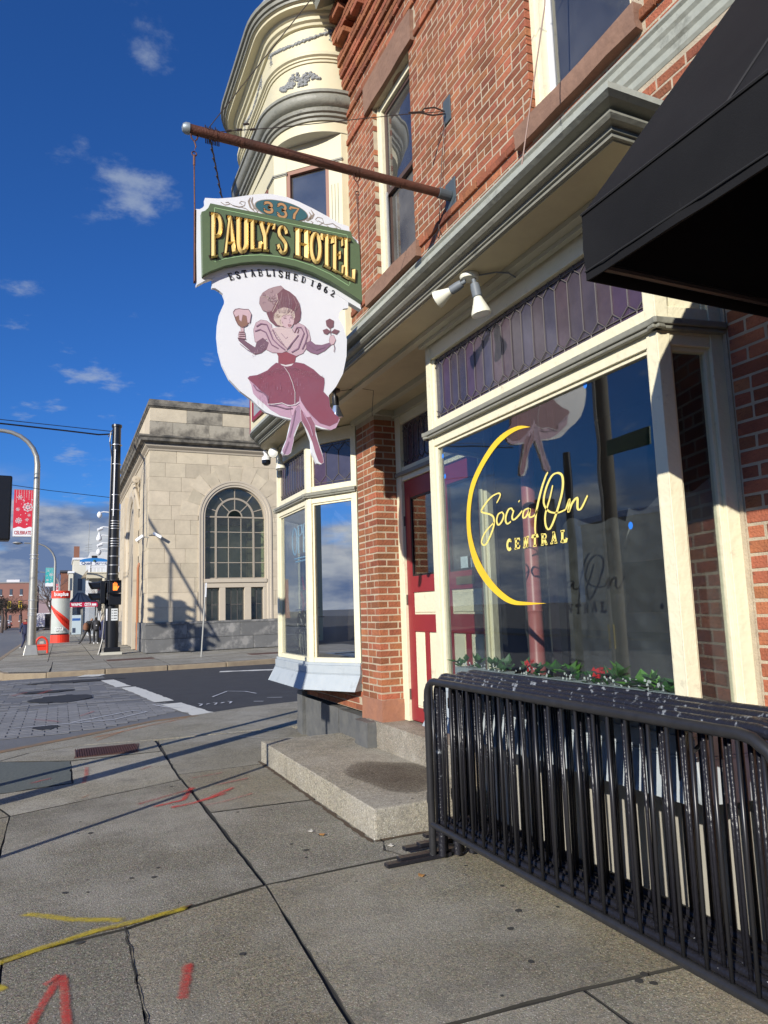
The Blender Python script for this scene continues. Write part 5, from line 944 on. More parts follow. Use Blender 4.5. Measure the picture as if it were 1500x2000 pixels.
fb.build('painted_woman', [FM[k] for k in keys], sign)
part('frame_strap', RUST, sign, (.795, YS+.0, 3.9, .808, YS+.04, 4.44), (2.062, YS, 3.9, 2.076, YS+.04, 4.44))
# pole, rods, wires
pole = thing('sign_pole', 'rusty horizontal iron pole holding the hotel sign over the pavement', 'pole', (2.93, YS, 5.02))
MB().tube([(.74, YS, 5.055), (2.80, YS, 5.025)], .036, 14).build('bar', RUST, pole, smooth=True)
b = MB()
for t in (.93, 1.13, 2.05, 2.45): b.tube([(t, YS, 5.052-(t-.74)*.0145), (t+.02, YS, 5.052-(t-.74)*.0145)], .039, 14)
b.build('rust_collar', RUST, pole, smooth=True)
MB().lathe((.735, YS, 5.055), [(0, -.035), (.028, -.028), (.041, -.008), (.042, .02), (.038, .022)], 16, ax='x').build('end_cap', mat('grey_zinc', (.30, .34, .36), .5, .5), pole, smooth=True)
SLATE = mat('slate_grey_iron', (.10, .125, .14), .5, .3)
b = MB(); b.box(W-.012, YS-.08, 4.88, W+.0, YS+.08, 5.16); b.tube([(2.915, YS, 5.02), (2.80, YS, 5.025)], .043, 14); b.build('wall_plate', SLATE, pole, bevel=.003)
b = MB(); b.box(W-.012, YS-.06, 5.70, W, YS+.06, 5.93); b.build('guy_plate', SLATE, pole, bevel=.003)
for x in (.790, 2.061):
    b = MB(); z = 5.05-(x-.74)*.0145; b.tube([(x-.03, YS-.012, z-.02), (x-.02, YS, z-.06), (x, YS, z-.085), (x+.02, YS, z-.06), (x+.03, YS+.012, z-.02)], .006, 6)
    b.tube([(x, YS, z-.08), (x+.012, YS, z-.12), (x, YS, z-.16), (x-.012, YS, z-.12), (x, YS, z-.08)], .006, 6); b.lathe((x, YS, z-.18), [(.022, 0), (.017, .006), (.012, 0), (.017, -.006), (.022, 0)], 12, ax='y')
    b.tube([(x, YS, z-.19), (x, YS, z-.27)], .009, 6); b.tube([(x, YS, z-.25), (x+.006, YS, 4.40), (x+.008, YS, 3.9)], .0055, 6); b.build('hanger_rod', RUST, pole, smooth=True)
WIRE = mat('thin_wire', (.07, .055, .05), .6, .3)
b = MB()
b.tube([(.88, YS, 5.06), (1.4, YS, 5.24), (2.5, YS, 5.66), (2.90, YS, 5.80)], .0035, 5)
b.tube([(.88, YS, 5.08), (1.5, 3.75, 5.65), (2.93, 1.2, 7.1)], .0035, 5)
b.tube([(.90, YS, 5.05), (1.3, 6.0, 4.9), (2.3, 7.6, 4.65)], .004, 5)
for i in range(26):
    t = i/26; b.tube([(.90+.4*t-.012*(i % 2), YS+1.15*t, 5.05-.15*t), (.90+.4*(t+.03), YS+1.15*(t+.03), 5.05-.15*(t+.03)-.01)], .006, 4)
b.tube([(2.90, YS, 5.80), (2.80, YS, 5.81), (2.70, YS, 5.77), (2.66, YS, 5.72), (2.78, YS, 5.73), (2.9, YS, 5.78)], .007, 6); b.tube([(2.55, YS, 5.69), (2.7, YS, 5.74)], .008, 5)
for k in range(9): b.tube([(.86+k*.012, YS-.04, 5.09-.01*(k % 3)), (.88+k*.012, YS+.04, 5.0)], .004, 4); 
for (x0, z0) in ((1.02, 5.11), (1.1, 5.14), (1.2, 5.17), (1.15, 5.20)): b.tube([(x0, YS, z0), (x0+.04, YS, z0+.014)], .009, 5)
b.build('guy_wire', WIRE, pole)
c_ = thing('dangling_wire', 'thin looped wire dangling down the brick wall between the two iron plates', 'wire', (2.91, 5.0, 4.6))
b = MB(); b.tube([(2.91, YS+.02, 5.72), (2.90, 4.93, 5.4), (2.90, 4.98, 5.1), (2.905, 5.04, 4.82)], .004, 5); b.tube([(2.905, 5.04, 4.82)]+[(2.90, 5.04+.025*math.sin(rad(a)), 4.78+.04*math.cos(rad(a))) for a in range(0, 361, 40)], .004, 5); b.build('wire', WIRE, c_)
c_ = thing('hanging_cable', 'pale thin cable hanging down in front of the white sash window', 'cable', (2.84, 3.2, 4.8))
MB().tube([(2.60, 3.05, 7.4), (2.72, 3.12, 6.2), (2.60, 3.1, 5.2), (2.22, 2.95, 3.87)], .0045, 5).build('wire', mat('tan_wire', (.32, .22, .18), .7), c_)
for k, (y, z) in enumerate(((4.9, 4.06), (3.05, 4.0))):
    pass
# ================================================================ FLOODLIGHTS under the soffit
BULB = mat('cream_bulb', (.78, .76, .62), .35); LENS = mat('frosted_lens', (.85, .86, .84), .15); SOCK = mat('grey_socket', (.16, .18, .20), .55); CLR = mat('clear_blue_bulb', (.50, .60, .75), .08, .6)
def lamp_head(root, p0, d, bulb, sock, s=1.0):
    d = Vector(d).normalized(); p0 = Vector(p0); x = MB()
    x.tube([p0, p0+d*.03*s], .014*s, 10); x.tube([p0+d*.03*s, p0+d*.055*s, p0+d*.115*s, p0+d*.12*s], [.027*s, .031*s, .031*s, .026*s], 14); x.build('socket', sock, root, smooth=True)
    x = MB(); q = p0+d*.115*s; x.tube([q, q+d*.03*s, q+d*.10*s, q+d*.118*s], [.024*s, .034*s, .060*s, .062*s], 20); x.build('bulb', bulb, root, smooth=True)
    x = MB(); q = q+d*.1181*s; x.tube([q, q+d*.006*s, q+d*.011*s], [.055*s, .045*s, .02*s], 20); x.build('lens', LENS if bulb is not CLR else CLR, root, smooth=True)
fl = thing('floodlight', 'twin cream floodlight on the soffit above the near leaded transom', 'floodlight', (2.28, 3.60, 3.632), 'floodlights under the cornice')
MB().lathe((2.28, 3.60, 3.632), [(.058, 0), (.062, -.012), (.056, -.03), (.03, -.042), (0, -.044)], 20).build('mounting_box', BULB, fl, smooth=True)
lamp_head(fl, (2.25, 3.60, 3.585), (-.45, .62, -.28), BULB, SOCK, .92); lamp_head(fl, (2.29, 3.57, 3.59), (.16, -.06, -1), BULB, SOCK)
MB().tube([(2.32, 3.57, 3.62), (2.40, 3.48, 3.615), (2.45, 3.42, 3.59), (2.50, 3.42, 3.57)], .005, 6).build('cord', SOCK, fl)
fl = thing('floodlight', 'single clear bulb floodlight in a black holder right of the red skirt', 'floodlight', (2.36, 6.2, 3.632), 'floodlights under the cornice')
MB().lathe((2.30, 6.08, 3.632), [(.05, 0), (.05, -.02), (.02, -.035), (0, -.036)], 16).build('mounting_box', BLACKMET, fl, smooth=True)
lamp_head(fl, (2.30, 6.08, 3.60), (.12, .12, -1), CLR, BLACKMET, 1.0)
MB().tube([(2.34, 6.08, 3.62), (2.5, 5.95, 3.625), (2.62, 5.9, 3.60), (2.62, 5.95, 3.40), (2.60, 5.9, 3.35)], .003, 5).build('cord', BLACKMET, fl)
fl = thing('floodlight', 'twin floodlight with round white globe at the far end of the cornice', 'floodlight', (2.47, 8.6, 3.632), 'floodlights under the cornice')
MB().lathe((2.47, 8.6, 3.632), [(.05, 0), (.05, -.02), (.02, -.035), (0, -.036)], 16).build('mounting_box', BULB, fl, smooth=True)
lamp_head(fl, (2.47, 8.6, 3.60), (-.5, -.75, -.30), BULB, BULB, 1.0); lamp_head(fl, (2.48, 8.6, 3.60), (.05, -.1, -1), BULB, BULB, 1.05)
sc_ = thing('dome_camera', 'small white dome camera with black lens under the cornice corner', 'camera', (2.36, 8.78, 3.632))
MB().lathe((2.36, 8.78, 3.632), [(.03, 0), (.045, -.02), (.03, -.04), (.03, -.07), (.055, -.09), (.058, -.13)], 16).build('housing', WHITE, sc_, smooth=True); MB().lathe((2.36, 8.78, 3.632), [(.057, -.13), (.056, -.17), (.03, -.195), (0, -.2)], 16).build('dome', mat('black_gloss', (.01, .01, .012), .1), sc_, smooth=True)
# ================================================================ WINDOW LETTERING AND DISPLAY
YEL = mat('yellow_vinyl', (.90, .68, .04), .45, col2=(.88, .50, .03), nscale=2, namt=.3); PYEL = mat('pale_yellow_vinyl', (.90, .74, .20), .5)
def smooth_pts(pts, k=5):
    out = []; P = [Vector(p) for p in pts]
    for i in range(len(P)-1):
        p0 = P[max(i-1, 0)]; p1 = P[i]; p2 = P[i+1]; p3 = P[min(i+2, len(P)-1)]
        for j in range(k):
            t = j/k; out.append(.5*((2*p1)+(-p0+p2)*t+(2*p0-5*p1+4*p2-p3)*t*t+(-p0+3*p1-3*p2+p3)*t**3))
    out.append(P[-1]); return out
dec = thing('window_decal', 'yellow vinyl lettering with crescent stuck on the large shop window', 'lettering', (2.599, 3.7, 1.6))
XD = 2.599
def wp(p):
    y, z = p; k = XD/2.548; return (XD, y*k, 1.58+(z-1.58)*k)
P = [wp(p) for p in D['crescent']]; P = [tuple(v) for v in smooth_pts(P[:15], 4)[:-1]]+[tuple(v) for v in smooth_pts(P[14:]+P[:1], 4)[:-1]]
b = MB(); b.plate(P, (.0008, 0, 0)); b.build('crescent', YEL, dec)
b = MB()
for s in D['script']:
    Q = smooth_pts([wp(p) for p in s]); n = len(Q); b.ribbon(Q, [.009+.011*abs((Q[min(i+1, n-1)]-Q[max(i-1, 0)]).normalized().z)*math.sin(math.pi*(i+.5)/n)**.5 for i in range(n)], (-1, 0, 0))
b.build('script_lettering', PYEL, dec)
TLc, TRc, BLc, BRc = [Vector(wp(p)) for p in D['central']]
for i, ch in enumerate('CENTRAL'):
    a, c = i/7+.012, (i+1)/7-.03; b = MB(); glyph(b, ch, [TLc.lerp(TRc, a), TLc.lerp(TRc, c), BLc.lerp(BRc, a), BLc.lerp(BRc, c)], .021, (-1, 0, 0), (0, 0, 0), 0, 0, .5); b.build('capital_letter', PYEL, dec)
BT = mat('blue_tape', (.03, .20, .70), .5)
for k, (y, z) in enumerate(((4.60, 2.70), (4.58, 2.54), (2.98, 2.76), (2.72, 1.95))): b = MB(); b.plate([(2.6006, y+.016*math.cos(t*.785), z+.02*math.sin(t*.785)) for t in range(8)], (-.0006, 0, 0)); b.build('tape_dot', BT, dec)
# black plastic sheet hanging inside
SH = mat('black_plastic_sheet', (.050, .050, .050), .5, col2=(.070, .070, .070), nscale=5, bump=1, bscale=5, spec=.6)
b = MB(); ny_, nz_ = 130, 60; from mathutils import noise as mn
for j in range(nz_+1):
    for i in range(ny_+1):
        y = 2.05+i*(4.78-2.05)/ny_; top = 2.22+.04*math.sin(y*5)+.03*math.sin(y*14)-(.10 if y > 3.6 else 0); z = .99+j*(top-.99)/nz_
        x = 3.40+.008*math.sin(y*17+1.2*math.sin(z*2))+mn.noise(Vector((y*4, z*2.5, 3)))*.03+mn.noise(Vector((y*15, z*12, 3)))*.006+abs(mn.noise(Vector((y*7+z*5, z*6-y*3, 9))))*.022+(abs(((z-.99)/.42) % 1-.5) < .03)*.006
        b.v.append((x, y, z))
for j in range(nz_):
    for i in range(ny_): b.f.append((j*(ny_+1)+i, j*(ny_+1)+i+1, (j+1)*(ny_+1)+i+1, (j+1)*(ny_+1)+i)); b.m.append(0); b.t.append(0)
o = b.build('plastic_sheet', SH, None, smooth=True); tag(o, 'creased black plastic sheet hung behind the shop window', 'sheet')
pc = thing('pink_column', 'slender dusty pink column standing inside the shop window', 'column', (3.23, 4.42, .99))
MB().lathe((3.23, 4.42, .99), [(.075, 0), (.075, .05), (.058, .08), (.055, .5), (.055, .52), (.06, .53), (.055, .54), (.052, 1.75), (.05, 2.6)], 28).build('shaft', mat('dusty_pink_paint', (.42, .13, .12), .4), pc, smooth=True)
dc = thing('dark_downpipe', 'black post close behind the pink column in the window', 'post', (3.3, 4.25, .99)); MB().box(3.28, 4.2, .99, 3.34, 4.3, 3.4).build('post', mat('post_black', (.02, .02, .024), .5), dc)
# flowers on the sill: artificial plants
LEAF = [mat('leaf_green', (.05, .16, .035), .5, col2=(.03, .09, .03), nscale=30), mat('leaf_light_green', (.12, .30, .05), .5)]; REDF = mat('red_petals', (.65, .02, .02), .6); WHF = mat('white_petals', (.75, .76, .74), .6)
desc = ['leafy artificial plant at the left end of the window sill', 'artificial plant with white flecks left of the small red bloom', 'artificial plant with one small red bloom on the sill', 'low leafy sprig between the two red blooms', 'artificial plant with the larger red bloom on the sill', 'bright green broad-leaved sprig right of the red bloom', 'artificial sprig at the right end beside the cream post']
for k, y in enumerate((4.45, 4.1, 3.72, 3.40, 3.08, 2.82, 2.6)):
    z0 = 1.14; x = 2.66; r = random.Random(k+40)
    t = thing('artificial_plant', desc[k], 'plant', (x, y, z0), 'artificial plants along the window sill')
    part('trough', LGREY, t, (x-.05, y-.12, .99, x+.06, y+.12, z0))
    for j in range(14):
        a = r.uniform(0, 6.28); ln_ = r.uniform(.06, .10)*(1.3 if k in (5,) else 1); el = r.uniform(.1, 1.0); w_ = ln_*.36
        base = Vector((x+r.uniform(-.03, .03), y+r.uniform(-.13, .13), z0+r.uniform(-.01, .05))); d = Vector((math.cos(a)*math.cos(el)*.5, math.sin(a)*math.cos(el), math.sin(el))).normalized(); s = d.cross(Vector((0, 0, 1))).normalized()*w_; up = s.cross(d).normalized()*.008
        b = MB(); b.add([base, base+d*ln_*.4+s+up, base+d*ln_, base+d*ln_*.4-s+up, base+d*ln_*.45-up], [(0, 1, 4), (1, 2, 4), (2, 3, 4), (3, 0, 4)]); b.build('leaf', LEAF[1 if (k in (3, 5) and j % 2) else 0], t)
    fl_ = MB()
    nb = {2: 16, 4: 30}.get(k, 0)
    for j in range(nb):
        c = Vector((x+r.uniform(-.025, .025), y+r.uniform(-.04, .04)*(1 if k == 4 else .7), z0+.05+r.uniform(-.02, .035))); a = r.uniform(0, 6.28); q = .016
        fl_.add([c+Vector((-q*.3, q*math.cos(a), q*math.sin(a))), c+Vector((q*.3, q*math.cos(a+2.1), q*math.sin(a+2.1))), c+Vector((-q*.4, q*math.cos(a+4.2), q*math.sin(a+4.2)))], [(0, 1, 2)])
    if nb: fl_.build('red_bloom', REDF, t)
    fl_ = MB()
    for j in range(12):
        c = Vector((x-.03+r.uniform(-.02, .02), y+r.uniform(-.12, .12), z0+r.uniform(.0, .045))); a = r.uniform(0, 6.28); q = .009
        fl_.add([c+Vector((0, q*math.cos(a), q*math.sin(a))), c+Vector((q*.3, q*math.cos(a+1.6), q*math.sin(a+1.6))), c+Vector((-.002, q*math.cos(a+3.1), q*math.sin(a+3.1))), c+Vector((0, q*math.cos(a+4.7), q*math.sin(a+4.7)))], [(0, 1, 2, 3)])
    fl_.build('white_blossom', WHF, t)
# neon tubes and clutter in bay two
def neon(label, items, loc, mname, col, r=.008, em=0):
    t = thing('neon_sign', label, 'neon sign', loc, 'unlit neon signs in the corner bay'); m = emis(mname, col, em) if em else mat(mname, col, .3); b = MB()
    for pl in items: b.tube([(loc[0]+.0, loc[1]+y, loc[2]+z) for y, z in pl], r, 6)
    b.build('glass_tube', m, t, smooth=True)
    bk = MB()
    for (y, z) in ((.25, .22), (-.3, .22)): bk.tube([(loc[0]+.02, loc[1]+y, loc[2]+z-.25), (loc[0]+.02, loc[1]+y*.6, loc[2]+z+.5)], .002, 4)
    bk.build('hanging_wire', BLACKMET, t)
OPEN = [arc(.33, .02, .10, .17, 0, 360, 12), [(.17, -.14), (.17, .2), (.05, .2), (.02, .1), (.17, .06)], [(-.16, .2), (-.03, .2), (-.03, -.14), (-.16, -.14)], [(-.03, .03), (-.13, .03)], [(-.22, -.14), (-.22, .2), (-.38, -.14), (-.38, .2)], [(.35, -.2), (-.3, -.2)], [(.3, -.24), (-.25, -.24)]]
neon('pale blue script open neon at the top of the corner bay', OPEN, (2.68, 8.3, 2.42), 'pale_blue_neon_glow', (.35, .60, .80), .009, .35)  # sign is unlit, its tubes carry an added faint glow
neon('red star-shaped neon hanging midway in the corner bay', [[(.1, .2), (.04, .04), (.16, .0), (.06, -.08), (.1, -.22), (-.02, -.12), (-.16, -.2), (-.08, -.04), (-.14, .06), (0, .04), (.1, .2)]], (2.68, 8.25, 1.78), 'red_neon', (.35, .05, .05))
neon('dark looped neon lettering low in the corner bay', [arc(.2-.16*i, .05*(i % 2), .07, .12, 0, 360, 10) for i in range(5)]+[[(.35, -.12), (-.55, -.14)], [(.35, .16), (-.55, .18)]], (2.70, 8.35, 1.42), 'dark_neon', (.05, .05, .06))
neon('tangled black neon tubing at the foot of the corner bay', [[(.35, .1), (.1, .14), (-.5, .1)], [(.3, .08), (.2, -.2), (-.5, -.22)]]+[[(.2-.1*i, .1), (.14-.1*i, -.2), (.22-.1*i, -.1)] for i in range(6)], (2.70, 8.35, 1.22), 'black_neon', (.02, .02, .02))
cl = thing('display_box', 'small white and pink boxed display midway up the corner bay window', 'display', (2.72, 8.2, 1.56)); part('card', mat('white_card', (.6, .6, .62), .6), cl, (2.74, 8.0, 1.50, 2.76, 8.35, 1.66)); part('stripe', mat('pink_card', (.5, .12, .2), .6), cl, (2.735, 8.05, 1.60, 2.739, 8.2, 1.64)); part('shelf', BLACKMET, cl, (2.70, 7.9, 1.49, 2.80, 8.6, 1.499))
# ================================================================ AWNING
aw = thing('awning', 'black fabric awning jutting over the right end of the shopfront', 'awning', (2.2, 1.79, 2.66))
AWM = mat('black_awning_cloth', (.0075, .0075, .0085), .85, spec=.2, col2=(.015, .015, .016), nscale=2.2, bump=.15, bscale=220, chip=((.03, .03, .028), 14, .66, .1, .5))
b = MB(); T = .006
b.hexa([(1.6, -3, 2.897), (2.915, -3, 4.58), (2.915, 1.79, 4.58), (1.6, 1.79, 2.897), (1.6+T, -3, 2.887), (2.915, -3, 4.57), (2.915, 1.784, 4.57), (1.6+T, 1.784, 2.887)]); b.build('canopy', AWM, aw)
b = MB(); n_ = 60
for i in range(n_+1):
    y = 1.79-4.79*i/n_; s = .006*math.sin(i*1.1)+.004*math.sin(i*2.3); b.v += [(1.6, y, 2.896), (1.594+s, y, 2.77), (1.602+s*.3, y, 2.66), (1.612, y, 2.661), (1.612, y, 2.89)]
for i in range(n_):
    for j in range(4): b.f.append((i*5+j, i*5+j+1, i*5+j+6, i*5+j+5)); b.m.append(0); b.t.append(0)
b.build('valance', AWM, aw, smooth=True)
b = MB(); b.plate([(1.601, 1.792, 2.66), (2.913, 1.792, 2.66), (2.913, 1.792, 4.578), (1.601, 1.792, 2.897)], (0, -.006, 0)); b.build('side_panel', AWM, aw)
b = MB()
for y in (1.2, .2, -.8): b.tube([(1.598, y, 2.898), (2.25, y, 3.73), (2.91, y, 4.577)], .0045, 5)
b.tube([(1.596, 1.79, 2.897), (1.596, -3, 2.897)], .005, 5); b.tube([(1.596, 1.79, 2.69), (1.598, 0, 2.688), (1.598, -3, 2.69)], .003, 5); b.build('seam_piping', mat('awning_seam', (.02, .02, .021), .8), aw)
b = MB()
for y in (1.74, .4, -1.0): b.tube([(1.63, y, 2.69), (2.90, y, 2.69)], .014, 8); b.tube([(1.63, y, 2.69), (1.63, y, 2.87), (2.9, y, 4.52)], .014, 8)
b.tube([(1.63, 1.74, 2.69), (1.63, -3, 2.69)], .014, 8); b.tube([(2.895, 1.74, 2.69), (2.895, -3, 2.69)], .014, 8); b.build('frame_tube', BLACKMET, aw, smooth=True)
# ================================================================ BARRIERS
bl = ['nearest black crowd barrier, its bars facing the pavement', 'second black crowd barrier from the pavement, chipped on its top rail', 'third black crowd barrier from the pavement in the stacked row', 'fourth black crowd barrier from the pavement in the stacked row', 'fifth black crowd barrier from the pavement in the stacked row', 'sixth black crowd barrier from the pavement in the stacked row', 'innermost black crowd barrier, closest to the bay window']
A0 = Vector((2.185, 4.205, 0)); A1 = Vector((2.195, 1.69, 0)); dd = (A1-A0).normalized(); nn = Vector((-dd.y, dd.x, 0)); nn = nn if nn.x > 0 else -nn
NBAR = 23
bar_me = {}
for k in range(7):
    r = random.Random(60+k)
    o0 = A0+nn*(.0+.049*k)+dd*(.0+[0, .035, -.02, .055, .015, .07, -.01][k]); L_ = (A1-A0).length
    lean = [0, .004, .002, .005, .003, .004, .002][k]; e_up = nn*lean
    dz = [0, .012, .024, .016, .030, .022, .034][k]
    t = thing('crowd_barrier', bl[k], 'barrier', tuple(o0), 'black crowd barriers stacked along the shop window')
    def q(s, z): return o0+dd*s+e_up*(z)+Vector((0, 0, z+dz*(z > .1)))
    R_ = .10; top = 1.10; pts = [q(0, .02)]+[q(0, top-R_)]+[q(R_-R_*math.cos(rad(a)), top-R_+R_*math.sin(rad(a))) for a in (20, 45, 70, 90)]
    Rr = .16; pts += [q(L_-Rr+Rr*math.sin(rad(a)), top-Rr+Rr*math.cos(rad(a))) for a in (0, 20, 45, 70, 90)]+[q(L_, .02)]
    b = MB(); b.tube(pts, .0235, 12); b.build('frame', CHIPTOP if k else BLACKMET, t, smooth=True)
    b = MB(); b.tube([q(.0, .21), q(L_, .21)], .021, 10); b.build('bottom_rail', CHIP if k else BLACKMET, t, smooth=True)
    if k == 0:
        b = MB()
        for i in range(9): b.box(0, 0, 0, .001, .001, .001)
    for i in range(NBAR):
        s = .07+i*(L_-.14)/(NBAR-1)+(r.uniform(-.004, .004))
        p0, p1 = q(s, .215), q(s, top-.012)
        key = (k, i in (0, 1, NBAR-1, NBAR-2) and i)
        if k not in bar_me:
            me_b = MB().tube([(0, 0, 0), tuple(p1-p0)], .0078, 8)
            me = bpy.data.meshes.new('bar'); me.from_pydata(me_b.v, [], me_b.f); me.materials.append(CHIP if k else mat('bar_black', (.018, .018, .02), .32, col2=(.36, .37, .38), nscale=9, thr=(.66, .70))); me.polygons.foreach_set('use_smooth', [True]*len(me.polygons)); bar_me[k] = me
        ob_ = inst('bar', bar_me[k], p0, t)
        ob_.rotation_euler = (r.uniform(-.012, .012), r.uniform(-.006, .006), 0)
    # feet
    for s, ex in ((.0, .33), (L_-.12, .14)):
        c = q(s, 0); ex = ex-(.05*k if s < 1 else .03*k)
        b = MB(); a = c-nn*ex; e = c+nn*.12; sd = dd*.028; off = dd*(-.065*k if s < 1 else 0); z0 = .004+.012*k
        P = [a-sd+off, e-sd+off, e+sd+off, a+sd+off]; b.hexa([(v.x, v.y, z0) for v in P]+[(v.x, v.y, z0+.022) for v in P])
        b.build('foot', CHIP, t, bevel=.003)
    b = MB()
    for z in (.38, .95): b.tube([q(-.02, z), q(-.05, z+.01), q(-.05, z-.05), q(-.02, z-.06)], .006, 6)
    b.build('hook', BLACKMET, t)
cz_ = thing('cable_tie_loop', 'black cable looped over the near end of the barrier rails', 'cable', (2.5, 2.0, 1.0))
MB().tube([(2.42, 2.28, .94), (2.44, 2.2, 1.02), (2.50, 2.10, 1.08), (2.58, 1.98, 1.09), (2.70, 1.9, 1.05)], .009, 6).build('cable', BLACKMET, cz_, smooth=True)
# ================================================================ STONE BANK across the side street
bank = thing('stone_bank', 'pale limestone bank with tall arched window and cornice on the far corner', 'building', (3.05, 29, .1))
LIME = mat('limestone', (.64, .55, .40), .85, col2=(.55, .47, .34), nscale=1.6, namt=.2, bump=.3, bscale=30, rnd=.13)
LIMEW = mat('weathered_limestone', (.40, .36, .28), .9, col2=(.14, .125, .10), nscale=1.3, thr=(.45, .62), bump=.4, bscale=20, rnd=.1)
GRAN = mat('grey_granite', (.155, .155, .15), .8, col2=(.30, .29, .27), nscale=2.2, thr=(.50, .62), bump=.3, bscale=40, rnd=.1)
YF = 29.0; XR = 9.3; ax_, sp_, ro, ri = 6.49, 5.48, 1.42, 1.245
part('wall_core', mat('mortar_tan', (.40, .35, .27), .9), bank, (3.08, 29.03, .1, 5.0, 29.6, 10), (8.0, 29.03, .1, XR, 29.6, 10), (5.0, 29.03, 7.1, 8.0, 29.6, 10), (3.08, 29.6, .1, 3.6, 44, 10), (3.6, 43.6, .1, XR, 44, 10), (3.6, 29.6, 9.8, XR, 43.6, 10), (5.0, 29.03, .1, 8.0, 29.2, 1.1))
part('interior_wall', mat('bank_interior_green', (.42, .44, .28), .9), bank, (3.7, 30.7, .2, XR+1.5, 30.8, 9.7)); part('interior_beam', mat('dim_beam', (.06, .06, .045), .9), bank, (3.7, 30.4, 5.3, XR, 30.68, 5.7), (7.3, 30.4, .2, 7.6, 30.68, 5.3), (5.2, 30.2, .2, 5.5, 30.4, 5.3))
rb2 = random.Random(8); BB = {}
def stone(x0, y0, z0, x1, y1, z1, m, name='stone_block', parent=bank):
    dx, dy, dz = round(x1-x0, 2), round(y1-y0, 2), round(z1-z0, 2); k = (dx, dy, dz, m.name)
    if k not in BB:
        bm = bmesh.new(); bmesh.ops.create_cube(bm, size=1)
        for v in bm.verts: v.co = Vector((v.co.x*dx, v.co.y*dy, v.co.z*dz))
        bmesh.ops.bevel(bm, geom=[e for e in bm.edges], offset=.004, segments=1, affect='EDGES'); me = bpy.data.meshes.new(name); bm.to_mesh(me); bm.free(); me.materials.append(m); BB[k] = me
    return inst(name, BB[k], ((x0+x1)/2, (y0+y1)/2, (z0+z1)/2), parent)
g_ = .008
# courses of ashlar on the front, skipping the window bay
zc = [1.27+.575*i for i in range(13)]
for i in range(12):
    z0, z1 = zc[i], zc[i+1]-g_; x = 3.05; n = 0
    while x < XR-.05:
        ln_ = (1.0, .62, .8)[(i+n) % 3]+(.25 if i % 2 else 0); x1 = min(x+ln_, XR)
        a, c = x, x1-g_
        lo, hi = 5.02, 7.96
        zz_ = (z0+z1)/2
        if zz_ > sp_: h = max(0, (1.52**2-(zz_-.2-sp_)**2)); h = math.sqrt(h) if zz_-.2 < sp_+1.52 else 0; lo, hi = ax_-h, ax_+h
        for (p, q_) in ((a, min(c, lo)), (max(a, hi), c)) if lo < hi else ((a, c),):
            if q_-p > .06: stone(p, YF+rb2.uniform(-.003, .003), z0, q_, YF+.12, z1, LIME)
        x = x1; n += 1
for k, (z0, z1) in enumerate(((.12, .62), (.63, 1.17))):
    x = 3.0
    while x < XR: ln_ = (1.55, 2.1)[int(k+x) % 2]; stone(x, YF-.05, z0, min(x+ln_, XR)-g_, YF+.1, z1, GRAN, 'plinth_block'); x += ln_
stone(2.98, YF-.07, 1.175, 5.15, YF+.1, 1.265, GRAN, 'plinth_cap'); stone(5.16, YF-.07, 1.175, XR, YF+.1, 1.265, GRAN, 'plinth_cap')
# voussoirs
for i in range(11):
    a0, a1 = rad(180*i/11+.25), rad(180*(i+1)/11-.25); r0, r1 = 1.50, 2.05 if i % 2 else 2.25; b = MB()
    P = [(ax_+r0*math.cos(a0), sp_+r0*math.sin(a0)), (ax_+r1*math.cos(a0), sp_+r1*math.sin(a0)), (ax_+r1*math.cos(a1), sp_+r1*math.sin(a1)), (ax_+r0*math.cos(a1), sp_+r0*math.sin(a1))]
    b.plate([(x, YF-.008, z) for x, z in P], (0, .11, 0)); b.build('voussoir', LIME, bank)
# arch trim
b = MB(); prof = [(1.51, .0), (1.51, -.035), (1.44, -.035), (1.42, -.015), (1.33, -.015), (1.31, .02), (1.245, .02), (1.245, .3)]
n_ = 40
vs = []
for i in range(n_+1):
    a = math.pi*i/n_
    for r, y in prof: vs.append((ax_+r*math.cos(a), YF+y, sp_+r*math.sin(a)))
m_ = len(prof); fs = [(i*m_+j, i*m_+j+1, (i+1)*m_+j+1, (i+1)*m_+j) for i in range(n_) for j in range(m_-1)]; b.add(vs, fs)
for s in (-1, 1):
    vs = [(ax_+s*r, YF+y, z) for z in (1.27, sp_) for r, y in prof]; b.add(vs, [(j, j+1, m_+j+1, m_+j) for j in range(m_-1)])
b.build('arch_trim', mat('trim_limestone', (.55, .48, .37), .8, col2=(.50, .43, .33), nscale=3), bank)
b = MB(); b.box(5.2, YF-.03, 2.78, 7.78, YF+.3, 2.93); b.box(5.245, YF+.02, 2.58, 7.735, YF+.3, 2.7799); b.box(5.83, YF+.02, 1.2, 6.07, YF+.3, 2.58); b.box(6.85, YF+.02, 1.2, 7.12, YF+.3, 2.58); b.box(7.64, YF+.03, 1.2, 7.735, YF+.3, 2.58); b.box(5.245, YF+.03, 1.2, 5.30, YF+.3, 2.58)
b.build('window_surround', mat('trim_limestone', (.55, .48, .37), .8), bank, bevel=.01)
BG = glass('bank_glass', ior=1.6, dirt=.03, tint=(.82, .86, .80), wav=.004, boost=1.2)
MUN = mat('tan_muntin', (.36, .31, .24), .6)
wf = MB()
yy2 = YF+.22
for i in range(32):
    a0, a1 = math.pi*i/32, math.pi*(i+1)/32
    for r0, r1 in ((1.20, 1.25), (.74, .82), (.28, .325)):
        P = [(ax_+r0*math.cos(a0), sp_+r0*math.sin(a0)), (ax_+r1*math.cos(a0), sp_+r1*math.sin(a0)), (ax_+r1*math.cos(a1), sp_+r1*math.sin(a1)), (ax_+r0*math.cos(a1), sp_+r0*math.sin(a1))]; wf.plate([(x, yy2-.03, z) for x, z in P], (0, .05, 0))
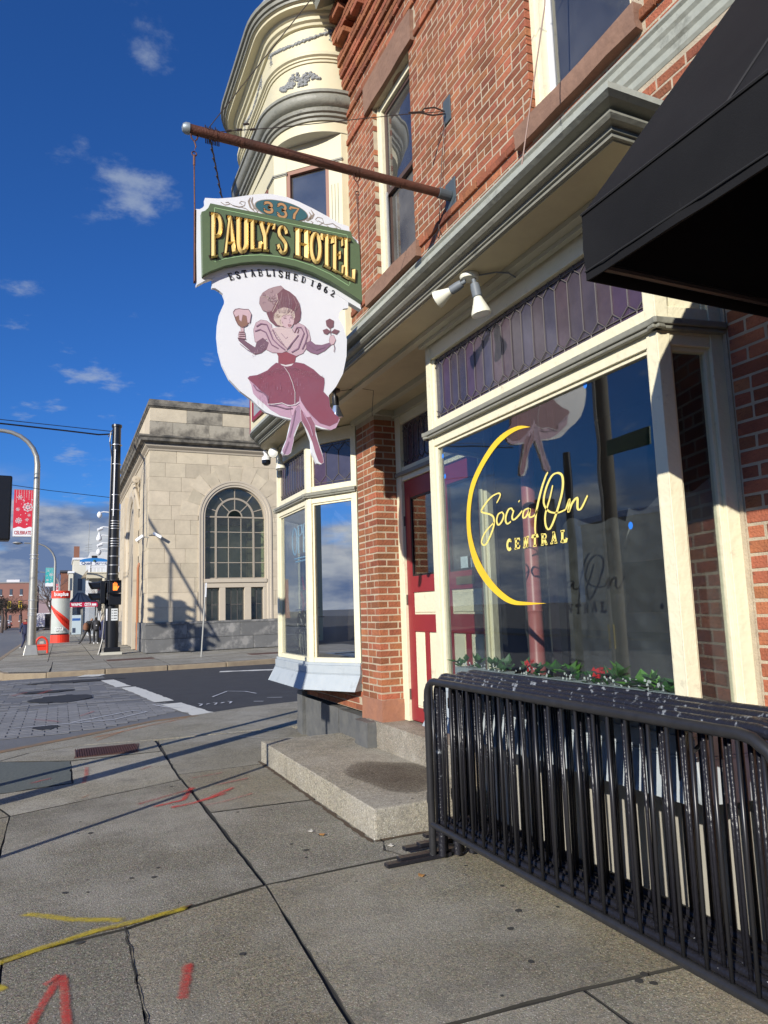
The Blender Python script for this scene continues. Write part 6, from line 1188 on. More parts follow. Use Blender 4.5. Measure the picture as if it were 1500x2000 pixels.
for a, r0, r1 in [(rad(t), .80, 1.22) for t in (18, 52, 90, 128, 162)]+[(rad(t), .32, .75) for t in (45, 90, 135)]:
    dx, dz = math.cos(a), math.sin(a); s = .018; wf.plate([(ax_+r0*dx-s*dz, yy2-.02, sp_+r0*dz+s*dx), (ax_+r1*dx-s*dz, yy2-.02, sp_+r1*dz+s*dx), (ax_+r1*dx+s*dz, yy2-.02, sp_+r1*dz-s*dx), (ax_+r0*dx+s*dz, yy2-.02, sp_+r0*dz-s*dx)], (0, .035, 0))
for x in (-.78, .78): wf.box(ax_+x-.04, yy2-.03, 2.93, ax_+x+.04, yy2+.02, sp_-.001)
for x in (-.26, .26): wf.box(ax_+x-.016, yy2-.018, 2.95, ax_+x+.016, yy2+.015, sp_-.03)
wf.box(ax_-1.245, yy2-.035, sp_-.03, ax_+1.245, yy2+.025, sp_+.03); wf.box(ax_-1.245, yy2-.01, 2.93, ax_+1.245, yy2+.02, 2.985)
for z in (3.60, 4.22, 4.86): wf.box(ax_-1.245, yy2-.014, z-.016, ax_+1.245, yy2+.012, z+.016)
wo = wf.build('arched_window', MUN, bank)
pn = 0
for zi, (z0, z1) in enumerate(((2.985, 3.6), (3.6, 4.22), (4.22, 4.86), (4.86, sp_-.03))):
    for (x0, x1) in ((-1.24, -.82), (-.74, -.26), (-.26, .26), (.26, .74), (.82, 1.24)):
        b = MB(); t_ = random.uniform(-.004, .004); b.hexa([(ax_+x0, yy2+t_, z0), (ax_+x1, yy2-t_, z0), (ax_+x1, yy2-t_+.004, z0), (ax_+x0, yy2+t_+.004, z0), (ax_+x0, yy2+t_, z1), (ax_+x1, yy2-t_, z1), (ax_+x1, yy2-t_+.004, z1), (ax_+x0, yy2+t_+.004, z1)]); b.build('pane', BG, wo)
for t0, t1 in ((0, 18), (18, 52), (52, 90), (90, 128), (128, 162), (162, 180)):
    A = [rad(t0+(t1-t0)*i/6) for i in range(7)]; b = MB(); b.plate([(ax_+1.21*math.cos(a), yy2, sp_+1.21*math.sin(a)) for a in A]+[(ax_+.8*math.cos(a), yy2, sp_+.8*math.sin(a)) for a in reversed(A)], (0, .004, 0)); b.build('pane', BG, wo)
for t0, t1 in ((0, 45), (45, 90), (90, 135), (135, 180)):
    A = [rad(t0+(t1-t0)*i/6) for i in range(7)]; b = MB(); b.plate([(ax_+.76*math.cos(a), yy2, sp_+.76*math.sin(a)) for a in A]+[(ax_+.3*math.cos(a), yy2, sp_+.3*math.sin(a)) for a in reversed(A)], (0, .004, 0)); b.build('pane', BG, wo)
for (x0, x1) in ((5.30, 5.83), (6.07, 6.85), (7.12, 7.64)):
    f = MB(); f.box(x0, yy2-.02, 1.22, x0+.035, yy2+.02, 2.58); f.box(x1-.035, yy2-.02, 1.22, x1, yy2+.02, 2.58); f.box(x0+.035, yy2-.02, 2.54, x1-.035, yy2+.02, 2.58); f.box(x0+.035, yy2-.02, 1.22, x1-.035, yy2+.02, 1.26); f.box(x0+.035, yy2-.01, 1.88, x1-.035, yy2+.01, 1.91)
    k = 2 if x1-x0 < .7 else 3
    for j in range(1, k): xx = x0+(x1-x0)*j/k; f.box(xx-.012, yy2-.012, 1.26, xx+.012, yy2+.012, 2.54)
    s = f.build('small_window', mat('dark_bronze_muntin', (.10, .09, .08), .6), bank); part('pane', BG, s, (x0+.035, yy2, 1.26, x1-.035, yy2+.004, 2.54))
# cornice and parapet
b = MB(); 
def extr_x(mb, prof, x0, x1, mit=True):
    n = len(prof); mb.add([(x0-(YF-y if mit else 0), y, z) for y, z in prof]+[(x1, y, z) for y, z in prof], [(i, (i+1) % n, n+(i+1) % n, n+i) for i in range(n)]+[tuple(range(n)), tuple(range(2*n-1, n-1, -1))])
def extr_back(mb, prof, y1, x0=3.05):
    n = len(prof); mb.add([(x0-(YF-y), y, z) for y, z in prof]+[(x0-(YF-y), y1, z) for y, z in prof], [(i, (i+1) % n, n+(i+1) % n, n+i) for i in range(n)]+[tuple(range(2*n-1, n-1, -1))])
lc = [(YF+.1, 8.08), (YF-.03, 8.08), (YF-.05, 8.14), (YF-.12, 8.20), (YF-.16, 8.24), (YF-.17, 8.30), (YF+.1, 8.30)]
uc = [(YF+.1, 8.302), (YF-.20, 8.302), (YF-.22, 8.34), (YF-.36, 8.40), (YF-.38, 8.50), (YF-.44, 8.56), (YF-.45, 8.62), (YF+.1, 8.70)]
extr_x(b, lc, 3.05, XR); extr_back(b, lc, 44); b.build('cornice_bed', mat('trim_limestone', (.55, .48, .37), .8), bank)
b = MB(); extr_x(b, uc, 3.05, XR); extr_back(b, uc, 44); b.build('cornice', mat('sooty_limestone', (.25, .225, .18), .9, col2=(.09, .085, .075), nscale=2.5, thr=(.4, .6), bump=.4, bscale=20), bank)
for i in range(2):
    z0 = (8.71, 9.28)[i]; z1 = (9.27, 9.82)[i]; x = 3.05-(0 if i else 0); n = 0
    while x < XR: ln_ = 1.45 if (n or i) else .9; stone(x, YF+.0, z0, min(x+ln_, XR)-g_, YF+.12, z1, LIMEW if i == 0 or n % 3 == 1 else LIME); x += ln_; n += 1
pc_ = [(YF+.12, 9.83), (YF-.02, 9.83), (YF-.06, 9.88), (YF-.09, 9.90), (YF-.10, 10.0), (YF-.04, 10.02), (YF-.04, 10.17), (YF+.12, 10.17)]
b = MB(); extr_x(b, pc_, 3.05, XR); extr_back(b, pc_, 44); b.build('parapet_coping', mat('sooty_limestone', (.25, .225, .18), .9), bank)
# side facing the main street
for i in range(12):
    y = 29.12+g_; n = 0
    while y < 43.9:
        ln_ = (1.0, .8)[(i+n) % 2]; y1 = min(y+ln_, 44)
        if not (33.2 < (y+y1)/2 < 38.6 and zc[i] < 6.8): stone(3.05, y, zc[i], 3.17, y1-g_, zc[i+1]-g_, LIME)
        y = y1; n += 1
for k, (z0, z1) in enumerate(((.12, .62), (.63, 1.265))):
    for (a, c) in ((29.11, 31.0), (31.01, 33.1), (38.7, 41), (41.01, 44)): stone(2.98, a, z0, 3.17, c-g_, z1, GRAN, 'plinth_block')
for k, y in enumerate((9.84,)):
    for j in range(8): stone(3.05, 29.13+j*1.85, 8.71, 3.17, 29.13+(j+1)*1.85-g_, 9.82, LIME)
TRIM2 = mat('trim_limestone', (.55, .48, .37), .8)
b = MB(); yc = 35.9; n_ = 30; prof = [(2.75, 0), (2.75, -.12), (2.55, -.12), (2.4, -.02), (2.35, .3)]
vs = [(3.05+y_, yc+r*math.cos(math.pi*i/n_), 4.7+r*math.sin(math.pi*i/n_)) for i in range(n_+1) for r, y_ in prof]; m_ = len(prof); b.add(vs, [(i*m_+j, i*m_+j+1, (i+1)*m_+j+1, (i+1)*m_+j) for i in range(n_) for j in range(m_-1)])
for s in (-1, 1): vs = [(3.05+y_, yc+s*r, z) for z in (.12, 4.7) for r, y_ in prof]; b.add(vs, [(j, j+1, m_+j+1, m_+j) for j in range(m_-1)])
b.build('entrance_arch', TRIM2, bank); part('entrance_glass', GLASSD, bank, (3.34, 33.5, .12, 3.35, 38.3, 7.0))
b = MB(); b.tube([(2.86, 32.6, 7.5), (2.84, 32.6, 7.2), (2.98, 32.6, 6.6), (3.05, 32.6, 6.2)], .09, 8); b.lathe((2.86, 32.45, 7.5), [(.02, 0), (.16, .02), (.16, .3), (.02, .32)], 14, ax='y'); b.build('scroll_bracket', TRIM2, bank, smooth=True)
part('pilaster', TRIM2, bank, (2.85, 33.0, .12, 3.05, 33.3, 7.6)); part('pilaster', TRIM2, bank, (2.85, 38.4, .12, 3.05, 38.7, 7.6))
dp = MB(); dp.tube([(2.98, 32.2, .12), (2.98, 32.2, 3.6), (3.03, 32.2, 3.8)], .05, 8); dp.build('copper_downpipe', mat('coppery_brown', (.36, .13, .05), .5), bank)
b = MB(); b.tube([(3.02, 29.3, 4.6), (3.0, 29.6, 6.5), (3.0, 30.1, 8.1)], .015, 5); b.build('conduit', STEEL, bank)
def bullet(label, p, d):
    t = thing('bullet_camera', label, 'camera', p, 'white cameras fixed to the bank corner'); d = Vector(d).normalized(); s = d.cross(Vector((0, 0, 1))).normalized()*.055; u = s.cross(d).normalized()*.055; P = Vector(p); b = MB()
    b.hexa([P-s-u, P+s-u, P+s-u+d*.36, P-s-u+d*.36, P-s+u, P+s+u, P+s+u+d*.36, P-s+u+d*.36]); b.build('housing', WHITE, t, bevel=.01); MB().tube([P+Vector((0, .0, 0)), P+Vector((-.05, .1, -.05)), (3.06, 29.0, p[2]-.08)], .02, 6).build('bracket', STEEL, t)
bullet('white bullet camera on the bank wall pointing right', (3.22, 28.86, 4.74), (.7, -.2, -.42)); bullet('white bullet camera round the bank corner pointing up the street', (2.88, 29.1, 4.66), (-.4, .3, -.3))
# ================================================================ BLACK POLE with signals and cameras
bpz = thing('utility_pole', 'thick black steel pole carrying cameras and signals before the bank', 'pole', (1.82, 30, .1))
PBLK = mat('pole_black', (.012, .013, .016), .32)
b = MB(); b.tube([(1.84, 30, .1), (1.84, 30, 2.2)], .245, 20); b.tube([(1.84, 30, 2.2), (1.88, 30, 9.2)], [.20, .165], 20); b.build('shaft', PBLK, bpz, smooth=True)
MB().tube([(1.88, 30, 9.15), (1.88, 30, 9.25)], .2, 20).build('cap', PBLK, bpz); part('base_pad', mat('painted_pad', (.55, .53, .44), .8), bpz, (1.42, 29.6, .1, 2.2, 30.4, .2))
b = MB(); b.box(1.55, 29.72, .2, 2.15, 29.9, .38); b.build('base_flange', PBLK, bpz, bevel=.02)
b = MB()
for z in (8.4, 7.6, 6.35, 5.75, 5.3, 5.2, 5.1, 5.0, 4.6, 4.5, 4.4, 4.3, 3.9, 3.55, 3.2, 2.95, 2.3, 2.2, 2.05): b.tube([(1.845+z*.004, 30, z), (1.845+z*.004, 30, z+.022)], .212 if z > 2.2 else .25, 20)
b.build('steel_band', mat('bright_band', (.6, .6, .6), .35, .7), bpz, smooth=True)
b = MB(); b.tube([(1.80, 29.80, 5.5), (1.83, 29.80, 8.2)], .022, 6); b.build('white_conduit', WHITE, bpz)
b = MB(); b.tube([(1.60, 29.85, 2.9), (1.56, 29.8, 1.6), (1.50, 29.7, .7), (1.35, 29.6, .12)], .03, 6); b.tube([(1.66, 29.85, 8.9), (1.62, 29.85, 8.5), (1.70, 29.85, 7.9), (1.64, 29.85, 4.0), (1.60, 29.85, 2.2), (1.56, 29.8, 1.4), (1.42, 29.65, .12)], .028, 6); b.tube([(1.7, 29.85, 9.0), (1.55, 29.85, 8.7)], .02, 6); b.build('black_cable', PBLK, bpz)
part('sign_plate', mat('white_notice', (.70, .72, .70), .5), bpz, (1.79, 29.735, 1.40, 2.03, 29.745, 1.86)); part('sign_plate', WHITE, bpz, (1.60, 29.80, 1.40, 1.66, 29.81, 1.86))
b = MB()
for i in range(4):
    for (x0, w_) in ((1.81, .04), (1.88, .13)): b.box(x0, 29.733, 1.77-i*.1, x0+w_*(1-.12*(i % 2)), 29.7345, 1.80-i*.1)
b.build('notice_print', mat('black_paint', (.012, .012, .012), .5), bpz)
def cam5(z, kind):
    t = thing('pole_camera', {5.55: 'topmost white camera on the black pole', 4.95: 'white camera with slanted housing, second on the black pole', 4.62: 'white teardrop dome camera, third on the black pole', 4.32: 'small white camera, fourth on the black pole', 4.08: 'lowest white dome camera on the black pole'}[z], 'camera', (1.3, 29.9, z), 'white cameras on the black pole')
    b = MB(); b.tube([(1.68, 29.9, z+.1), (1.45, 29.9, z+.12), (1.33, 29.9, z+.08)], .025, 6); b.build('arm', WHITE, t)
    if kind: MB().lathe((1.30, 29.9, z), [(.03, .12), (.07, .08), (.10, 0), (.085, -.07), (.04, -.13), (0, -.14)] if kind == 1 else [(.03, .22), (.05, .14), (.10, .02), (.105, -.06), (.05, -.13), (0, -.14)], 14).build('dome', WHITE, t, smooth=True)
    else: b = MB(); b.tube([(1.42, 29.9, z+.06), (1.24, 29.85, z-.02)], .06, 8); b.build('housing', WHITE, t)
for z, k in ((5.55, 1), (4.95, 0), (4.62, 2), (4.32, 0), (4.08, 1)): cam5(z, k)
def sighead(parent, name, c, fac, m=PBLK, n=3, s=.30, visor=True):
    """traffic signal head at c, facing fac"""
    f = Vector(fac).normalized(); sd = Vector((-f.y, f.x, 0)); C = Vector(c); b = MB(); hh = s*n/2; u = Vector((0, 0, 1))
    P = [C-sd*s*.5-f*.09, C+sd*s*.5-f*.09, C+sd*s*.5+f*.09, C-sd*s*.5+f*.09]; b.hexa([tuple(v-u*hh) for v in P]+[tuple(v+u*hh) for v in P]); hd = b.build(name, m, parent, bevel=.015)
    for i in range(n):
        z = hh-s*(i+.5); q = C+u*z+f*.09
        if visor:
            v = MB(); ring_ = []
            for t in range(11):
                a = rad(-30+240*t/10); r_ = s*.42; e = q+sd*r_*math.cos(a)+u*r_*math.sin(a); v.v += [tuple(e), tuple(e+f*s*(.95-.25*(1-math.sin(a))))]
            for t in range(10): v.f.append((2*t, 2*t+1, 2*t+3, 2*t+2)); v.m.append(0); v.t.append(0)
            v.build('visor', m, hd)
        L = MB(); L.lathe((0, 0, 0), [(0, 0)], 3) if False else None
        Q = [q+f*.004+sd*s*.36*math.cos(rad(30*t))+u*s*.36*math.sin(rad(30*t)) for t in range(12)]; L.plate([tuple(v) for v in Q], tuple(f*.006)); L.build('lens', [mat('lens_red_dark', (.10, .01, .01), .2), mat('lens_amber_dark', (.12, .06, .01), .2), mat('lens_green_dark', (.01, .06, .04), .2)][min(i, 2)], hd)
    return hd
ts = thing('traffic_signal', 'black side-facing traffic signal with long visors on the black pole', 'traffic signal', (1.35, 29.8, 2.5))
sighead(ts, 'head', (1.42, 29.8, 2.50), (-1, -.25, 0), n=2, s=.42)
b = MB(); b.tube([(1.42, 29.8, 2.92), (1.7, 29.85, 2.92)], .025, 6); b.tube([(1.42, 29.8, 2.07), (1.7, 29.85, 2.07)], .025, 6); b.build('bracket', PBLK, ts)
ps = thing('pedestrian_signal', 'pedestrian signal with a lit orange hand on the black pole', 'pedestrian signal', (1.9, 29.7, 2.4))
b = MB(); b.box(1.68, 29.60, 2.46, 2.14, 29.78, 2.96); b.box(1.68, 29.60, 2.0, 2.14, 29.78, 2.44); b.build('head', PBLK, ps, bevel=.015)
b = MB(); 
for (x0, z0, x1, z1) in ((1.83, 2.56, 1.99, 2.72), (1.83, 2.72, 1.86, 2.84), (1.875, 2.72, 1.905, 2.88), (1.92, 2.72, 1.95, 2.87), (1.96, 2.72, 1.985, 2.83)): b.box(x0, 29.594, z0, x1, 29.599, z1)
b.plate([(1.99, 29.594, 2.60), (2.05, 29.594, 2.70), (2.035, 29.594, 2.74), (1.985, 29.594, 2.66)], (0, .004, 0)); b.build('hand_symbol', emis('signal_orange', (1.0, .22, .03), 1.3), ps)
b = MB(); b.box(1.69, 29.45, 2.93, 2.13, 29.6, 2.945); b.box(1.69, 29.45, 2.41, 2.13, 29.6, 2.425); b.build('visor', PBLK, ps)
qs = thing('street_sign', 'blue and white street name sign reaching left from the black pole', 'sign', (1.2, 29.9, 3.7))
b = MB(); b.plate([(.62, 29.86, 3.56), (1.66, 29.86, 3.56), (1.66, 29.86, 3.72)]+[(1.14+.52*math.cos(rad(a)), 29.86, 3.72+.12*math.sin(rad(a))) for a in range(15, 180, 15)]+[(.62, 29.86, 3.72)], (0, .02, 0)); b.build('panel', mat('sign_blue', (.03, .20, .50), .4), qs)
b = MB(); b.box(.62, 29.855, 3.565, 1.66, 29.8595, 3.69); b.build('white_band', WHITE, qs); text('Quail  Street', qs, mat('navy_text', (.02, .05, .15), .5), .15, (.68, 29.853, 3.585), (1, 0, 0), (0, 0, 1), width=.92, bold=.004)
MB().tube([(1.14, 29.855, 3.70), (1.14, 29.85, 3.76)], .04, 8).build('tree_emblem', mat('dark_green_emblem', (.02, .12, .06), .5), qs)
# span wires
sw = thing('span_wires', 'black overhead cables running left from the top of the black pole', 'cable', (1.7, 30, 8.8))
b = MB(); b.tube([(1.7, 29.9, 8.84), (1.2, 29.9, 8.78), (0, 29.9, 8.85), (-2, 29.9, 8.95), (-9, 29.9, 9.2), (-16, 30, 9.6)], .032, 6); b.tube([(1.7, 29.9, 8.95), (-9, 29.9, 9.4), (-16, 30, 9.7)], .016, 5); b.build('cable', PBLK, sw)
for i in range(30): x = -8+i*.32; b = MB(); 
sw2 = thing('thin_cable', 'thin cable sagging from the black pole to the left across the sky', 'cable', (1.7, 30, 6.2)); MB().tube([(1.7, 29.9, 6.25), (-.5, 29.0, 6.30), (-3, 28, 6.45), (-12, 26, 7.2)], .012, 5).build('cable', PBLK, sw2)
# ================================================================ STREET LAMPS AND BANNERS
def banner_mat(nm, c):
    return mat(nm, c, .7)
def flake(b, x, y, z, r, k=6):
    for i in range(k):
        a = math.pi*i/k*2; d = Vector((math.cos(a), 0, math.sin(a))); P = Vector((x, y, z)); b.ribbon([P, P+d*r], r*.16, (0, -1, 0)); q = P+d*r*.6; b.ribbon([q, q+Vector((math.cos(a+.8), 0, math.sin(a+.8)))*r*.35], r*.12, (0, -1, 0)); b.ribbon([q, q+Vector((math.cos(a-.8), 0, math.sin(a-.8)))*r*.35], r*.12, (0, -1, 0))
def lamp(label, x, y, H, r0, band, blabel, arm=1.9, base=True, word=None):
    t = thing('street_lamp', label, 'street lamp', (x, y, .1), 'curved arm street lamps along the pavement')
    if base:
        b = MB(); b.add([(x-.28, y-.28, .1), (x+.28, y-.28, .1), (x+.28, y+.28, .1), (x-.28, y+.28, .1), (x-.2, y-.2, .52), (x+.2, y-.2, .52), (x+.2, y+.2, .52), (x-.2, y+.2, .52)], [(0, 3, 2, 1), (4, 5, 6, 7), (0, 1, 5, 4), (1, 2, 6, 5), (2, 3, 7, 6), (3, 0, 4, 7)]); b.build('base', STEEL, t, bevel=.02)
    R = 1.35; pts = [(x, y, .5), (x, y, 2.5), (x, y, H-R)]+[(x-R+R*math.cos(rad(a)), y, H-R+R*math.sin(rad(a))) for a in (15, 30, 45, 60, 75, 88)]+[(x-arm-.8, y, H+.03)]
    n = len(pts); MB().tube(pts, [r0, r0*.92, r0*.66]+[r0*.6-(i*.004) for i in range(n-3)], 12).build('pole', STEEL, t, smooth=True)
    b = MB(); b.lathe((x-arm-1.2, y, H+.0), [(0, .12), (.3, .08), (.34, 0), (.1, -.08), (0, -.08)], 12); b.build('lamp_head', STEEL, t, smooth=True)
    if base:
        b = MB()
        for z in (1.7, 1.78, 1.95, 2.3, 4.0, 4.15): b.tube([(x, y, z), (x, y, z+.03)], r0*1.03, 12)
        b.build('strap', mat('bright_band', (.6, .6, .6), .35, .7), t)
    if band:
        z1, z0, c, wd = band; bn = thing('banner', blabel, 'banner', (x-.5, y, z0), 'winter banners on the street lamps')
        xr_ = x-.10; b = MB(); b.box(xr_-wd, y-.01, z0, xr_, y+.01, z1); b.build('cloth', banner_mat('banner_'+('red' if c[0] > .4 else 'teal'), c), bn)
        b = MB(); h = z1-z0; b.plate([(xr_-wd, y-.013, z0), (xr_, y-.013, z0)]+[(xr_-wd*i/8, y-.013, z0+h*.19+h*.02*math.sin(i*1.4)) for i in range(9)], (0, .002, 0)); b.build('white_hem', WHITE, bn)
        b = MB(); r = random.Random(3)
        flake(b, xr_-wd*.28, y-.0135, z0+h*.63, wd*.27, 8); flake(b, xr_-wd*.72, y-.0135, z0+h*.34, wd*.17, 8); flake(b, xr_-wd*.78, y-.0135, z0+h*.58, wd*.11); flake(b, xr_-wd*.3, y-.0135, z0+h*.36, wd*.10); flake(b, xr_-wd*.2, y-.0135, z0+h*.46, wd*.09); flake(b, xr_-wd*.7, y-.0135, z0+h*.84, wd*.14)
        for i in range(16): px, pz = r.random(), r.uniform(.24, .97); q = wd*r.uniform(.015, .035); b.plate([(xr_-wd*px+q*math.cos(k), y-.0135, z0+h*pz+q*math.sin(k)) for k in range(0, 6)], (0, .001, 0))
        for i in range(7): px = .1+i*.13; b.box(xr_-wd*px-.004, y-.0135, z0+h*(.72+.06*(i % 3)), xr_-wd*px+.004, y-.013, z1)
        b.build('snowflake_print', mat('banner_white', (.75, .72, .74), .7), bn)
        if word: text(word, bn, mat('banner_word', (.45, .05, .06), .7), .2, (xr_-wd*.93, y-.016, z0+h*.045), (1, 0, 0), (0, 0, 1), width=wd*.86, bold=.006)
        MB().tube([(x, y, z1+.01), (xr_-wd, y, z1+.01)], .015, 6).build('rod', STEEL, bn); MB().tube([(x, y, z0-.01), (xr_-wd, y, z0-.01)], .015, 6).build('rod', STEEL, bn)
lamp('nearest tall street lamp, tapered grey pole rising from a square base', -1.05, 32.5, 9.3, .17, (6.85, 4.92, (.62, .02, .05), .72), 'red snowflake banner on the nearest street lamp', word='CELEBRATE')
lamp('second street lamp with the teal banner, beyond the kiosk', -.43, 55, 6.75, .12, (5.05, 3.75, (.04, .42, .42), .50), 'teal snowflake banner on the second street lamp', arm=1.2, base=False)
lamp('third and farthest small street lamp above the kiosk top', -.16, 70, 5.6, .10, (4.55, 3.9, (.62, .02, .05), .40), 'small red banner on the farthest street lamp', arm=.8, base=False)
# signal head at left edge on its own pole, plus two poles left of the frame that throw the pavement shadows
tp = thing('signal_pole', 'black signal head at the left edge, hung on a kerb pole', 'traffic signal', (-1.02, 7.62, 0))
MB().tube([(-1.02, 7.62, 0), (-1.02, 7.62, 3.6)], .055, 14).build('pole', PBLK, tp, smooth=True)
sighead(tp, 'head', (-.56, 7.56, 2.62), (-.1, 1, 0), n=3, s=.205)
MB().tube([(-1.02, 7.62, 2.80), (-.64, 7.6, 2.80)], .022, 8).build('bracket', PBLK, tp)
bp_ = thing('wooden_pole', 'tall weathered pole standing at the kerb left of the camera', 'pole', (-1.02, 6.85, 0))
MB().tube([(-1.02, 6.85, 0), (-1.02, 6.85, 9.5)], [.10, .085], 16).build('shaft', mat('weathered_pole', (.20, .18, .14), .8, col2=(.12, .11, .09), nscale=6), bp_, smooth=True)
part('yellow_band', mat('yellow_band', (.65, .50, .05), .6), bp_, (-.915, 6.8, 1.0, -.905, 6.9, 1.3)); b = MB(); b.tube([(-.90, 6.83, .3), (-.90, 6.83, 8.5)], .02, 6); b.build('conduit', STEEL, bp_)
part('street_name_plate', mat('green_plate', (.02, .10, .05), .5), bp_, (-.93, 6.0, 3.35, -.91, 6.7, 3.55))
sp2 = thing('kerb_sign_post', 'slim steel sign post by the kerb left of the camera', 'post', (-1.0, 5.13, 0)); MB().tube([(-1.0, 5.13, 0), (-1.0, 5.13, 2.9)], .028, 8).build('post', STEEL, sp2, smooth=True); part('plate', WHITE, sp2, (-1.02, 5.0, 2.3, -1.0, 5.3, 2.8))
ss = thing('hung_signals', 'cluster of traffic signals hung over the crossing left of the view', 'traffic signal', (-4.2, 22.4, 5.0))
sighead(ss, 'head', (-4.35, 22.3, 6.0), (0, -1, 0), n=3, s=.36); sighead(ss, 'head', (-4.75, 22.5, 6.0), (-1, 0, 0), n=3, s=.36); sighead(ss, 'head', (-3.45, 22.3, 4.9), (0, -1, 0), n=3, s=.36); sighead(ss, 'head', (-3.8, 22.6, 4.9), (1, .3, 0), n=3, s=.36)
b = MB(); b.tube([(-5.6, 22.4, 10.0), (-4.75, 22.4, 8.6), (-2.6, 22.4, 4.8)], .045, 6); b.tube([(-4.55, 22.4, 8.2), (-4.55, 22.4, 6.5)], .04, 6); b.tube([(-3.6, 22.4, 6.6), (-3.6, 22.4, 5.4)], .04, 6); b.build('hanger', PBLK, ss)
# sign post by bank kerb
sp = thing('sign_post', 'slim grey sign post seen edge-on at the kerb before the bank', 'post', (4.43, 25, .1)); MB().tube([(4.40, 25, .1), (4.55, 25, 2.55)], .028, 8).build('post', STEEL, sp, smooth=True); b = MB(); b.hexa([(4.48, 24.75, 2.12), (4.52, 24.75, 2.12), (4.58, 25.2, 2.12), (4.54, 25.2, 2.12), (4.50, 24.75, 2.6), (4.54, 24.75, 2.6), (4.60, 25.2, 2.6), (4.56, 25.2, 2.6)]); b.build('plate', WHITE, sp)
# ================================================================ KIOSK, SHELTER, RACK
ORR = mat('signal_red', (.78, .045, .02), .45)
ki = thing('bus_kiosk', 'tall grey and red bus stop pylon with swoosh stripes', 'kiosk', (0, 47, .1))
KG = mat('kiosk_grey', (.52, .55, .52), .4, col2=(.44, .48, .44), nscale=2)
def bow(b, z0, z1, x0=-.5, x1=.5, dep=.22, y=47):
    P = []; 
    for i in range(9): t = i/8; P.append((x0+(x1-x0)*t, y-dep*math.sin(math.pi*t)))
    P += [(x1, y+.25), (x0, y+.25)]; n = len(P); b.add([(a, c, z0) for a, c in P]+[(a, c, z1) for a, c in P], [(i, (i+1) % n, n+(i+1) % n, n+i) for i in range(n)]+[tuple(range(n-1, -1, -1)), tuple(range(n, 2*n))])
b = MB(); bow(b, .1, .56, -.52, .52, .24); b.build('base', ORR, ki); b = MB(); bow(b, .56, .64, -.48, .48, .2); b.build('shadow_gap', BLACKMET, ki); b = MB(); bow(b, .64, 2.72); b.build('body', KG, ki, smooth=True); b = MB(); bow(b, 2.72, 3.16, -.52, .52, .24); b.build('header', ORR, ki)
text('busplus', ki, WHITE, .3, (-.38, 46.73, 2.86), (1, 0, 0), (0, 0, 1), width=.78, bold=.01)
def kp(u, z, e=.006): t = u; return (-.5+t, 47-.22*math.sin(math.pi*t)-e, z)
b = MB()
for (zs_, ze, w0, w1) in ((2.28, 1.25, .05, .16), (2.18, .98, .05, .22)):
    Q = [kp(i/10, zs_+(ze-zs_)*(i/10)**.8) for i in range(11)]
    for i in range(10):
        wA = w0+(w1-w0)*math.sin(i/10*2.2); wB = w0+(w1-w0)*math.sin((i+1)/10*2.2); a, c = Q[i], Q[i+1]; b.add([(a[0], a[1], a[2]+wA), (c[0], c[1], c[2]+wB), (c[0], c[1], c[2]-wB), (a[0], a[1], a[2]-wA)], [(0, 1, 2, 3)])
b.build('swoosh', ORR, ki); text('CDTA', ki, WHITE, .3, (-.34, 46.74, .80), (1, 0, 0), (0, 0, 1), width=.5, shear=.3, bold=.008)
rk = thing('bike_rack', 'small red arched bike rack standing beside the nearest lamp base', 'bike rack', (-.7, 34, .1))
b = MB(); b.tube([(-.93, 34.1, .1), (-.93, 34.1, .45)]+[(-.70+.23*math.cos(rad(a)), 34.0, .48+.30*math.sin(rad(a))) for a in (180, 150, 120, 90, 60, 30, 0)]+[(-.47, 33.9, .45), (-.47, 33.9, .1)], .045, 8); b.build('hoop', ORR, rk, smooth=True); part('plate', ORR, rk, (-.93, 33.98, .22, -.47, 34.02, .42)); part('sticker', mat('sticker', (.5, .45, .4), .6), rk, (-.78, 33.99, .50, -.62, 34.01, .60)); MB().box(-.90, 33.95, .40, -.5, 34.05, .47).build('crossbar', ORR, rk)
sh = thing('bus_shelter', 'bus shelter with dark gabled roof and red fascia behind the pylon', 'bus shelter', (1.5, 50, .1))
b = MB(); b.add([(.45, 49.2, 2.5), (2.22, 49.2, 2.5), (2.22, 52.2, 2.5), (.45, 52.2, 2.5), (.95, 50.7, 3.15), (1.30, 50.7, 3.15)], [(0, 1, 5, 4), (1, 2, 5), (2, 3, 4, 5), (3, 0, 4), (0, 3, 2, 1)]); b.build('roof', mat('dark_blue_metal', (.03, .04, .06), .4), sh)
b = MB()
for i in range(5): x = .6+i*.35; b.box(x, 49.1, 2.5, x+.03, 49.25, 2.53); b.tube([(x, 49.19, 2.52), (1.0+(x-.6)*.2, 50.6, 3.13)], .02, 4)
b.build('roof_seam', mat('seam', (.015, .02, .03), .5), sh)
b = MB(); b.box(.45, 49.14, 2.2, 2.15, 49.2, 2.49); b.build('fascia', mat('fascia_red', (.50, .01, .06), .4), sh); text('WAMC', sh, WHITE, .25, (.60, 49.13, 2.27), (1, 0, 0), (0, 0, 1), width=.62, bold=.012); text('CDTA', sh, WHITE, .25, (1.36, 49.13, 2.27), (1, 0, 0), (0, 0, 1), width=.40, bold=.012, shear=.2); part('white_block', WHITE, sh, (1.8, 49.13, 2.26, 2.06, 49.138, 2.40))
b = MB()
for x in (.5, 1.22, 2.1):
    for y in (49.3, 52): b.box(x, y, .1, x+.07, y+.07, 2.5)
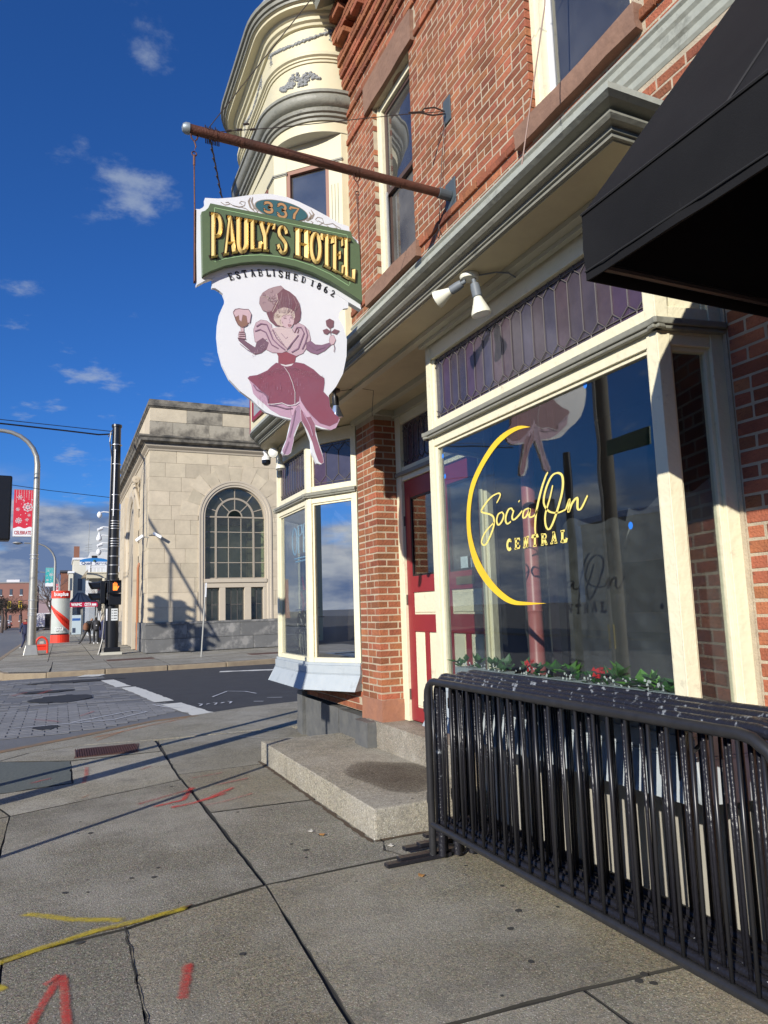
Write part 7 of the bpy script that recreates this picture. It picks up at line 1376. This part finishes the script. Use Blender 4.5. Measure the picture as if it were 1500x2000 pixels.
b.build('post', STEEL, sh); part('glass_pane', GLASSD, sh, (.5, 52.05, .4, 2.1, 52.07, 2.2), (.52, 49.4, .4, .54, 51.9, 2.2)); part('ad_panel', mat('pale_ad', (.50, .60, .66), .5), sh, (.66, 49.25, .5, 1.2, 49.3, 1.7)); part('ad_stripe', mat('ad_blue', (.03, .12, .40), .5), sh, (.68, 49.24, 1.35, 1.15, 49.249, 1.5)); part('ad_figure', mat('ad_dark', (.05, .07, .12), .5), sh, (.70, 49.24, .6, .88, 49.249, .9))
# ================================================================ PEOPLE
def person(label, x, y, z0, Hh, J, cols, extra=None):
    """J: joint offsets (dx,dy,dz) in units of height; grown as one skin"""
    t = thing('person', label, 'person', (x, y, z0), 'people on the far pavement')
    names = ['pelvis', 'chest', 'neck', 'head', 'headtop', 'lsh', 'lel', 'lha', 'rsh', 'rel', 'rha', 'lhip', 'lkn', 'lan', 'lto', 'rhip', 'rkn', 'ran', 'rto']
    base = dict(pelvis=(0, 0, .52), chest=(0, 0, .74), neck=(0, 0, .845), head=(0, 0, .90), headtop=(0, 0, .965), lsh=(-.105, 0, .80), lel=(-.135, 0, .62), lha=(-.14, -.03, .47), rsh=(.105, 0, .80), rel=(.135, 0, .62), rha=(.14, -.03, .47), lhip=(-.055, 0, .50), lkn=(-.06, 0, .28), lan=(-.06, .01, .045), lto=(-.065, -.08, .02), rhip=(.055, 0, .50), rkn=(.06, 0, .28), ran=(.06, .01, .045), rto=(.065, -.08, .02)); base.update(J)
    rd = dict(pelvis=.085, chest=.095, neck=.036, head=.052, headtop=.042, lsh=.045, lel=.033, lha=.022, rsh=.045, rel=.033, rha=.022, lhip=.062, lkn=.042, lan=.028, lto=.024, rhip=.062, rkn=.042, ran=.028, rto=.024)
    E_ = [('pelvis', 'chest'), ('chest', 'neck'), ('neck', 'head'), ('head', 'headtop'), ('chest', 'lsh'), ('lsh', 'lel'), ('lel', 'lha'), ('chest', 'rsh'), ('rsh', 'rel'), ('rel', 'rha'), ('pelvis', 'lhip'), ('lhip', 'lkn'), ('lkn', 'lan'), ('lan', 'lto'), ('pelvis', 'rhip'), ('rhip', 'rkn'), ('rkn', 'ran'), ('ran', 'rto')]
    me = bpy.data.meshes.new('b'); me.from_pydata([Vector(base[n])*Hh for n in names], [(names.index(a), names.index(c)) for a, c in E_], []); o = bpy.data.objects.new('b', me); COL.objects.link(o)
    o.modifiers.new('s', 'SKIN'); o.modifiers.new('u', 'SUBSURF').levels = 1; sv = me.skin_vertices[0].data
    for i, n in enumerate(names): sv[i].radius = (rd[n]*Hh*1.08, rd[n]*Hh); sv[i].use_root = (i == 0)
    dg = bpy.context.evaluated_depsgraph_get(); m2_ = bpy.data.meshes.new_from_object(o.evaluated_get(dg)); bpy.data.objects.remove(o)
    m2_.materials.clear()
    for c in cols: m2_.materials.append(c)          # skin, top, trousers, shoes, hair
    for p in m2_.polygons:
        z = p.center.z/Hh; y_ = p.center.y; near_hand = min((p.center-Vector(base[h])*Hh).length for h in ('lha', 'rha')) < .04*Hh
        p.material_index = 3 if z < .055 else 2 if z < .50 else 1 if z < .85 and not near_hand else 0 if near_hand else (4 if (z > .925 or extra == 'back') else 0); p.use_smooth = True
    bo = bpy.data.objects.new('body', m2_); link(bo, t); return t
SK = mat('skin', (.32, .19, .13), .6); BKC = mat('black_clothes', (.015, .015, .018), .8); DKC = mat('charcoal_clothes', (.035, .033, .035), .8); NV = mat('navy_clothes', (.02, .025, .07), .8); HAIR = mat('dark_hair', (.02, .015, .012), .7); SHW = mat('white_shoes', (.75, .75, .75), .6); SHB = mat('black_shoes', (.015, .015, .015), .6); BRN = mat('brown_bag', (.20, .09, .05), .8)
p1 = person('person in black with a dark backpack and white shoes, seen from behind', 1.78, 42, .1, 1.50, dict(lel=(-.15, .02, .62), rel=(.15, .02, .62)), [SK, BKC, BKC, SHW, HAIR], 'back')
b = MB(); b.lathe((1.78, 41.86, .85), [(0, 0), (.13, .02), (.16, .2), (.14, .42), (.05, .5), (0, .5)], 10); b.build('backpack', mat('dark_backpack', (.03, .03, .035), .7), p1, smooth=True); part('patch', WHITE, p1, (1.75, 41.69, 1.08, 1.81, 41.70, 1.12))
p2 = person('person in dark clothes stooping and striding toward the shelter', 1.38, 42.6, .1, 1.48, dict(chest=(.05, 0, .73), neck=(.10, 0, .83), head=(.13, 0, .87), headtop=(.17, 0, .93), lsh=(-.03, 0, .80), rsh=(.13, .02, .79), lel=(-.10, -.04, .66), lha=(-.16, -.05, .55), rel=(.17, .02, .62), rha=(.2, -.04, .5), lkn=(-.13, 0, .29), lan=(-.25, 0, .06), lto=(-.31, -.02, .03), rkn=(.08, 0, .27), ran=(.11, 0, .045)), [SK, DKC, DKC, SHB, HAIR])
MB().lathe((1.27, 42.35, .82), [(0, 0), (.12, .05), (.15, .25), (.08, .42), (0, .45)], 9).build('bag', BRN, p2, smooth=True)
p3 = person('person in navy walking by the kerb behind the nearest lamp', -1.56, 40, .1, 1.52, dict(lkn=(-.03, -.05, .28), lan=(-.10, -.12, .06), lto=(-.14, -.2, .04), rkn=(.06, .04, .28), ran=(.07, .09, .06), lel=(-.15, -.05, .64), lha=(-.15, -.12, .50)), [SK, NV, NV, SHW, HAIR]); part('red_scarf', mat('dark_red_cloth', (.3, .03, .03), .8), p3, (-1.68, 39.86, 1.30, -1.44, 39.98, 1.42))
ct = thing('seated_person_cart', 'low dark navy loaded cart just right of the standing people', 'cart', (2.3, 44, .1)); b = MB(); b.lathe((2.35, 44, .3), [(.0, 0), (.42, .05), (.45, .5), (.36, .85), (.15, 1.05), (0, 1.06)], 12); b.build('load', NV, ct, smooth=True)  # cart shape built in place of a person sitting in dark blue with bags
for x in (2.05, 2.65): MB().lathe((x, 43.7, .25), [(0, -.03), (.15, -.03), (.15, .03), (0, .03)], 14, ax='y').build('wheel', BLACKMET, ct)
part('handle', STEEL, ct, (1.9, 43.6, .9, 2.0, 43.64, .95))
# ================================================================ FAR BUILDINGS
CLAP = mat('white_clapboard', (.62, .63, .62), .7, col2=(.55, .56, .56), nscale=3); CRS = mat('cream_stucco', (.60, .54, .40), .8)
wb = thing('white_building', 'white clapboard building with a balustraded balcony behind the shelter', 'building', (3, 60, .1))
part('wall', CLAP, wb, (2.0, 60, .1, 3.4, 70, 6.6)); part('porch', CRS, wb, (1.75, 58, 4.45, 6, 62, 4.8), (1.70, 57.95, 4.8, 6, 62, 4.9))
b = MB()
for i in range(12): x = 1.85+i*.26; b.box(x, 58.05, 4.9, x+.05, 58.1, 5.25)
b.box(1.8, 58.02, 5.25, 5, 58.12, 5.32); 
for x in (1.8, 3.0, 4.2): b.box(x, 58.0, 4.9, x+.16, 58.16, 5.42)
b.build('balustrade', WHITE, wb)
for x in (2.9, 3.4, 4.2): MB().lathe((x, 57.0, .1), [(.14, 0), (.13, 4.3)], 12).build('column', CRS, wb)
b = MB(); b.add([(1.4, 60, 4.6), (2.1, 60, 5.6), (2.1, 62, 5.6), (1.4, 62, 4.6), (2.1, 60, 4.6), (2.1, 62, 4.6)], [(0, 1, 2, 3), (0, 4, 1), (3, 2, 5), (0, 3, 5, 4)]); b.build('side_gable', mat('tan_roof', (.28, .24, .18), .8), wb); part('dark_window', DARK, wb, (2.6, 59.98, 2.0, 3.1, 59.99, 3.2), (2.1, 59.98, 5.7, 2.5, 59.99, 6.3))
wb2 = thing('narrow_cream_house', 'narrow cream house with bay front beyond the white building', 'building', (1.6, 75, .1)); part('wall', mat('cream_render', (.66, .63, .52), .8), wb2, (1.05, 78, .1, 2.4, 86, 7.3), (.65, 77, .1, 1.05, 80, 5.9)); part('cornice', WHITE, wb2, (.95, 77.9, 7.3, 2.5, 86, 7.5), (.55, 76.9, 5.9, 1.15, 80, 6.1)); part('window', mat('far_pane', (.08, .10, .13), .2), wb2, (.75, 76.97, 4.2, .95, 76.99, 5.4), (1.5, 77.97, 4.2, 1.9, 77.99, 5.4), (1.5, 77.97, 1.8, 1.9, 77.99, 3.1))
wb3 = thing('brown_chimney_house', 'brown brick house just left of the cream house', 'building', (.6, 95, .1)); part('wall', mat('brown_brick_far', (.25, .11, .07), .9), wb3, (-.1, 95, .1, 1.3, 100, 7.0), (1.15, 84, 7.5, 1.7, 85, 9.2)); part('roof', mat('far_slate', (.06, .06, .07), .8), wb3, (-.2, 94.8, 7.0, 1.4, 100, 7.25))
FB = mat('far_pink_brick', (.34, .17, .13), .9, col2=(.28, .14, .11), nscale=.4)
ap = thing('brick_apartment_block', 'distant reddish brick apartment block with flat roof above the trees', 'building', (-10, 150, 0))
part('wall', FB, ap, (-40, 150, 0, -5.2, 170, 8.2)); part('shaded_wing', mat('far_shaded_brick', (.16, .07, .06), .9), ap, (-5.2, 149, 0, -4.3, 170, 8.0)); part('rooftop_plant', WHITE, ap, (-9.5, 153, 8.2, -7.3, 156, 9.0)); part('parapet', mat('far_grey', (.3, .28, .27), .9), ap, (-40.1, 149.9, 8.2, -5.1, 150.1, 8.4))  # wing takes a darker copy of the wall brick, its shade painted in
FPN = mat('far_pane', (.08, .10, .13), .2)
for i in range(9):
    for z in (6.6, 4.2, 1.8): x = -6.6-i*1.7; w_ = part('window', FPN, ap, (x-.45, 149.95, z-.6, x, 149.99, z+.5)); part('window_sill', WHITE, w_, (x-.5, 149.9, z-.75, x+.05, 149.99, z-.6))
# row of houses down the street both sides
rr = random.Random(12)
fh = [mat('far_house_'+n, c, .9) for n, c in (('red', (.30, .12, .09)), ('tan', (.38, .32, .25)), ('grey', (.25, .26, .28)), ('cream', (.5, .46, .38)))]
y = 104; k = 0
names = ['first small house past the brown one', 'second small house down the right side', 'third small house down the right side', 'fourth small house down the right side', 'fifth small house down the right side', 'sixth small house down the right side', 'seventh small house down the right side', 'farthest house at the end of the right side']
while k < 8:
    h = rr.uniform(5, 8); x0 = .2+k*.15; t = thing('row_house', names[k], 'house', (x0, y, 0), 'distant houses down the street'); part('wall', fh[k % 4], t, (x0, y, 0, x0+9, y+14, h)); b = MB(); b.add([(x0, y, h), (x0+9, y, h), (x0+9, y+14, h), (x0, y+14, h), (x0+4.5, y, h+2), (x0+4.5, y+14, h+2)], [(0, 1, 4), (1, 2, 5, 4), (2, 3, 5), (3, 0, 4, 5)]); b.build('roof', mat('far_slate', (.06, .06, .07), .8), t); y += 16; k += 1
t = thing('end_of_street_building', 'low pinkish building closing the view at the end of the street', 'building', (-3, 330, 0)); part('wall', mat('hazy_pink', (.36, .26, .27), .9), t, (-14, 330, 0, 14, 340, 9)); part('roof', mat('hazy_grey', (.25, .25, .29), .9), t, (-14.2, 329.8, 9, 14.2, 340, 9.6)); part('white_frame', WHITE, t, (-4.6, 329.7, 4.5, -4.2, 329.9, 8.8), (-3.2, 329.7, 4.5, -2.8, 329.9, 8.8))
# opposite side of the street: low shops whose reflection shows in the bay glass
GRC = mat('pale_corrugated', (.62, .62, .62), .6); op = thing('opposite_shop', 'grey corrugated shopfront across the road from the hotel', 'building', (-20, 4, 0))
part('wall', GRC, op, (-26, -6, 0, -20, 10, 4.6)); b = MB()
for i in range(70): yv = -6+i*.23; b.box(-19.98, yv, 2.9, -19.93, yv+.1, 4.6)
b.build('corrugation', GRC, op); b = MB(); b.add([(-20, -6, 2.9), (-20, 10, 2.9), (-18.8, 10, 2.3), (-18.8, -6, 2.3)], [(0, 1, 2, 3)]); b.build('shop_awning', mat('awning_grey', (.14, .14, .15), .8), op); part('sign_board', WHITE, op, (-19.9, 1, 3.1, -19.85, 4.5, 3.7)); part('sign_stripe', mat('sign_pink', (.5, .1, .15), .6), op, (-19.84, 1.2, 3.4, -19.83, 4.2, 3.6)); part('window', FPN, op, (-19.99, -5, .6, -19.95, -1, 2.2), (-19.99, 1, .6, -19.95, 8, 2.2))
op2 = thing('opposite_brick_row', 'low tan building across the road farther up', 'building', (-20, 16, 0)); part('wall', mat('tan_block', (.62, .52, .38), .9), op2, (-30, 11, 0, -20, 30, 5.6)); part('parapet', WHITE, op2, (-30, 10.9, 5.6, -19.9, 30.1, 5.9)); part('window', FPN, op2, (-19.99, 13, 1, -19.95, 17, 3.4), (-19.99, 19, 1, -19.95, 27, 3.4))
op3 = thing('opposite_dark_shop', 'low brown shop across the road behind the camera', 'building', (-20, -15, 0)); part('wall', mat('brown_block', (.22, .14, .10), .9), op3, (-30, -28, 0, -20, -8, 4.9)); part('window', FPN, op3, (-19.99, -24, 1, -19.95, -12, 3))
# cars & van down the street
def car(label, x, y, col, s=1.0, van=False, grp='vehicles parked down the street'):
    t = thing('parked_van' if van else 'parked_car', label, 'van' if van else 'car', (x, y, 0), grp); m = mat('car_'+label.split()[1] if False else 'paint_%d_%d_%d' % tuple(int(c*99) for c in col), col, .3)
    w_, L, h = (.95, 5.2, 2.2) if van else (.88, 4.4, 1.42)
    prof = [(0, .35), (0, 1.0 if van else .85), (0 if van else .25, h if van else .92), (.05 if van else .75, h), (L-1.5 if van else L-1.6, h), (L-.9, 1.15 if van else .95), (L, .9 if van else .75), (L, .35)]
    n = len(prof); b = MB(); b.add([(x-w_*(.9 if z > 1.1 and not van else 1), y+d, z) for d, z in prof]+[(x+w_*(.9 if z > 1.1 and not van else 1), y+d, z) for d, z in prof], [(i, (i+1) % n, n+(i+1) % n, n+i) for i in range(n)]+[tuple(range(n)), tuple(range(2*n-1, n-1, -1))]); b.build('body', m, t, bevel=.06)
    for dx in (-w_, w_):
        for dy in (.8, L-.9): MB().lathe((x+dx*.92, y+dy, .33), [(0, -.1), (.33, -.1), (.33, .1), (0, .1)], 14, ax='x').build('wheel', BLACKMET, t)
    gz = mat('car_glass', (.02, .03, .04), .1)
    if van:
        part('door', WHITE, t, (x-.9, y-.03, .5, x-.05, y-.001, 2.1)); part('open_cargo', DARK, t, (x+.0, y-.02, .5, x+.85, y-.002, 2.08)); part('open_door', WHITE, t, (x+.86, y-.5, .5, x+.9, y-.002, 2.1)); part('bumper', BLACKMET, t, (x-.95, y-.12, .3, x+.95, y-.005, .5)); part('number_plate', DARK, t, (x-.75, y-.04, .85, x-.2, y-.031, .9))
    else:
        part('rear_window', gz, t, (x-.65, y+.42, .97, x+.65, y+.46, 1.32)); part('tail_light', mat('tail_red', (.35, .01, .01), .3), t, (x-.82, y-.02, .65, x-.5, y-.002, .8), (x+.5, y-.02, .65, x+.82, y-.002, .8)); part('bumper', BLACKMET, t, (x-.85, y-.08, .35, x+.85, y-.003, .5))
car('white delivery van with its rear door open beyond the lamp', -1.75, 100, (.72, .73, .75), van=True)
for k, (x, y, c, l) in enumerate(((-8.3, 118, (.45, .46, .5), 'silver car parked at the left kerb nearest the edge'), (-8.6, 128, (.30, .33, .38), 'grey car parked behind the silver one at the left'), (-8.8, 139, (.5, .5, .52), 'pale car parked third along the left kerb'), (-9.0, 150, (.05, .06, .09), 'dark car parked farthest along the left kerb'), (-2.9, 128, (.06, .06, .1), 'dark car beyond the white van'), (-3.1, 145, (.3, .05, .05), 'dark red car farther up the right kerb'), (-3.6, 165, (.2, .22, .25), 'grey car far up the right kerb'))): car(l, x, y, c)
# far overhead signals with yellow housings
YH = mat('signal_yellow', (.70, .52, .05), .5)
fs_ = thing('far_signals_wire', 'wire of yellow traffic signals over the far crossing', 'traffic signal', (-6, 115, 5))
MB().tube([(-16, 115, 4.3), (-6, 115, 4.1), (4, 115, 4.6)], .03, 5).build('span', BLACKMET, fs_)
for x in (-6.7, -5.3): 
    hd = part('head', YH, fs_, (x-.22, 114.9, 3.1, x+.22, 115.2, 4.1)); part('lens', mat('lens_dark', (.03, .03, .02), .3), hd, (x-.12, 114.88, 3.75, x+.12, 114.899, 4.0), (x-.12, 114.88, 3.45, x+.12, 114.899, 3.68), (x-.12, 114.88, 3.15, x+.12, 114.899, 3.38))
part('hung_sign', WHITE, fs_, (-8.3, 114.9, 3.3, -7.8, 115, 4.0))
# trees
BARK = mat('grey_bark', (.10, .075, .065), .9); BARKL = mat('twig_brown', (.15, .11, .10), .9)
def bare_tree(label, x, y, h, seed, spread=.5, m=BARK, r0=.16, dep=6, grp='bare winter trees down the street'):
    t = thing('bare_tree', label, 'tree', (x, y, 0), grp); r = random.Random(seed); tr = MB(); cr_ = MB()
    def grow(p, d, L, rad_, k):
        q = p+d*L; mb = tr if k < 2 else cr_
        mb.tube([p, p+d*L*.5+Vector((r.uniform(-1, 1), r.uniform(-1, 1), 0))*L*.04, q], [rad_, rad_*.85, rad_*.68], 6 if k < 2 else 3, cap=False)
        if k >= dep: return
        for _ in range(3 if k < 3 else (3 if r.random() < .6 else 2)):
            nd = (d+Vector((r.uniform(-1, 1), r.uniform(-1, 1), r.uniform(-.25, .7)))*spread*1.25).normalized(); grow(q if r.random() < .7 else p+d*L*.7, nd, L*r.uniform(.62, .85), rad_*.6, k+1)
    grow(Vector((x, y, 0)), Vector((0, 0, 1)), h*.26, r0, 0)
    tr.build('trunk', m, t); cr_.build('crown', BARKL if m is BARK else m, t)
bare_tree('bare winter tree rising behind the teal banner and kiosk', -.9, 92, 7.6, 4, .6, r0=.2, dep=6); bare_tree('smaller bare tree right of the kiosk top, before the brown house', .1, 100, 7.0, 9, .6, dep=6)
bare_tree('slender bare young tree in front of the white clapboard wall', 2.5, 50, 4.2, 3, .42, m=mat('young_twig', (.22, .15, .12), .9), r0=.04, dep=5)
for k, (x, y, h) in enumerate(((-6.3, 96, 4.4), (-7.3, 118, 5.0), (-5.7, 126, 4.7), (-7.9, 105, 5.0))):
    lab = ['dark rounded street tree low at the left edge', 'dark tree under the apartment block, second from the left edge', 'dark tree before the apartment block end wall', 'dark tree mostly beyond the left edge'][k]
    t = thing('street_tree', lab, 'tree', (x, y, 0), 'dark trees along the left kerb'); r = random.Random(k); MB().tube([(x, y, 0), (x+.1, y, h*.4), (x, y, h*.6)], [.2, .16, .1], 8).build('trunk', BARK, t)
    b = MB(); lob = [(r.uniform(-1.5, 1.5), r.uniform(-1.5, 1.5), h*r.uniform(.5, .85), r.uniform(.5, 1.1)) for _ in range(9)]
    for i in range(2600):
        lx, ly, lz, lr = lob[i % 9]; d = Vector((r.gauss(0, 1), r.gauss(0, 1), r.gauss(0, .8))).normalized()*lr*r.uniform(.55, 1.05); p = Vector((x+lx, y+ly, lz))+d; s = r.uniform(.05, .12); a = Vector((r.gauss(0, 1), r.gauss(0, 1), r.gauss(0, 1))).normalized()*s; c = a.orthogonal().normalized()*s*.6; b.add([p-a, p+c, p+a], [(0, 1, 2)])
    b.build('crown', mat('dark_winter_foliage', (.035, .038, .025), .9, col2=(.06, .045, .035), nscale=1), t)
# antenna on white building
an = thing('rooftop_antenna', 'thin lattice antenna mast above the white building', 'antenna', (1.9, 62, 6.6)); MB().tube([(1.9, 62, 6.6), (1.95, 62, 9.2)], .02, 4).build('mast', STEEL, an); b = MB()
for z in (6.9, 7.1, 7.3): b.tube([(1.65, 62, z), (2.2, 62, z+.05)], .012, 4)
b.build('element', STEEL, an)
